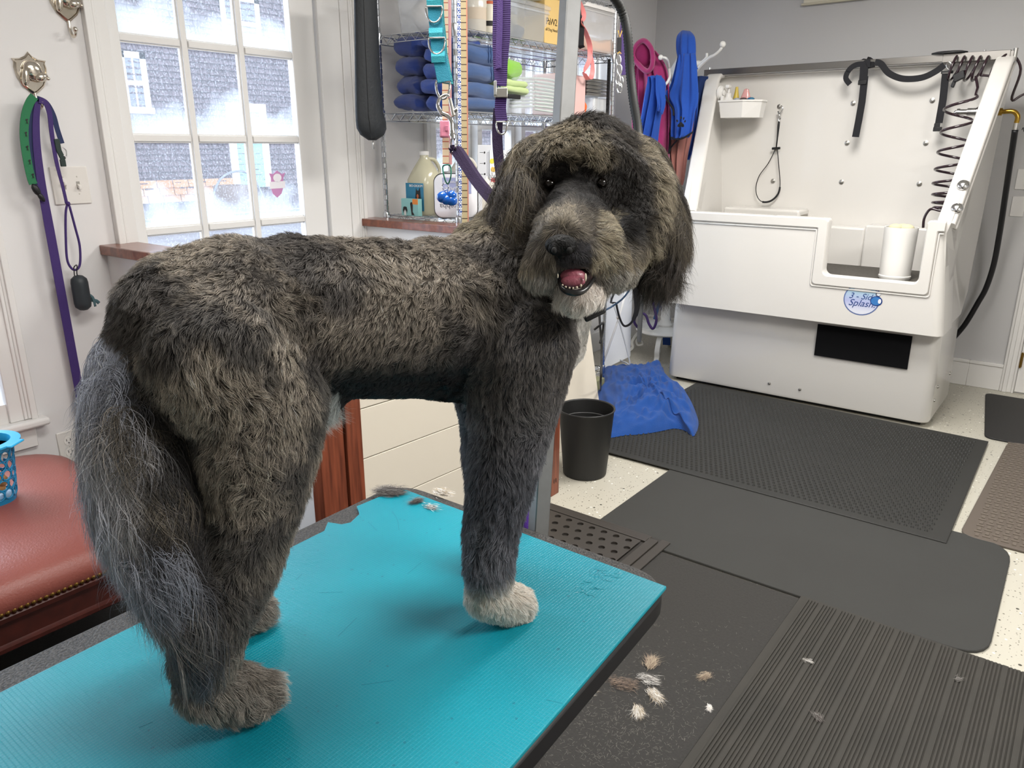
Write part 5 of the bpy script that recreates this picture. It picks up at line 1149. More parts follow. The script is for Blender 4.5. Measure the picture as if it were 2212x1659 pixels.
# ---------------------------------------------------------------- chrome wire shelving rack
RX0, RX1, RY0, RY1 = -2.885, -2.40, 2.73, 4.10
rk = thing('wire_rack', 'tall chrome wire shelving rack in front of the windows', 'rack', ((RX0+RX1)/2, (RY0+RY1)/2, 0))
for (x, y) in ((RX0, RY0), (RX1, RY0), (RX0, RY1), (RX1, RY1)):
    b = B(); prof = []; z = .03
    while z < 2.42: prof += [(.0125, z), (.0125, z+.021), (.0105, z+.0225), (.0105, z+.0245)]; z += .0255
    lathe(b, (x, y, 0), prof, 12); link('post', b, M_wire, rk, smooth=30)
    b = B(); lathe(b, (x, y, 0), [(.02, 0), (.024, .004), (.024, .012), (.01, .016), (.008, .035)], 14); link('foot', b, M_black, rk, smooth=40)
SHZ = [.15, .62, 1.175, 1.66, 2.005, 2.27]
shelf_m = None
for zi, z in enumerate(SHZ):
    for (x, y) in ((RX0, RY0), (RX1, RY0), (RX0, RY1), (RX1, RY1)):
        b = B(); lathe(b, (x, y, z-.02), [(.0165, -.018), (.018, .0), (.018, .03), (.0165, .035)], 14); link('collar', b, M_wire, rk, smooth=40)
    if shelf_m is None:
        b = B()
        for dz, r_ in ((0, .0032), (-.034, .0032)):
            tube(b, [(RX0, RY0, z+dz), (RX1, RY0, z+dz), (RX1, RY1, z+dz), (RX0, RY1, z+dz)], r_, 6, closed=True)
        def truss(p0, p1, n):
            p0 = Vector(p0); p1 = Vector(p1); pts = []
            for i in range(n*2+1): pts.append(p0.lerp(p1, i/(n*2))+Vector((0, 0, -.002 if i % 2 else -.032)))
            tube(b, pts, .0022, 5)
        truss((RX0, RY0, z), (RX1, RY0, z), 8); truss((RX0, RY1, z), (RX1, RY1, z), 8); truss((RX1, RY0, z), (RX1, RY1, z), 22); truss((RX0, RY0, z), (RX0, RY1, z), 22)
        o = link('shelf_frame', b, M_wire, rk, smooth=50); shelf_m = o; base_z = z
        b = B()
        for k in range(52):
            y = RY0+(k+1)*(RY1-RY0)/53; tube(b, [(RX0, y, z+.003), (RX1, y, z+.003)], .0013, 4)
        for k in range(3): tube(b, [(RX0+.12*(k+1), RY0, z), (RX0+.12*(k+1), RY1, z)], .0025, 5)
        d0 = link('shelf_wires', b, M_wire, rk, parent=o); d0['kind'] = 'stuff'
    else:
        o = shelf_m.copy(); COL.objects.link(o); o.parent = rk; o.location = (0, 0, z-base_z)
        d_ = d0.copy(); COL.objects.link(d_); d_.parent = o
S3, S4, S5, S6 = 1.18, 1.665, 2.01, 2.275
# wire grid at the back
b = B()
for k in range(30): y = 2.95+k*.045; tube(b, [(-2.90, y, 1.68), (-2.90, y, 2.0)], .0014, 4)
for k in range(8): tube(b, [(-2.90, 2.95, 1.69+k*.043), (-2.90, 4.26, 1.69+k*.043)], .0014, 4)
o = solo('wire_grid', b, M_wire, 'white wire grid panel standing behind the rack against the window', 'grid')

def folded(name, lo, hi, layers, m, label, grp=None, ax='x', seed=0, jit=.006, stripes=False):
    """folded towel seen from the fold: layers of cloth with rounded ends"""
    lo = Vector(lo); hi = Vector(hi); H = hi.z-lo.z; t = H/layers; root = thing(name, label, 'towel', ((lo.x+hi.x)/2, (lo.y+hi.y)/2, lo.z), grp)
    b = B()
    for k in range(layers):
        z0 = lo.z+k*t
        r_ = t*.5; ins = .006*((k*7+seed) % 3)
        # cross-section rounded in the visible side directions
        rings = []
        for a in range(9):
            ph = -PI/2+PI*a/8; dz = r_*math.sin(ph); off = r_*(1-math.cos(ph))
            rings.append([(x+(lo.x+hi.x)/2, y+(lo.y+hi.y)/2, z0+t/2+dz) for x, y in rrect(hi.x-lo.x-2*off-2*ins, hi.y-lo.y-2*off-2*ins, .028, 4)])
        loft(b, rings)
    bmesh.ops.subdivide_edges(b, edges=b.edges, cuts=2, use_grid_fill=True)
    o = link('folded_cloth', b, m, root, smooth=60)
    P0 = np.array(root['_o']); me = o.data; n = len(me.vertices); co = np.empty(n*3); me.vertices.foreach_get('co', co); co = co.reshape(-1, 3); P_ = co+P0
    co += np.stack([fbm(P_, 24, seed+i, 2) for i in range(3)], 1)*jit+np.stack([fbm(P_, 90, seed+9+i, 2) for i in range(3)], 1)*jit*.35; co[:, 2] = np.clip(co[:, 2], 0.0, H+.003); me.vertices.foreach_set('co', co.ravel()); me.update()
    if stripes:
        b = B()
        for q in range(3):
            yy = hi.y-.055-q*.018
            tube(b, [(hi.x+.0005, yy, lo.z+.012), (hi.x+.003, yy, lo.z+H*.5), (hi.x-.001, yy, hi.z-.008)], .0022, 5)
        link('woven_stripe', b, mat('stripe_blue', '24406e', .8), root, smooth=True)
    return root
# left pile (navy), middle bunch, right pile (faded blue with stripes)
zt = S4+.004
for k, (h_, lb) in enumerate(((.075, 'bottom'), (.095, 'second'), (.095, 'third'), (.085, 'top'))):
    folded('folded_towel', (-2.84, 2.755, zt), (-2.66, 3.05, zt+h_), 1, M_blued, '%s navy towel of the left pile on the middle shelf' % lb, 'navy towels on the rack', seed=k, jit=.013); zt += h_-.008
zt = S4+.004
for k, (h_, lb) in enumerate(((.065, 'bottom'), (.07, 'second'), (.07, 'third'), (.065, 'fourth'), (.05, 'top'))):
    folded('folded_towel', (-2.645, 2.745, zt), (-2.50, 3.03, zt+h_), 1, M_blue, '%s royal blue bunched towel of the middle pile' % lb, 'royal blue towels on the rack', seed=20+k, jit=.014); zt += h_-.002
zt = S4+.004; yA = 2.80; yB = at(1095, 200, X=-2.42).y
for k, (h_, lb) in enumerate(((.055, 'bottom'), (.08, 'second'), (.08, 'third'), (.098, 'top'))):
    e = (.03, 0, -.03, -.05)[k]
    folded('folded_towel', (-2.62, yA, zt), (-2.42, yB+e, zt+h_), 1, M_blueg, '%s faded blue striped towel of the right pile' % lb, 'striped blue towels on the rack', seed=40+k, jit=.008, stripes=True); zt += h_-.005
# clear bin with cords, green cloths on its left
yc0 = at(1095, 220, X=-2.43).y+.03; yc1 = at(1228, 220, X=-2.43).y
cbx = thing('clear_bin', 'clear plastic bin full of pale grey cords on the middle shelf', 'bin', (-2.55, (yc0+yc1)/2, S4+.005))
b = B(); H_ = .20
loft(b, [[(x-2.55, y+(yc0+yc1)/2, z) for x, y in rrect(.25*f, (yc1-yc0)*f, .02)] for z, f in ((S4+.005, .93), (S4+.005+H_, 1), (S4+.008+H_, 1.03))], caps=False); link('bin_wall', b, M_clear, cbx, smooth=40)
b = B(); r2 = random.Random(4)
for k in range(9):
    zc = S4+.03+k*.017; ym = (yc0+yc1)/2; ph = r2.random()*.04
    tube(b, smooth_path([(-2.46-.01*r2.random(), yc0+.03+.02*r2.random(), zc), (-2.435, ym-.02+ph, zc+.012), (-2.437, yc1-.05-ph, zc+.004), (-2.45, yc1-.03-ph, zc-.006), (-2.437, yc1-.08-ph, zc-.012), (-2.435, ym-.05, zc-.004)], 6), .0055, 7)
o = solo('grey_cords', b, mat('pale_grey_cord', 'bfc8c4', .7), 'pale grey looped cords packed in the clear bin', 'cord', smooth=True); o['kind'] = 'stuff'
gy0 = at(1097, 200, X=-2.40).y-.02
folded('folded_cloth', (-2.56, gy0, S4+.09), (-2.395, gy0+.21, S4+.155), 2, mat('pale_lime_terry', 'c4d896', .95, sheen=.4, bump=(400, .8)), 'pale lime folded cloth under the bright green one', seed=60)
g_ = folded('folded_cloth', (-2.56, gy0, S4+.157), (-2.40, gy0+.18, S4+.25), 1, mat('lime_terry', '86c43a', .95, sheen=.5, bump=(400, .8)), 'bright lime green folded cloth beside the striped blue towels', seed=61, jit=.012)
b = B(); box(b, (-2.41, gy0+.02, S4+.065), (-2.395, gy0+.12, S4+.086)); solo('dark_handle', b, M_black, 'short dark handle sticking out beneath the lime cloths', 'handle', bevel=.004)
# right end of middle shelf: pink-white tub, trays, bag
ya = at(1240, 220, X=-2.43).y; yb = at(1262, 220, X=-2.43).y
b = B(); prism(b, [(-2.6, ya-.16, S4+.006), (-2.42, ya-.16, S4+.006), (-2.42, yb, S4+.006), (-2.6, yb, S4+.006)], (0, 0, .21)); solo('pink_tub', b, clearplastic('milky_pink', 'f0c9c4', .8), 'milky pink storage tub behind the grooming post on the middle shelf', 'tub', bevel=.01)
for k in range(5):
    b = B(); y0 = at(1264, 200, X=-2.45).y; box(b, (-2.62, y0, S4+.12+k*.019), (-2.44, y0+.22, S4+.131+k*.019)); box(b, (-2.63, y0-.008, S4+.131+k*.019), (-2.43, y0+.228, S4+.134+k*.019))
    solo('metal_tray', b, M_steel, 'thin grey metal tray, %s of the stack right of the pink tub' % ('lowest', 'second lowest', 'middle', 'second highest', 'highest')[k], 'tray', 'stacked metal trays')
b = B(); ball(b, (-2.46, at(1256, 215, X=-2.42).y+.05, S4+.05), (.03, .045, .05), 3); o = solo('orange_pouch', b, mat('orange_plastic', 'ee6a2c', .5), 'orange pouch low on the middle shelf beside the pink tub', 'pouch', smooth=True); jitter(o, .006, 40)
b = B(); box(b, (-2.64, at(1270, 215, X=-2.5).y, S4+.005), (-2.46, at(1302, 215, X=-2.5).y, S4+.115)); o = solo('clear_box', b, M_clearw, 'milky clear box under the metal trays on the middle shelf', 'box', bevel=.008)
# shelf above: clear boxes, jar, carton, bin with orange stuff
def crate(name, label, y0, y1, x0, x1, z0, h, m, lid=None, ctn=None):
    r = thing(name, label, 'box', ((x0+x1)/2, (y0+y1)/2, z0)); cx_, cy_ = (x0+x1)/2, (y0+y1)/2
    b = B(); loft(b, [[(x+cx_, y+cy_, z) for x, y in rrect((x1-x0)*f, (y1-y0)*f, .025)] for z, f in ((z0, .86), (z0+.004, .90), (z0+h*.97, 1), (z0+h, 1.0))]); link('body', b, m, r, smooth=40)
    if lid:
        b = B(); loft(b, [[(x+cx_, y+cy_, z) for x, y in rrect((x1-x0)*f, (y1-y0)*f, .03)] for z, f in ((z0+h, 1.05), (z0+h+.014, 1.06), (z0+h+.02, 1.0), (z0+h+.024, .96))]); link('lid', b, lid, r, smooth=40)
    b = B(); loft(b, [[(x+cx_, y+cy_, z) for x, y in rrect((x1-x0)*1.03, (y1-y0)*1.03, .028)] for z in (z0+h-.02, z0+h-.012)]); link('rim_band', b, m, r, smooth=40)
    return r
crate('storage_box', 'clear frosted box at the left end of the upper shelf', 2.76, 2.98, -2.80, -2.56, S5, .25, M_clear)
b = B(); ball(b, (-2.68, 2.86, S5+.08), (.08, .08, .07), 3); o = solo('white_bundle', b, mat('white_cotton', 'ece7df', .95), 'white bundle inside the left clear box', 'bundle', smooth=True); jitter(o, .01, 25)
ya = at(1104, 60, X=-2.42).y; yb = at(1190, 60, X=-2.42).y
crate('storage_box', 'clear lidded box with dark items at the middle of the upper shelf', ya-.06, yb, -2.62, -2.42, S5, .155, M_clear, M_clear)
for (dx, dy, dz, rr3, cc, lb) in ((0, .05, .05, .05, '5c5a50', 'olive'), (.02, .14, .045, .045, '3c3d40', 'charcoal'), (.0, .1, .10, .045, '8a8470', 'khaki')):
    b = B(); ball(b, (-2.52+dx, ya+dy, S5+dz), (rr3, rr3*1.2, rr3*.8), 3); o = solo('cloth_bundle', b, mat('bundle'+cc, cc, .8), lb+' bundle inside the clear lidded box', 'bundle', smooth=True); jitter(o, .01, 30)
yj = at(1030, 30, X=-2.5).y
jr = thing('plastic_jar', 'large translucent jar left of the lidded box on the upper shelf', 'jar', (-2.52, yj, S5))
b = B(); lathe(b, (-2.52, yj, S5), [(.06, 0), (.068, .01), (.068, .17), (.05, .2), (.05, .22)], 24); link('body', b, clearplastic('jar_milky', 'e6e0d4', .75), jr, smooth=40)
b = B(); lathe(b, (-2.52, yj, S5+.22), [(.054, 0), (.054, .03), (0, .03)], 24); link('lid', b, M_white, jr, smooth=40)
b = B(); lathe(b, (-2.52, yj, S5+.06), [(.0685, 0), (.0685, .05)], 24); bm_l = link('label', b, mat('jar_label', 'c8b9a6', .6), jr, smooth=40)
b = B(); yk = at(1057, 30, X=-2.46).y; lathe(b, (-2.46, yk, S5), [(.03, 0), (.032, .01), (.032, .11), (.025, .13)], 20); o = tin_ = thing('paint_tin', 'small tin with orange lid right of the large jar', 'tin', (-2.46, yk, S5)); link('body', b, mat('tin_cream', 'd9d2c0', .4), tin_, smooth=40)
b = B(); lathe(b, (-2.46, yk, S5+.1301), [(.027, 0), (.028, .012), (0, .014)], 20); link('lid', b, mat('orange_lid', 'c0603c', .4), tin_, smooth=40)
b = B(); lathe(b, (-2.46, yk, S5+.035), [(.0326, 0), (.0326, .022)], 20, ); link('label_band', b, M_blackrub, tin_, smooth=40)
# kraft carton with its print
y0 = at(1178, 60, X=-2.42).y; y1 = at(1222, 60, X=-2.42).y
kc_ = thing('kraft_carton', 'tan cardboard carton with brown lettering beside the grooming post', 'carton', (-2.5, (y0+y1)/2, S5))
b = B(); box(b, (-2.60, y0, S5+.001), (-2.425, y1+.03, S5+.215)); link('body', b, mat('kraft_card', 'd6b676', .8), kc_, bevel=.002)
b = B(); box(b, (-2.60, y0-.002, S5+.2155), (-2.423, y1+.03, S5+.235)); link('flap', b, mat('kraft_card_light', 'e0c58c', .8), kc_, bevel=.002)
text('print', 'PaW2', mat('print_brown', '4a3a24', .7), kc_, (-2.4245, (y0+y1)/2-.03, S5+.105), (0, 1, 0), (0, 0, 1), .045, spacing=.85)
text('print', 'all Dog Need', mat('print_brown'), kc_, (-2.4245, (y0+y1)/2-.03, S5+.068), (0, 1, 0), (0, 0, 1), .020)
b = B(); box(b, (-2.6, y0-.15, S5+.2), (-2.44, y0+.12, S5+.26)); solo('paper_box', b, mat('cream_paper', 'efe8cf', .7), 'cream paper box lying behind the top of the carton', 'box', bevel=.002)
# bin with orange cloth, at the far end
ya = at(1262, 60, X=-2.40).y; yb = at(1340, 60, X=-2.40).y
crate('storage_bin', 'tall milky bin with white lid at the right end of the upper shelf', ya, yb, -2.60, -2.40, S5, .215, clearplastic('milky_grey', 'dcdad8', .5), mat('milky_lid', 'e2dfdc', .5))
b = B(); prism(b, [(-2.42, ya+.03, S5+.01), (-2.42, yb-.04, S5+.01), (-2.42, yb-.03, S5+.09), (-2.42, yb-.09, S5+.07), (-2.42, (ya+yb)/2+.02, S5+.055), (-2.42, ya+.07, S5+.07), (-2.42, ya+.02, S5+.13)], (-.12, 0, 0)); o = solo('peach_cloth', b, mat('peach_fleece', 'f2b27c', .95), 'peach orange cloth inside the tall milky bin', 'cloth', bevel=.012)
# pink ribbon strap hanging before the bin, on the post side
TTp = 2.0
b = B()
pth = smooth_path([at(x, y, X=-2.378) for x, y in ((1250, 4), (1262, 34), (1256, 48), (1266, 72), (1274, 100), (1273, 130), (1262, 152), (1263, 160), (1272, 172), (1279, 160), (1280, 135), (1277, 108))], 6)
ribbon(b, pth, .028, .002, [(_R*math.cos(i*.12)+_F*math.sin(i*.12)) for i in range(len(pth))]); solo('pink_ribbon', b, mat('salmon_ribbon', 'ef8f8e', .5), 'salmon pink ribbon loop dangling right of the grooming post', 'ribbon', smooth=40)
b = B(); pth = [at(x, y, X=-2.384) for x, y in ((1250, 6), (1254, 36), (1256, 60), (1253, 98), (1258, 103))]; ribbon(b, pth, [.012, .012, .03, .04, .03], .004, _R); solo('black_cloth_strip', b, M_blackfab, 'black cloth strip behind the salmon ribbon', 'strip')
# bottom visible shelf: jugs, boxes, caddy tin
def jug(y, x, z, m, label, lab=None, hd=1):
    r = thing('gallon_jug', label, 'jug', (x, y, z)); b = B()
    prof = [(.068, 0), (.075, .01), (.075, .17), (.062, .215), (.035, .255), (.022, .275), (.022, .295)]
    loft(b, [[(px+x, py+y, z+h) for px, py in rrect(2*r_, 2*r_, r_*.6 if h < .2 else r_*.98, 5)] for r_, h in prof]); link('body', b, m, r, smooth=50)
    b = B(); lathe(b, (x, y, z+.287), [(.024, 0), (.024, .018), (0, .02)], 18); link('cap', b, M_white if lab != 'g' else mat('dark_green_cap', '2c4a3c', .4), r, smooth=40)
    b = B(); tube(b, smooth_path([(x+.0, y+.02*hd, z+.27), (x+.012, y+.06*hd, z+.262), (x+.02, y+.085*hd, z+.22), (x+.02, y+.075*hd, z+.17), (x+.01, y+.065*hd, z+.16)], 6), .0095, 10); link('handle', b, m, r, smooth=True)
    return r
yj = at(905, 400, X=-2.60).y
j1 = jug(2.86, -2.735, S3, clearplastic('jug_yellow', 'cfcaae', .82), 'gallon jug of yellowish liquid with blue label on the lower shelf')
p = Vector((-2.735, 2.86, S3)); b = B(); box(b, (p.x-.060, p.y-.0775, S3+.022), (p.x+.060, p.y-.0755, S3+.155)); lb_ = link('label', b, mat('blue_label', '2f7ea0', .4), j1)
b = B(); prism(b, [(p.x-.060+u*.12, p.y-.0777, S3+.022+v*.133) for u, v in ((.50, 0), (.52, .35), (.56, .6), (.60, .84), (.64, .74), (.74, .74), (.82, .86), (.84, .6), (.86, .3), (.92, 0))], (0, -.0006, 0)); link('label_dog', b, M_black, j1, parent=lb_)
b = B(); prism(b, [(p.x-.060+u*.12, p.y-.0784, S3+.022+v*.133) for u, v in ((.66, .40), (.62, .56), (.68, .62), (.74, .56), (.72, .46))], (0, -.0004, 0)); link('label_snout', b, mat('rust_print', 'c8683c', .5), j1, parent=lb_)
b = B(); box(b, (p.x-.052, p.y-.0782, S3+.026), (p.x-.028, p.y-.0776, S3+.042)); link('barcode', b, mat('barcode_white', 'dddddd', .6), j1, parent=lb_)
text('label_print', 'BIO-GROOM', mat('label_white', 'f0f0f0', .5), j1, (p.x+.012, p.y-.0788, S3+.142), (1, 0, 0), (0, 0, 1), .016, lb_)
b = B(); lo = Vector((-2.79, 2.742, S3)); box(b, lo, lo+Vector((.115, .028, .082)))
tbx = thing('treat_carton', 'small pale teal carton with black dog picture before the gallon jug', 'carton', lo); link('body', b, mat('pale_teal_card', '8fc6c4', .5), tbx, bevel=.001)
b = B(); box(b, lo+Vector((.078, -.0006, .056)), lo+Vector((.115, 0, .082))); link('orange_corner', b, mat('orange_print', 'e58b3c', .5), tbx)
b = B(); q = lo+Vector((.026, -.0004, .022))
prism(b, [q+Vector((a_*.016, 0, c_*.022)) for a_, c_ in ((-1, .2), (-.7, .9), (0, 1), (.7, .9), (1, .2), (.8, -.5), (.5, .3), (.4, -.9), (-.4, -.9), (-.5, .3), (-.8, -.5))], (0, -.0004, 0)); prism(b, [lo+Vector((x_, -.0004, z_)) for x_, z_ in ((.062, .058), (.066, .066), (.076, .066), (.08, .05), (.078, .02), (.09, .004), (.07, .004), (.066, .03))], (0, -.0004, 0)); link('dog_print', b, M_black, tbx)
b = B(); prism(b, [q+Vector((a_*.007, -.0006, c_*.014-.006)) for a_, c_ in ((-1, -1), (-.8, .2), (0, 1), (.8, .2), (1, -1))], (0, -.0004, 0)); link('dog_blaze', b, M_white, tbx)
# rounded white case leaning on shelf front
cc_ = thing('white_case', 'glossy white rounded case with dark edge propped upright on the lower shelf', 'case', (-2.44, 2.80, S3))
pC = at(977, 404, Y=2.735)
uu = Vector((1, .0, 0)); 
def ccring(w_, h_, r_, off, dx=0): return [Vector((-2.445, 2.76, S3+.103))+_R*(x)+Vector((0, 0, z))+Vector((_F.x, _F.y, 0)).normalized()*off for x, z in rrect(w_, h_, r_, 6)]
b = B(); loft(b, [ccring(.190, .188, .035, 0), ccring(.20, .198, .038, .006), ccring(.205, .203, .04, .03), ccring(.20, .2, .038, .04)]); link('body', b, mat('gloss_white', 'ecebef', .12, coat=.6), cc_, smooth=50)
b = B(); tube(b, ccring(.206, .204, .04, .032), .0028, 8, closed=True); link('dark_seam', b, M_black, cc_, smooth=True)
fwd = Vector((_F.x, _F.y, 0)).normalized(); o0 = Vector((-2.445, 2.76, S3+.103))-fwd*.0006
b = B(); prism(b, [o0+_R*x+Z1*z for x, z in ((-.06, .012), (.075, .012), (.075, .085), (-.06, .085))], -fwd*.0006); lbq = link('label', b, mat('lavender_label', 'aab0d6', .4), cc_)
text('upside_down_print', 'SAFE', mat('label_white'), cc_, o0+_R*-.02+Z1*.034-fwd*.0013, -_R, -Z1, .030, lbq)
text('upside_down_print', 'Groomer', mat('label_white'), cc_, o0+_R*-.02+Z1*.064-fwd*.0013, -_R, -Z1, .020, lbq)
text('handwriting', 'rebba', mat('pencil_grey', '6a6a74', .6), cc_, o0+_R*-.035-Z1*.045, -_R, -Z1, .036, None, .0003)
b = B(); prism(b, ccring(.16, .02, .009, .06), (0, 0, .001)); b.free()
# second jug, white bottle and label
j2 = jug(2.99, -2.60, S3, mat('jug_white', 'ded8cc', .5), 'white opaque gallon jug behind the propped white case', lab='g')
b = B(); prism(b, [(-2.665, 2.912, S3+.07), (-2.56, 2.912, S3+.07), (-2.56, 2.912, S3+.215), (-2.66, 2.912, S3+.21)], (0, -.001, 0)); link('label', b, mat('label_grey', 'cfcfd2', .5), j2)
text('label_print', 'Bio', mat('pencil_grey'), j2, (-2.635, 2.910, S3+.195), (1, 0, 0), (0, 0, 1), .03)
b = B(); lathe(b, (-2.46, 2.98, S3), [(.07, 0), (.075, .01), (.075, .13), (.05, .19), (.024, .24), (.022, .27)], 24)
wj = thing('white_jug', 'tall white jug with dark green cap right of the tape measures', 'jug', (-2.46, 2.98, S3)); link('body', b, mat('jug_white'), wj, smooth=40)
b = B(); lathe(b, (-2.46, 2.98, S3+.27), [(.021, 0), (.025, .035), (0, .037)], 18); link('cap', b, mat('dark_green_cap'), wj, smooth=40)
for k in range(7):
    b = B(); prism(b, [(-2.3905, 2.955, S3+.035+k*.011), (-2.3905, 2.995, S3+.035+k*.011), (-2.3905, 2.995, S3+.037+k*.011), (-2.3905, 2.955, S3+.037+k*.011)], (-.006, 0, 0)); link('print_line', b, mat('pencil_grey'), wj)
# printed panels and thermometer
ya = at(1032, 370, X=-2.41).y; yb = at(1064, 370, X=-2.41).y
th_ = thing('thermometer_board', 'grey white board with slim thermometer and dots standing on the lower shelf', 'board', (-2.41, (ya+yb)/2, S3))
b = B(); prism(b, [(-2.415, ya, S3+.004), (-2.415, yb, S3+.004), (-2.415, yb, S3+.335), (-2.415, ya+.01, S3+.335)], (-.006, 0, 0)); link('panel', b, mat('pale_grey_board', 'c9cbd0', .5), th_, bevel=.003)
b = B(); box(b, (-2.415, yb-.035, S3+.06), (-2.409, yb-.022, S3+.30)); link('thermometer_tube', b, mat('white_tube', 'e9ecf2', .2), th_, bevel=.002)
b = B()
for z in (.12, .2, .25, .30): lathe(b, (-2.4145, yb-.055, S3+z), [(.005, 0), (.005, .001), (0, .001)], 10, axis=(1, 0, 0)); box(b, (-2.4148, yb-.09, S3+z-.0008), (-2.4142, yb-.062, S3+z+.0008))
link('dot_marks', b, M_black, th_)
ya = at(1062, 370, X=-2.39).y; yb = at(1104, 370, X=-2.39).y
bd = thing('bird_print_board', 'white card printed with coloured birds behind the purple strap', 'card', (-2.40, (ya+yb)/2, S3))
b = B(); box(b, (-2.405, ya, S3+.004), (-2.40, yb, S3+.31)); link('card', b, mat('white_card', 'dfe2e6', .6), bd)
r2 = random.Random(3)
for (u, v, cc, a_) in ((.15, .85, 'd8d24a', .3), (.2, .72, 'e0b85a', .1), (.2, .55, 'cc5a5a', 0), (.45, .4, '3d7cae', .6), (.7, .78, '4aa3c8', 1.3), (.35, .2, '5a9a5a', .2), (.75, .12, 'e0875a', 1.2), (.7, .55, 'b84848', .9)):
    c = Vector((-2.3998, ya+(yb-ya)*u, S3+.31*v)); b = B(); pts = []
    for k in range(12): t = 2*PI*k/12; px, pz = .026*math.cos(t), .011*math.sin(t)*(1.3 if math.cos(t) < 0 else .7); pts.append(c+Vector((0, px*math.cos(a_)-pz*math.sin(a_), px*math.sin(a_)+pz*math.cos(a_))))
    prism(b, pts, (.0006, 0, 0)); link('bird_print', b, mat('print'+cc, cc, .6), bd)
yy = at(1116, 350, X=-2.45).y; sb = thing('spray_bottle', 'white spray bottle with green collar by the window behind the dog', 'bottle', (-2.48, yy+.02, S3)); c = Vector(sb['_o'])
b = B(); lathe(b, c, [(.034, 0), (.036, .01), (.036, .12), (.014, .17), (.014, .185)], 20); link('body', b, clearplastic('spray_clear', 'dfe8e6', .6), sb, smooth=40)
b = B(); lathe(b, c+Z1*.185, [(.016, 0), (.016, .022), (.008, .024)], 16); link('collar', b, mat('green_plastic', '3f9a70', .4), sb, smooth=40)
b = B(); prism(b, [c+Vector((0, y_, z_)) for y_, z_ in ((-.01, .208), (.01, .208), (.012, .235), (.03, .262), (-.045, .262), (-.045, .245), (-.02, .24))], (.016, 0, 0)); prism(b, [c+Vector((.004, y_, z_)) for y_, z_ in ((-.012, .235), (-.02, .235), (-.036, .20), (-.03, .195))], (.008, 0, 0)); link('trigger_head', b, M_white, sb, bevel=.003)
b = B(); yq = at(1112, 400, X=-2.42).y; ball(b, (-2.43, yq+.02, S3+.06), (.04, .06, .045), 3); solo('black_pouch', b, M_black, 'black rounded pouch on the lower shelf just left of the dog ear', 'pouch', smooth=True)
# cords and clips on the rack's right end
b = B(); z0_ = 1.3
pts = [(-2.385, at(1316, 130, X=-2.385).y, 1.98-k*.004) for k in range(170)]
tube(b, pts, [.0085 if k % 2 else .011 for k in range(170)], 8); solo('spiral_tube', b, M_black, 'black corrugated tube hanging down the right end of the rack', 'tube', smooth=50)
lt = thing('hanging_leads', 'purple lead with black strap and yellow stitching hanging at the rack end', 'leash', D(1345, 40, 3.3))
b = B(); ribbon(b, smooth_path([D(1349, 28, 3.35), D(1346, 80, 3.35), D(1349, 162, 3.35)], 5), .028, .003, _R); link('purple_band', b, M_purple, lt)
b = B(); tube(b, smooth_path([(-2.39, 4.10, 2.02), D(1345, 34, 3.33), D(1350, 30, 3.36)], 4), .003, 6); link('wire_hook', b, M_wire, lt)
b = B(); ribbon(b, [D(1338, 82, 3.3), D(1337, 112, 3.3)], .02, .005, _R); link('black_band', b, M_blackfab, lt)
b = B(); tube(b, [D(1335, 66, 3.28), D(1339, 80, 3.28), D(1347, 55, 3.28)], .0022, 6); tube(b, [D(1334, 116, 3.28), D(1338, 112, 3.28), D(1342, 116, 3.28)], .002, 6); link('yellow_thread', b, mat('yellow_thread', 'd9a32e', .6), lt)
for k, (x, y) in enumerate(((1336, 130), (1338, 150), (1335, 172), (1341, 176), (1338, 190))):
    b = B(); tube(b, smooth_path([D(x+5*math.cos(a), y+11*math.sin(a)-0, 3.28) for a in [i*PI/4 for i in range(8)]], 2, True), .003, 6, closed=True); link('lead_clip', b, M_chrome, lt, smooth=True)
# black cables down the front post below
b = B(); tube(b, smooth_path([D(1292, 640, 3.9), D(1296, 700, 3.9), D(1300, 760, 3.9), D(1297, 830, 3.9), at(1297, 842, Z=.008)], 8), .006, 6); tube(b, smooth_path([D(1284, 712, 3.88), D(1294, 704, 3.86), D(1303, 698, 3.86), D(1301, 720, 3.88), D(1296, 742, 3.88)], 6), .006, 6); solo('black_cables', b, M_black, 'black cables running down the rear post of the wire rack', 'cable', smooth=True)
b = B(); pb_ = at(1298, 838, Z=.03); obox(b, Vector((-2.38, 4.0, .06)), (.03, 0, 0), (0, .05, 0), (0, 0, .04)); solo('power_brick', b, mat('olive_plastic', '8a8a6a', .5), 'small olive power brick on the floor at the rack foot', 'adapter', bevel=.004)

# dryer hose, corrugated
b = B(); ax_ = smooth_path([D(1255, -60, 2.9), D(1320, -12, 2.95), D(1345, 28, 3.0), D(1356, 80, 3.02), D(1361, 150, 3.05), D(1368, 215, 3.05), D(1378, 280, 3.05), D(1376, 330, 3.02), D(1345, 410, 2.95), Vector((-1.76, 2.76, 1.30)), Vector((-1.84, 2.68, 1.195)), Vector((-2.0, 2.655, 1.187)), Vector((-2.2, 2.655, 1.187))], 10)
L_ = [ax_[0]]
for p in ax_[1:]:
    while (p-L_[-1]).length > .006: L_.append(L_[-1]+(p-L_[-1]).normalized()*.006)
tube(b, L_, [(.0195 if k % 2 else .0165) for k in range(len(L_))], 14); solo('dryer_hose', b, mat('hose_black', '121312', .55), 'thick black corrugated dryer hose arching down right of the rack', 'hose', smooth=60)

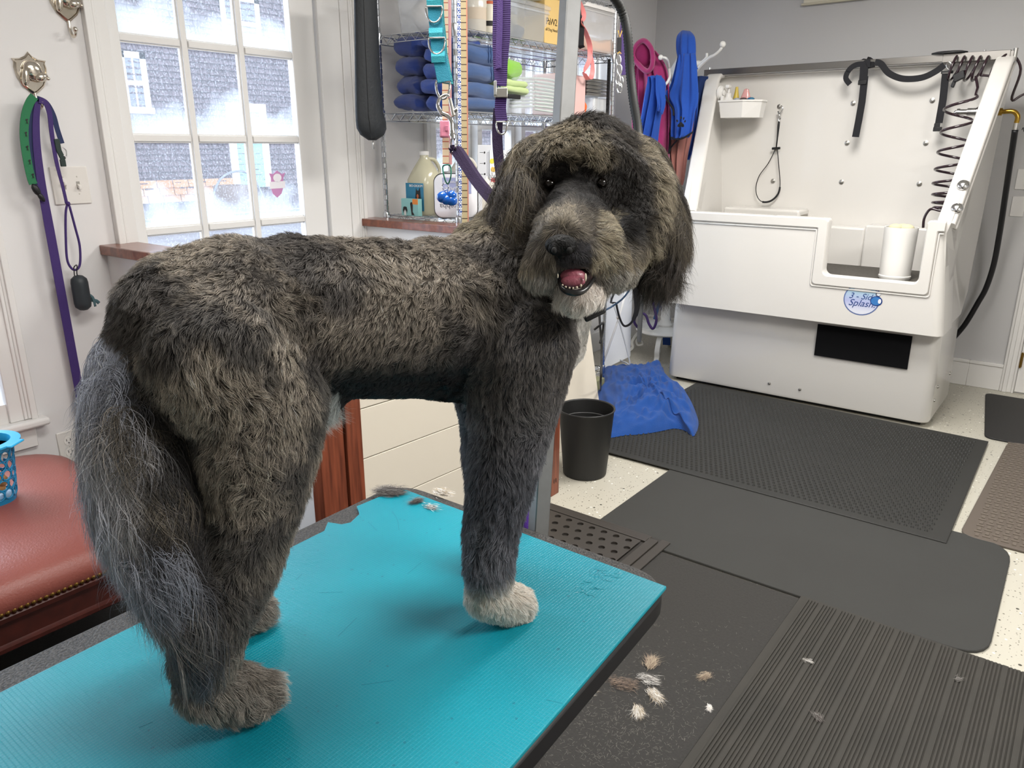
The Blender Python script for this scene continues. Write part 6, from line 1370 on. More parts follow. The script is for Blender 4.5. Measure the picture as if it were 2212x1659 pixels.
# black hanging umbrella-like case left of the rack
BX = -2.68
hb = thing('hanging_case', 'long black fabric case with zipper hanging between the door and rack', 'case', at(800, 150, X=BX))
rows_ = [(766, 812, -20), (767, 816, 60), (768, 820, 160), (769, 826, 240), (770, 832, 262), (772, 833, 278), (780, 828, 292), (796, 812, 303)]
b = B(); rings = []
for xl, xr, y in rows_:
    a = at(xl, y, X=BX); c = at(xr, y, X=BX); zc = (a.z+c.z)/2; m_ = (a+c)/2; hw = (c-a).length/2
    rings.append([(m_.x+.045*math.sin(t)*(hw/.12), m_.y+hw*math.cos(t), zc) for t in [2*PI*i/20 for i in range(20)]])
loft(b, rings); link('case_body', b, mat('black_nylon', '1e2226', .6, bump=(60, .5)), hb, smooth=70)
b = B(); tube(b, [at(x, y, X=BX+.048) for x, y in ((785, -20), (790, 120), (796, 250), (803, 300))], .0025, 6); link('zipper_seam', b, mat('dark_seam', '0b0c0e', .5), hb)
b = B(); tube(b, [at(806, 304, X=BX+.01), at(807, 322, X=BX+.01)], .003, 6); link('zipper_pull', b, M_steel, hb, smooth=True)

# ---------------------------------------------------------------- wall hooks, leashes, switch, outlet
M_nick = mat('polished_nickel', 'd6cdbf', .16, 1)
def shield_hook(yc, zc, label, sc=1.0):
    r = thing('shield_hook', label, 'hook', (WX, yc, zc)); s = .062*sc
    out = [(-1.0, .78), (-.92, .62), (-.98, .3), (-.9, -.3), (-.62, -.85), (-.2, -1.22), (0, -1.35), (.2, -1.22), (.62, -.85), (.9, -.3), (.98, .3), (.92, .62), (1.0, .78), (.55, .82), (.22, .98), (0, 1.25), (-.22, .98), (-.55, .82)]
    b = B(); rings = []
    for f, x in ((1, .0), (1.0, .006), (.9, .011), (.86, .008)): rings.append([(WX+x, yc+u*s*f, zc+v*s*f) for u, v in out])
    loft(b, rings); link('plate', b, M_nick, r, smooth=30)
    b = B(); q = Matrix.Rotation(.3, 3, 'X'); ball(b, (WX+.014, yc+.002, zc+.005), (.018, .030, .034), 3, q); ball(b, (WX+.024, yc+.022, zc-.014), (.014, .022, .015), 3, q); ball(b, (WX+.014, yc-.022, zc-.012), (.012, .013, .034), 3, Matrix.Rotation(-.25, 3, 'X')); ball(b, (WX+.030, yc+.040, zc-.018), (.006, .006, .006), 2); link('dog_head', b, M_nick, r, smooth=True)
    b = B(); tube(b, smooth_path([(WX+.006, yc, zc-.075*sc), (WX+.010, yc, zc-.11*sc), (WX+.022, yc, zc-.135*sc), (WX+.042, yc, zc-.13*sc), (WX+.046, yc, zc-.115*sc)], 6), .0048, 10); ball(b, (WX+.046, yc, zc-.112*sc), .009, 2); link('hook', b, M_nick, r, smooth=True)
    return r
h1 = shield_hook(1.198, 1.742, 'nickel shield hook with dog head, lower one carrying the leashes', .84)
h2 = shield_hook(1.345, 1.985, 'nickel shield hook with dog head, empty one cut by the top of the picture', .88)
LX = WX+.045
def Wp(x, y, o=0.0): return at(x, y, X=LX+o)
gc = thing('green_collar', 'green and navy patterned dog collar hanging over the shield hook', 'collar', Wp(75, 215))
b = B(); ribbon(b, smooth_path([Wp(74, 208, .01), Wp(64, 222, .01), Wp(55, 250, .01), Wp(52, 290, .01), Wp(57, 335, .01), Wp(66, 380, .01), Wp(72, 398, .01)], 6), .026, .003, Y1); link('green_band', b, mat('green_webbing', '27724a', .7, bump=(600, .4)), gc)
b = B(); ribbon(b, smooth_path([Wp(78, 212), Wp(68, 240), Wp(66, 290), Wp(72, 350), Wp(82, 400)], 6), .022, .003, Y1); link('navy_band', b, mat('navy_webbing', '1f2a52', .7), gc)
b = B(); ribbon(b, smooth_path([Wp(80, 212), Wp(100, 222), Wp(115, 248), Wp(124, 280), Wp(134, 310)], 6), .016, .003, Y1); link('navy_band', b, mat('navy_webbing'), gc)
for k, (x, y) in enumerate(((58, 262), (56, 290), (59, 320), (64, 350), (71, 380))):
    b = B(); c = Wp(x, y, .013); prism(b, [c+Vector((0, u*.005, v*.008)) for u, v in ((-1, -1), (-.2, -.6), (-.1, .2), (-.8, .6), (.2, 1), (1, .9), (.4, .1), (.6, -1), (0, -.7))], (.0006, 0, 0)); link('print_motif', b, M_black, gc)
b = B(); q1 = Wp(78, 410, .012); ball(b, q1, (.008, .012, .022), 2, Matrix.Rotation(.4, 3, 'X')); ball(b, q1+Vector((0, .012, -.025)), (.007, .009, .018), 2, Matrix.Rotation(.5, 3, 'X')); link('buckle', b, M_black, gc, smooth=True)
b = B(); ribbon(b, [Wp(122, 300, .01), Wp(127, 325, .01), Wp(137, 345, .01)], .018, .006, Y1); obox(b, Wp(136, 352, .01), (.004, 0, 0), (0, .009, 0), (0, 0, .012)); link('buckle_end', b, mat('dark_green_webbing', '1d2f2a', .5), gc, bevel=.002)
b = B(); tube(b, smooth_path([Wp(136, 318, .012), Wp(143, 326, .012), Wp(143, 340, .012), Wp(137, 335, .012)], 4), .002, 6); link('ring', b, M_chrome, gc, smooth=True)
pl = thing('purple_leash', 'long purple leash hanging from the lower shield hook to the bench', 'leash', Wp(120, 500))
b = B(); ribbon(b, smooth_path([Wp(82, 220, .004), Wp(78, 260, .004), Wp(80, 320, .004), Wp(90, 400, .002), Wp(108, 500), Wp(130, 620), Wp(152, 740), Wp(172, 850), Wp(186, 935), Wp(192, 990)], 6), [.018+.012*min(1, i/24) for i in range(55)], .0025, Y1); link('webbing', b, mat('leash_purple', '3b2566', .65, bump=(600, .4)), pl)
b = B(); ribbon(b, smooth_path([Wp(84, 216, .008), Wp(98, 222, .008), Wp(107, 245, .008), Wp(112, 290, .008), Wp(122, 350, .008), Wp(136, 405, .008), Wp(144, 440, .008)], 6), [.020-.010*min(1, i/30) for i in range(37)], .003, Y1); link('handle_strap', b, mat('leash_purple'), pl)
b = B(); tube(b, smooth_path([Wp(146, 440, .01), Wp(142, 460, .01), Wp(142, 510, .01), Wp(145, 560, .01), Wp(155, 580, .01), Wp(166, 582, .01), Wp(173, 568, .01), Wp(172, 530, .01), Wp(162, 490, .01), Wp(150, 445, .01)], 6), .0042, 8, closed=True); link('cord_loop', b, mat('leash_purple'), pl, smooth=True)
b = B(); ball(b, Wp(147, 440, .012), (.006, .008, .008), 2); link('knot', b, mat('leash_purple'), pl, smooth=True)
pd = thing('waste_bag_pod', 'dark capsule bag dispenser clipped to the purple leash loop', 'dispenser', Wp(175, 632))
b = B(); c = Wp(175, 632, .015); lathe(b, c, [(0, -.066), (.014, -.063), (.026, -.052), (.0285, -.038), (.0285, .036), (.026, .050), (.014, .061), (0, .064)], 20); link('capsule', b, mat('slate_capsule', '2c3236', .5), pd, smooth=True)
b = B(); tube(b, smooth_path([Wp(160, 577, .015), Wp(166, 573, .02), Wp(166, 590, .018), Wp(168, 602, .015), Wp(162, 600, .012), Wp(160, 585, .012)], 5, True), .002, 6, closed=True); link('clip', b, M_black, pd, smooth=True)
b = B(); ribbon(b, smooth_path([Wp(186, 640, .02), Wp(198, 648, .02), Wp(208, 650, .02), Wp(214, 655, .02)], 4), .012, .002, Z1); ribbon(b, smooth_path([Wp(186, 634, .02), Wp(200, 642, .025), Wp(206, 662, .025)], 4), .009, .002, Z1); link('bag_tail', b, mat('teal_grey_film', '4a666c', .35), pd, smooth=True)
sw = thing('light_switch', 'double white light switch plate left of the door', 'switch', (WX, 1.262, 1.375))
y0, y1 = 1.202, 1.328
b = B(); box(b, (WX, y0, 1.308), (WX+.006, y1, 1.438)); link('plate', b, mat('switch_white', 'dedad4', .4), sw, bevel=.003)
for yy, up in ((1.241, 1), (1.289, -1)):
    b = B(); box(b, (WX+.006, yy-.006, 1.36), (WX+.0066, yy+.006, 1.386)); link('slot', b, mat('slot_grey', '9c9890', .6), sw)
    b = B(); obox(b, (WX+.012, yy, 1.373+up*.004), (.009, 0, up*.004), (0, .0045, 0), (0, 0, .006)); link('toggle', b, mat('switch_white'), sw, bevel=.0015)
    b = B()
    for zz in (1.343, 1.403): lathe(b, (WX+.006, yy, zz), [(.003, 0), (.002, .0012), (0, .0015)], 8, axis=(1, 0, 0))
    link('screw', b, mat('screw_white', 'c9c5bd', .4), sw)
ol = thing('wall_outlet', 'white duplex wall outlet above the leather bench', 'outlet', (WX, 1.103, .425))
b = B(); box(b, (WX, 1.066, .363), (WX+.006, 1.140, .487)); link('plate', b, mat('switch_white'), ol, bevel=.003)
for zz in (.449, .403):
    b = B(); lathe(b, (WX+.006, 1.103, zz), [(.0165, 0), (.0165, .0015), (0, .0015)], 20, axis=(1, 0, 0)); rc = link('receptacle', b, mat('receptacle_white', 'e6e2dc', .35), ol, smooth=30)
    b = B()
    for dy in (-.0065, .0065): box(b, (WX+.0074, 1.103+dy-.0011, zz-.001), (WX+.0078, 1.103+dy+.0011, zz+.008))
    lathe(b, (WX+.0074, 1.103, zz-.008), [(.0025, 0), (.0025, .0004), (0, .0004)], 10, axis=(1, 0, 0)); link('slots', b, M_black, ol, parent=rc)
b = B(); lathe(b, (WX+.006, 1.103, .426), [(.003, 0), (.002, .0012), (0, .0015)], 8, axis=(1, 0, 0)); link('screw', b, mat('screw_white'), ol)
# shield sticker on the door pane
sk = thing('window_sticker', 'pink and white shield sticker on the right pane of the door', 'sticker', at(598, 395, X=WX-.027))
def K(x, y, o): return at(x, y, X=WX-.027+o)
b = B(); prism(b, [K(x, y, 0) for x, y in ((581, 374), (590, 376), (598, 368), (608, 376), (616, 373), (612, 385), (612, 405), (608, 418), (599, 427), (589, 418), (585, 405), (585, 385))], (.0005, 0, 0)); link('shield', b, mat('sticker_pink', 'c38ab8', .5), sk)
b = B(); prism(b, [K(599+9*math.cos(a*PI/8), 384+9*math.sin(a*PI/8), .0008) for a in range(16)], (.0004, 0, 0)); prism(b, [K(x, y, .0008) for x, y in ((582, 393), (616, 391), (616, 406), (583, 408))], (.0004, 0, 0)); link('white_band', b, mat('sticker_white', 'e9e6ec', .5), sk)

# ---------------------------------------------------------------- the dog
SPH = []      # (centre, radius, region)
def chain(region, pts, step=.35):
    """pts: (Vector, r) joints; spheres interpolated between"""
    for (a, ra), (c, rc) in zip(pts, pts[1:]):
        n = max(1, int((c-a).length/(min(ra, rc)*step)))
        for i in range(n): f = i/n; SPH.append((a.lerp(c, f), ra+(rc-ra)*f, region))
    SPH.append((pts[-1][0], pts[-1][1], region))
def dj(x, y, lat, r): return (dg(x, y, lat), r)
def hj(x, y, t, r): return (D(x, y, t), r)
def wj_(s, lat, z, r): return (DP+DD*s+DN*lat+Z1*z, r)
BODY, HLEG, FLEG, TAIL, NECK, SKULL, MUZ, EARL, EARR, CHIN, PAW, HPAW, CHEST, BROW = range(14)
chain(BODY, [dj(425, 705, 0, .094), dj(520, 690, 0, .104), dj(640, 676, 0, .100), dj(860, 680, 0, .102), dj(1000, 676, 0, .112), dj(1100, 672, 0, .112), dj(1165, 690, 0, .080)])
chain(BODY, [dj(352, 720, 0, .060), dj(425, 700, 0, .09)])
chain(BODY, [dj(720, 770, 0, .058), dj(900, 770, 0, .062), dj(1050, 775, 0, .072)])
chain(CHEST, [dj(1165, 740, 0, .070), dj(1190, 690, 0, .062)])
chain(CHEST, [dj(1216, 700, .01, .044), dj(1212, 745, .01, .042)])
chain(NECK, [dj(1090, 620, 0, .108), (D(1165, 540, 1.16), .098), (D(1230, 450, 1.18), .090)])
# near hind leg
chain(HLEG, [dj(470, 760, -.045, .090), dj(552, 870, -.06, .085), dj(556, 950, -.07, .074), dj(552, 1070, -.08, .057), dj(520, 1210, -.09, .046), dj(468, 1340, -.10, .041), dj(440, 1430, -.10, .038)])
chain(HPAW, [dj(446, 1478, -.10, .038), dj(498, 1496, -.10, .034), dj(545, 1505, -.10, .029), dj(566, 1500, -.10, .026)])
# far hind leg
chain(HLEG, [dj(450, 760, .045, .088), dj(500, 900, .05, .072), dj(470, 980, .06, .06), wj_(.02, .085, 1.0, .05), wj_(-.01, .09, .93, .034), wj_(-.005, .095, .875, .030)])
chain(HPAW, [wj_(.0, .097, .833, .030), wj_(.045, .097, .832, .029), wj_(.072, .097, .828, .025)])
# near fore leg
chain(FLEG, [dj(1105, 740, -.05, .096), dj(1112, 830, -.065, .074), dj(1102, 930, -.075, .059), dj(1082, 1030, -.085, .050), dj(1062, 1150, -.09, .040), dj(1054, 1235, -.095, .036)])
chain(PAW, [dj(1056, 1285, -.095, .036), dj(1090, 1303, -.095, .033), dj(1116, 1306, -.095, .030)])
# far fore leg
chain(FLEG, [wj_(.48, .05, 1.16, .085), wj_(.47, .06, 1.04, .050), wj_(.455, .055, .95, .034), wj_(.45, .05, .87, .028)])
chain(PAW, [wj_(.45, .05, .835, .030), wj_(.475, .05, .832, .027)])
# tail
chain(TAIL, [dj(300, 765, -.0, .044), dj(268, 850, -.02, .038), dj(278, 950, -.04, .043), dj(318, 1070, -.06, .050), dj(358, 1180, -.08, .046), dj(400, 1290, -.105, .034), dj(428, 1370, -.12, .022), dj(440, 1420, -.125, .012)], .3)
# head
chain(SKULL, [hj(1268, 405, 1.165, .092), hj(1272, 440, 1.16, .098)])
chain(SKULL, [hj(1195, 378, 1.14, .062), hj(1270, 352, 1.15, .070), hj(1345, 378, 1.17, .064)])
chain(BROW, [hj(1158, 376, 1.095, .026), hj(1200, 344, 1.085, .030), hj(1250, 332, 1.078, .032), hj(1305, 342, 1.085, .031), hj(1350, 372, 1.10, .030)])
chain(SKULL, [hj(1372, 420, 1.14, .060), hj(1372, 500, 1.11, .054)])
chain(MUZ, [hj(1243, 440, 1.085, .040), hj(1232, 478, 1.04, .040), hj(1218, 512, .995, .032)])
chain(MUZ, [hj(1222, 500, 1.03, .044), hj(1190, 548, 1.005, .030), hj(1168, 582, 1.005, .026)])
chain(MUZ, [hj(1250, 490, 1.05, .048), hj(1290, 538, 1.025, .040), hj(1312, 575, 1.035, .034)])
chain(MUZ, [hj(1340, 520, 1.09, .045), hj(1335, 580, 1.07, .032)])
chain(MUZ, [hj(1205, 545, .985, .020), hj(1240, 553, .982, .018), hj(1262, 552, .99, .020)])
chain(CHIN, [hj(1246, 600, 1.06, .030), hj(1248, 642, 1.02, .024), hj(1250, 650, 1.0, .020)])
chain(CHIN, [hj(1218, 640, 1.02, .016), hj(1280, 640, 1.025, .019)])
chain(EARL, [hj(1162, 350, 1.12, .036), hj(1132, 420, 1.10, .036), hj(1108, 510, 1.085, .033), hj(1100, 575, 1.08, .022)])
chain(EARR, [hj(1376, 350, 1.17, .040), hj(1404, 430, 1.15, .044), hj(1420, 505, 1.13, .040), hj(1422, 560, 1.12, .026)])
# little sheath tuft area
chain(BODY, [dj(700, 830, 0, .040), dj(712, 858, 0, .022)])
b = B()
for c, r, g in SPH: ball(b, c, r, 2)
me = bpy.data.meshes.new('tmp'); b.to_mesh(me); b.free()
tmp = bpy.data.objects.new('tmp', me); COL.objects.link(tmp)
md = tmp.modifiers.new('r', 'REMESH'); md.mode = 'VOXEL'; md.voxel_size = .0065; md.use_smooth_shade = True
ms = tmp.modifiers.new('s', 'SMOOTH'); ms.factor = .5; ms.iterations = 5
bpy.context.view_layer.update(); dgp = bpy.context.evaluated_depsgraph_get()
bme = bpy.data.meshes.new_from_object(tmp.evaluated_get(dgp)); bpy.data.objects.remove(tmp)
DO = DP+DD*.25+Z1*TZ
dog = thing('dog', 'shaggy grey brindle doodle dog with white paw standing on the teal table mat', 'dog', DO)
bme.name = 'body'
nv = len(bme.vertices); VC = np.empty(nv*3); bme.vertices.foreach_get('co', VC); VC = VC.reshape(-1, 3)
VC[:, 2] = np.maximum(VC[:, 2], TZ+.001)
bme.vertices.foreach_set('co', (VC-np.array(DO)).ravel()); bme.update()
bme.calc_loop_triangles(); nt_ = len(bme.loop_triangles); TR = np.empty(nt_*3, dtype=np.int32); bme.loop_triangles.foreach_get('vertices', TR); TR = TR.reshape(-1, 3)
VN = np.empty(nv*3); bme.vertices.foreach_get('normal', VN); VN = VN.reshape(-1, 3)
SC_ = np.array([list(c) for c, r, g in SPH]); SR_ = np.array([r for c, r, g in SPH]); SG_ = np.array([g for c, r, g in SPH])
from mathutils.kdtree import KDTree
def region_of(P_):
    out = np.empty(len(P_), dtype=int); ind = np.empty(len(P_), dtype=int)
    for i in range(0, len(P_), 20000):
        d_ = np.linalg.norm(P_[i:i+20000, None]-SC_[None], axis=2)-SR_[None]; j = d_.argmin(1); out[i:i+20000] = SG_[j]; ind[i:i+20000] = j
    return out, ind
def proj(P_):
    q = P_-np.array(_C); w_ = q@np.array(_F); return 1106+FPX*(q@np.array(_R))/w_, 829.5-FPX*(q@np.array(_U))/w_
def lin(h): return np.array(hx(h)[:3])
def sstep(x, a, c): t = np.clip((x-a)/(c-a), 0, 1); return t*t*(3-2*t)
def coat(P_, g, N_):
    """length, root colour, tip colour, comb direction, lift, wave for coat points"""
    n = len(P_); s = (P_-np.array(DP))@np.array(DD); z = P_[:, 2]; lat = (P_-np.array(DP))@np.array(DN)
    L = np.full(n, .0130); lift = np.full(n, .72); wave = np.full(n, .25)
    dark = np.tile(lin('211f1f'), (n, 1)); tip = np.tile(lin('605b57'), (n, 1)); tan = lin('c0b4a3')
    patch = fbm(P_*np.array([1, 1, 1.0]), 75, 5, 3); patch2 = fbm(P_, 28, 6, 2)
    comb = np.tile(np.array(-DD*.55-Z1*.8), (n, 1))
    # tan brindle over back and haunch, fading to near black below
    back = sstep(z, 1.20, 1.36)*1.0
    m_ = np.clip((patch*.8+patch2*.9+.12), -1, 1)
    def mixc(base, other, f): return base*(1-f[:, None])+other*f[:, None]
    isb = (g == BODY) | (g == NECK) | (g == CHEST)
    f = np.where(isb, sstep(m_, -.5, .8)*(.25+.75*back)*.8, 0); tip = mixc(tip, tan, f); dark = mixc(dark, lin('443f3a'), f*.6)
    low = isb & (z < 1.265) & (s > .16); k = (1-sstep(z, 1.20, 1.28))*low; tip = mixc(tip, lin('26272b'), k*.95); dark = mixc(dark, lin('17181b'), k); L = np.where(low, .017-.010*k, L); lift = np.where(low, .45, lift)
    hl = g == HLEG; ht = sstep(z, .98, 1.25)
    f = np.where(hl, sstep(m_, -.35, .5)*(.35+.45*ht), 0); tip = np.where(hl[:, None], lin('5f5b56'), tip); tip = mixc(tip, tan, f); dark = np.where(hl[:, None], lin('29282b'), dark); L = np.where(hl, .015, L)
    hp = g == HPAW; tip = np.where(hp[:, None], lin('928a80'), tip); dark = np.where(hp[:, None], lin('4a4642'), dark); L = np.where(hp, .017, L)
    toe = hp & (s > .035) & (lat < 0) & (z > .835); tip = np.where(toe[:, None], lin('c2bcb2'), tip)
    fl = g == FLEG; tip = np.where(fl[:, None], lin('5e6068'), tip); dark = np.where(fl[:, None], lin('2c2e34'), dark); f = np.where(fl, sstep(m_, .0, .6)*.6, 0); tip = mixc(tip, lin('8c8e96'), f); L = np.where(fl, .0135, L)
    kk = np.where(fl, sstep(z, 1.02, 1.2), 0); tip = mixc(tip, lin('665f57'), kk*.8)
    pw = g == PAW; wpaw = pw & (s > .30) & (lat < 0); tip = np.where(pw[:, None], lin('e6dfd4'), tip); dark = np.where(pw[:, None], lin('c7bdb0'), dark)
    L = np.where(pw, .012, L)
    tr_ = fl & (lat < 0) & (s > .2); kw = (1-sstep(z+patch*.012, .865, .905))*tr_; tip = mixc(tip, lin('e6dfd4'), kw); dark = mixc(dark, lin('c0b6aa'), kw)
    # chest blaze
    cx_, cy_ = proj(P_)
    bl = ((g == CHEST) | (g == BODY) | (g == NECK)) & (s > .52) & (cy_ > 672) & (cy_ < 800) & (cx_ > 1236-(0))
    tip = np.where(bl[:, None], lin('f4f2ee'), tip); dark = np.where(bl[:, None], lin('d4d0ca'), dark)
    # belly tuft, pale
    bt = (g == BODY) & (cy_ > 848) & (cx_ > 672) & (cx_ < 735); tip = np.where(bt[:, None], lin('c9ccc8'), tip); dark = np.where(bt[:, None], lin('8f9696'), dark); L = np.where(bt, .03, L)
    # tail: silver hair with window light painted in outside, charcoal and tan inside
    tl_ = g == TAIL; left = sstep(-(P_@np.array(_R))+0, 0, 1)
    idx = np.where(tl_)[0]
    if len(idx):
        tc_x = cx_[idx]; ty = cy_[idx]; axx = np.interp(ty, [760, 850, 950, 1070, 1180, 1290, 1370, 1420], [300, 268, 278, 318, 358, 400, 428, 440])
        o_ = sstep(axx-tc_x, -35, 45); up = 1-sstep(ty, 1000, 1350)
        silver = lin('c4cada'); char = lin('2f2c2c'); c_ = char[None]*(1-o_[:, None])+silver[None]*o_[:, None]*(.22+.78*up)[:, None]+char[None]*(o_*(.78-.78*up))[:, None]
        mm_ = (sstep(m_[idx], .3, .8)*.35)[:, None]; c_ = c_*(1-mm_)+lin('a39680')[None]*mm_
        tip[idx] = c_; dark[idx] = c_*.45
    L = np.where(tl_, .042, L); lift = np.where(tl_, .2, lift); wave = np.where(tl_, 1.1, wave)
    # head
    er = (g == EARL) | (g == EARR); L = np.where(er, .040, L); lift = np.where(er, .2, lift); wave = np.where(er, 1.0, wave)
    dark = np.where(er[:, None], lin('2b2725'), dark); tip = np.where(er[:, None], lin('3f3832'), tip); f = np.where(er, sstep(m_, 0, .55)*.75, 0)*np.where(g == EARL, 1.0, .6)*(1-.7*sstep(cy_, 420, 560)); tip = mixc(tip, lin('948870'), f)
    sk = (g == SKULL) | (g == BROW) | (g == NECK) & (cy_ < 500); L = np.where(sk, .0145, L); lift = np.where(sk, .7, lift); wave = np.where(sk, .5, wave)
    tip = np.where(sk[:, None], lin('443e38'), tip); dark = np.where(sk[:, None], lin('211d1a'), dark); f = np.where(sk, sstep(m_, -.45, .5)*.9, 0); tip = mixc(tip, lin('b0a48d'), f)
    eye = ((g == SKULL) | (g == BROW) | (g == MUZ)) & (((cx_-1185)/50)**2+((cy_-398)/52)**2 < 1) & (P_@np.array(_F) < 9)
    eye |= ((g == SKULL) | (g == BROW) | (g == MUZ)) & (((cx_-1300)/75)**2+((cy_-402)/52)**2 < 1)
    eye |= (g == SKULL) & (((cx_-1350)/50)**2+((cy_-450)/60)**2 < 1)
    def bl_(cx0, cy0, rx, ry): return 1-sstep(np.sqrt(((cx_-cx0)/rx)**2+((cy_-cy0)/ry)**2)+patch*.18, .65, 1.45)
    ef = np.maximum.reduce([bl_(1185, 402, 52, 50), bl_(1300, 405, 78, 50), bl_(1352, 455, 52, 62), bl_(1240, 372, 60, 30)])*((g == SKULL) | (g == BROW) | (g == MUZ))
    L = np.where(eye, .009, L); tip = mixc(tip, lin('2c2825'), ef); dark = mixc(dark, lin('1a1817'), ef)
    eye = eye & (g != MUZ); mz = (g == MUZ) & ~eye; L = np.where(mz, .017, L); lift = np.where(mz, .25, lift)
    tip = np.where(mz[:, None], lin('6f685e'), tip); dark = np.where(mz[:, None], lin('3a3531'), dark)
    f = np.where(mz, sstep(m_, -.2, .9)*.8, 0); tip = mixc(tip, lin('a89d88'), f); tip = mixc(tip, lin('1f1c1c'), ef*mz); dark = mixc(dark, lin('100f0f'), ef*mz)
    nb = mz & (((cx_-1238)/40)**2+((cy_-545)/38)**2 < 1); tip = np.where(nb[:, None], lin('37353a'), tip); dark = np.where(nb[:, None], lin('1c1b1d'), dark); L = np.where(nb, .006, L)
    lw = mz & (cy_ > 575); tip = np.where(lw[:, None], tip*.4+lin('c0bcb6')*.6, tip); st = mz & (np.abs(cx_-1305+(cy_-520)*.1) < 26) & (cy_ > 455) & (cy_ < 580); tip = np.where(st[:, None], tip*.35+lin('c9bda2')*.65, tip)
    cn = g == CHIN; L = np.where(cn, .018, L); lift = np.where(cn, .25, lift); tip = np.where(cn[:, None], lin('f6f1ea'), tip); dark = np.where(cn[:, None], lin('bdb2a8'), dark)
    rs_ = cn & (m_ > .3) & (cy_ > 648); tip = np.where(rs_[:, None], lin('a5745c'), tip)
    mouth = (((cx_-1243)/38)**2+((cy_-604)/30)**2 < 1) & (cn | mz); L = np.where(mouth, 0.0, L)
    # combing
    comb = np.where((hl | fl | tl_)[:, None], np.array(-Z1*1.0-DD*.15), comb)
    comb = np.where((pw | hp)[:, None], np.array(DD*.7-Z1*.8), comb)
    comb = np.where((er | cn)[:, None], np.array(-Z1), comb)
    hc = np.array(D(1215, 500, .95)); away = P_-hc; away /= np.linalg.norm(away, axis=1)[:, None]+1e-9
    comb = np.where(mz[:, None], away+np.array([0, 0, -.5]), comb)
    top = np.array(D(1262, 300, 1.15)); aw = P_-top; aw /= np.linalg.norm(aw, axis=1)[:, None]+1e-9
    comb = np.where(sk[:, None], aw, comb)
    return L, dark, tip, comb, lift, wave, dict(tl=tl_, er=er, eye=eye, low=low, sk=sk)
# body skin colours follow the coat, darker
gv, _ = region_of(VC); Lv, dv_, tv_, _, _, _, _ = coat(VC, gv, VN)
ca = bme.color_attributes.new('coat', 'FLOAT_COLOR', 'POINT'); cc4 = np.ones((nv, 4)); cc4[:, :3] = dv_*.8+tv_*.12; ca.data.foreach_set('color', cc4.ravel())
def attr_mat(name, rough, spec):
    m = bpy.data.materials.new(name); m.use_nodes = True; nt = m.node_tree; a = nt.nodes.new('ShaderNodeAttribute'); a.attribute_name = 'coat'
    nt.links.new(a.outputs['Color'], nt.nodes['Principled BSDF'].inputs['Base Color']); nt.nodes['Principled BSDF'].inputs['Roughness'].default_value = rough; nt.nodes['Principled BSDF'].inputs['Specular IOR Level'].default_value = spec; return m
bme.materials.clear(); bme.materials.append(attr_mat('dog_skin', .9, .2))
for p in bme.polygons: p.use_smooth = True
body = bpy.data.objects.new('body', bme); COL.objects.link(body); body.parent = dog

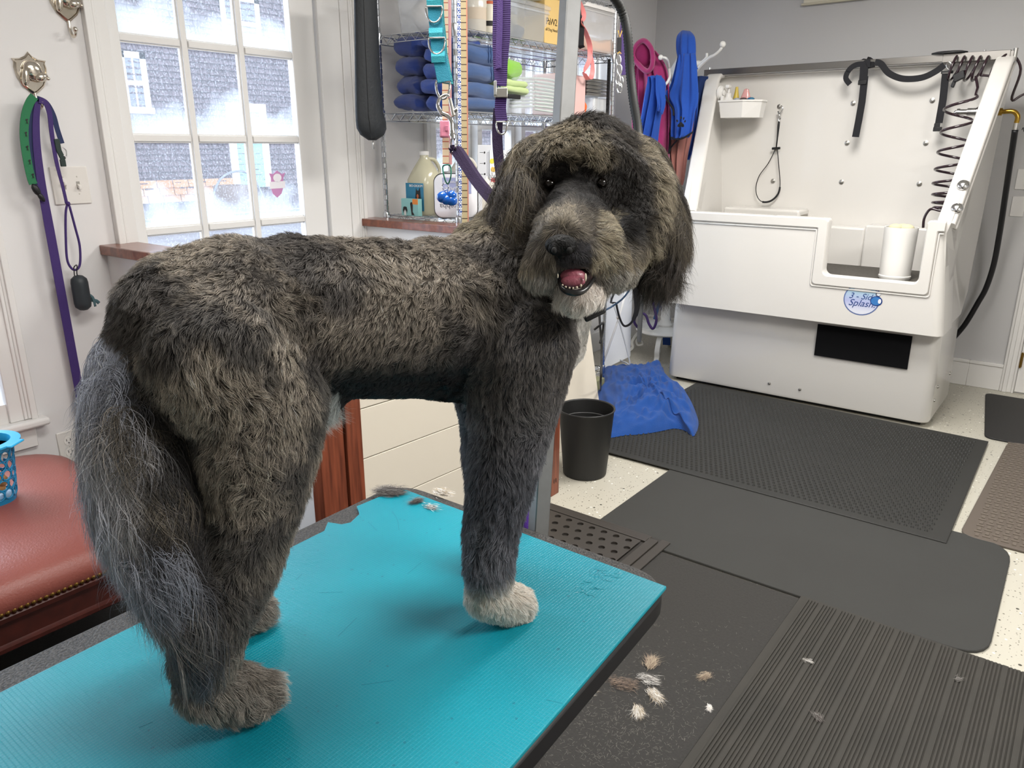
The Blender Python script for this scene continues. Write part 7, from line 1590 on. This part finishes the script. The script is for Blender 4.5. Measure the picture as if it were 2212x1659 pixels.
# coat of real hair curves grown from the body surface
def grow(name, idx_sel, n, seed, dens=None, K=5, rad=.00019, lmul=1, parent=body, tuft=13):
    rng = np.random.default_rng(seed)
    A, Bv, Cv = VC[TR[:, 0]], VC[TR[:, 1]], VC[TR[:, 2]]
    ar = np.linalg.norm(np.cross(Bv-A, Cv-A), axis=1)/2
    gt_ = gv[TR[:, 0]]; wgt = ar*idx_sel(gt_, (A+Bv+Cv)/3); tot = wgt.sum()
    pick = rng.choice(len(ar), n, p=wgt/tot); u = rng.random(n); v = rng.random(n); fl_ = u+v > 1; u[fl_] = 1-u[fl_]; v[fl_] = 1-v[fl_]
    P_ = A[pick]*(1-u-v)[:, None]+Bv[pick]*u[:, None]+Cv[pick]*v[:, None]
    N_ = VN[TR[pick, 0]]*(1-u-v)[:, None]+VN[TR[pick, 1]]*u[:, None]+VN[TR[pick, 2]]*v[:, None]; N_ /= np.linalg.norm(N_, axis=1)[:, None]+1e-9
    g = gv[TR[pick, 0]]
    L, dark, tip, comb, lift, wave, fl2 = coat(P_, g, N_)
    keep = L > .001; P_, N_, g, L, dark, tip, comb, lift, wave = [a[keep] for a in (P_, N_, g, L, dark, tip, comb, lift, wave)]; fl2 = {k_: v_[keep] for k_, v_ in fl2.items()}; n = len(P_)
    # clumps: shared swirl from noise plus personal jitter
    sw = np.stack([fbm(P_, 60, 21+i, 3) for i in range(3)], 1); sw2 = np.stack([fbm(P_, 330, 31+i, 2) for i in range(3)], 1)
    cd = comb+sw*.75+sw2*.75+rng.normal(size=(n, 3))*.2
    T_ = cd-N_*(cd*N_).sum(1)[:, None]; T_ /= np.linalg.norm(T_, axis=1)[:, None]+1e-9
    long_ = fl2['tl'] | fl2['er']
    L = L*lmul*np.where(long_, .4+.95*rng.random(n), .65+.5*rng.random(n))*(1+.35*sw[:, 0]); lf = lift*(.7+.6*rng.random(n))
    rt = .3+.7*rng.random(n)
    Bn = np.cross(N_, T_)
    pos = np.zeros((n, K, 3)); ph = sw2[:, 0]*6+rng.random(n)*1.5
    for k in range(K):
        f = k/(K-1); out = N_*(lf*L*(f-.35*f*f))[:, None]; along = T_*(L*(f*.95))[:, None]
        sag = np.zeros((n, 3)); sag[:, 2] = -np.where(long_, .55, .12)*L*f*f
        wv = Bn*(wave*L*.16*np.sin(ph+f*5.5)-wave*L*.16*np.sin(ph))[:, None]+N_*(wave*L*.10*np.sin(ph*1.7+f*6))[:, None]*f
        pos[:, k] = P_+out+along+sag+wv
    # hairs gather in pointed tufts
    kd = KDTree(max(1, n//tuft)); ci = rng.choice(n, max(1, n//tuft), replace=False)
    for q_, i_ in enumerate(ci): kd.insert(pos[i_, 0], q_)
    kd.balance(); near = np.fromiter((kd.find(p)[1] for p in pos[:, 0]), dtype=int, count=n); lead = ci[near]
    cf = (rng.random(n)*.45+.2)
    for k in range(1, K):
        f = (k/(K-1))**1.3; pos[:, k] = pos[:, k]*(1-(cf*f)[:, None])+pos[lead, k]*(cf*f)[:, None]
    cbr = (.82+.36*rng.random(len(ci)))[near]
    pos[:, :, 2] = np.maximum(pos[:, :, 2], TZ+.0012)
    hc = bpy.data.hair_curves.new(name); hc.add_curves([K]*n)
    hc.attributes['position'].data.foreach_set('vector', (pos-np.array(DO)).reshape(-1).astype(np.float32))
    ra = hc.attributes.get('radius') or hc.attributes.new('radius', 'FLOAT', 'POINT')
    prof = np.array([1, .95, .8, .55, .12])[:K] if K == 5 else np.interp(np.linspace(0, 1, K), [0, .6, 1], [1, .8, .1])
    ra.data.foreach_set('value', (np.outer(np.where(long_, 1.0, 1.0), prof)*rad).reshape(-1).astype(np.float32))
    co = hc.attributes.new('coat', 'FLOAT_COLOR', 'POINT'); cl = np.ones((n, K, 4)); br_ = ((.62+.75*rng.random(n)**1.5)*cbr)[:, None]
    lt_ = rng.random(n) < .12
    tipc = tip*br_; tipc[lt_] = np.minimum(tipc[lt_]*2.0, .85)
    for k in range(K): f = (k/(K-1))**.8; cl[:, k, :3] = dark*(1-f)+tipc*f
    co.data.foreach_set('color', cl.reshape(-1).astype(np.float32))
    hc.materials.append(M_fur)
    o = bpy.data.objects.new(name, hc); COL.objects.link(o); o.parent = dog; o['kind'] = 'stuff'
    return o
M_fur = attr_mat('dog_fur', .48, .45)
FURN = 1.0
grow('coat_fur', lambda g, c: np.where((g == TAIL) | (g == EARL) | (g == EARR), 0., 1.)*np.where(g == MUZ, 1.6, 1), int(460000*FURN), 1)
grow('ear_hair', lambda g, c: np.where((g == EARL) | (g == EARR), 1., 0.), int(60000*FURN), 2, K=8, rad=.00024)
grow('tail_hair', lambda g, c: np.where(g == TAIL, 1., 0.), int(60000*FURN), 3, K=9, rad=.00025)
# face details
M_nose = mat('dog_nose', '050505', .55, bump=(260, .6), spec=.22)
NQ = Matrix((_R, _U, -_F)).transposed()
nc_ = D(1212, 530, .958)
b = B(); ball(b, nc_, (.0205, .0140, .014), 3, NQ); ball(b, D(1201, 535, .953), (.010, .010, .009), 3, NQ); ball(b, D(1225, 534, .955), (.011, .010, .009), 3, NQ); ball(b, D(1212, 546, .962), (.007, .009, .008), 2, NQ); link('nose', b, M_nose, dog, smooth=True)
b = B(); ball(b, D(1197, 541, .945), (.0035, .0045, .003), 2, NQ); ball(b, D(1230, 541, .946), (.004, .0045, .003), 2, NQ); link('nostrils', b, mat('nostril_black', '020202', .8), dog, smooth=True)
M_eye = mat('dog_eye', '0a0604', .12, coat=.15, spec=.4)
for (x, y, t) in ((1187, 398, 1.061), (1299, 396, 1.059)):
    b = B(); ball(b, D(x, y, t+.008), .0078, 3); link('eye', b, M_eye, dog, smooth=True)
b = B(); ball(b, D(1243, 604, 1.008), (.023, .020, .022), 3, NQ); link('mouth_inside', b, mat('mouth_dark', '2a1517', .5), dog, smooth=True)
b = B(); ball(b, D(1238, 598, .990), (.0175, .0115, .012), 3, NQ); ball(b, D(1238, 608, .979), (.0160, .0078, .006), 3, NQ); link('tongue', b, mat('tongue_pink', '94505e', .4, coat=.3, noise=(60, .4), c2='8f4d5c', bump=(300, .3)), dog, smooth=True)
b = B(); tube(b, smooth_path([D(1208, 596, .992), D(1211, 616, .978), D(1222, 628, .970), D(1240, 633, .967), D(1258, 629, .970), D(1272, 617, .978), D(1284, 600, .995)], 5), [.0022+.0022*math.sin(PI*i/30) for i in range(31)], 10); link('lower_lip', b, mat('lip_black', '141416', .3, coat=.3), dog, smooth=True)
for (x, y, t, w_, h_) in ((1265, 599, .972, .0015, .0055), (1205, 596, .978, .0010, .0032), (1255, 617, .972, .0015, .0022), (1246, 621, .969, .0016, .0018), (1238, 622.5, .968, .0014, .0015), (1230, 622, .968, .0014, .0014), (1222, 620, .970, .0014, .0015), (1215, 616, .973, .0013, .0015)):
    b = B(); ball(b, D(x, y, t), (w_, h_, .0022), 2, NQ); link('tooth', b, mat('tooth_ivory', 'd8cdb8', .3), dog, smooth=True)
# thick long ear and whisker locks beside the chin
cl_ = thing('dog_collar', 'dark collar with squared black buckle showing under the dog chin', 'collar', D(1280, 678, 1.06))
b = B(); ring = [DP+DD*.50+Z1*1.275+(DD*math.cos(a)*.075+DN*math.sin(a)*.088)+Z1*(-.028*math.cos(a)) for a in [2*PI*i/32 for i in range(32)]]
tube(b, ring, .006, 6, closed=True); link('band', b, M_blackfab, cl_)
b = B(); obox(b, D(1283, 675, 1.04), (_R*.014+_U*.007), (_U*.007-_R*.003), _F*.005); link('buckle', b, M_black, cl_, bevel=.003)
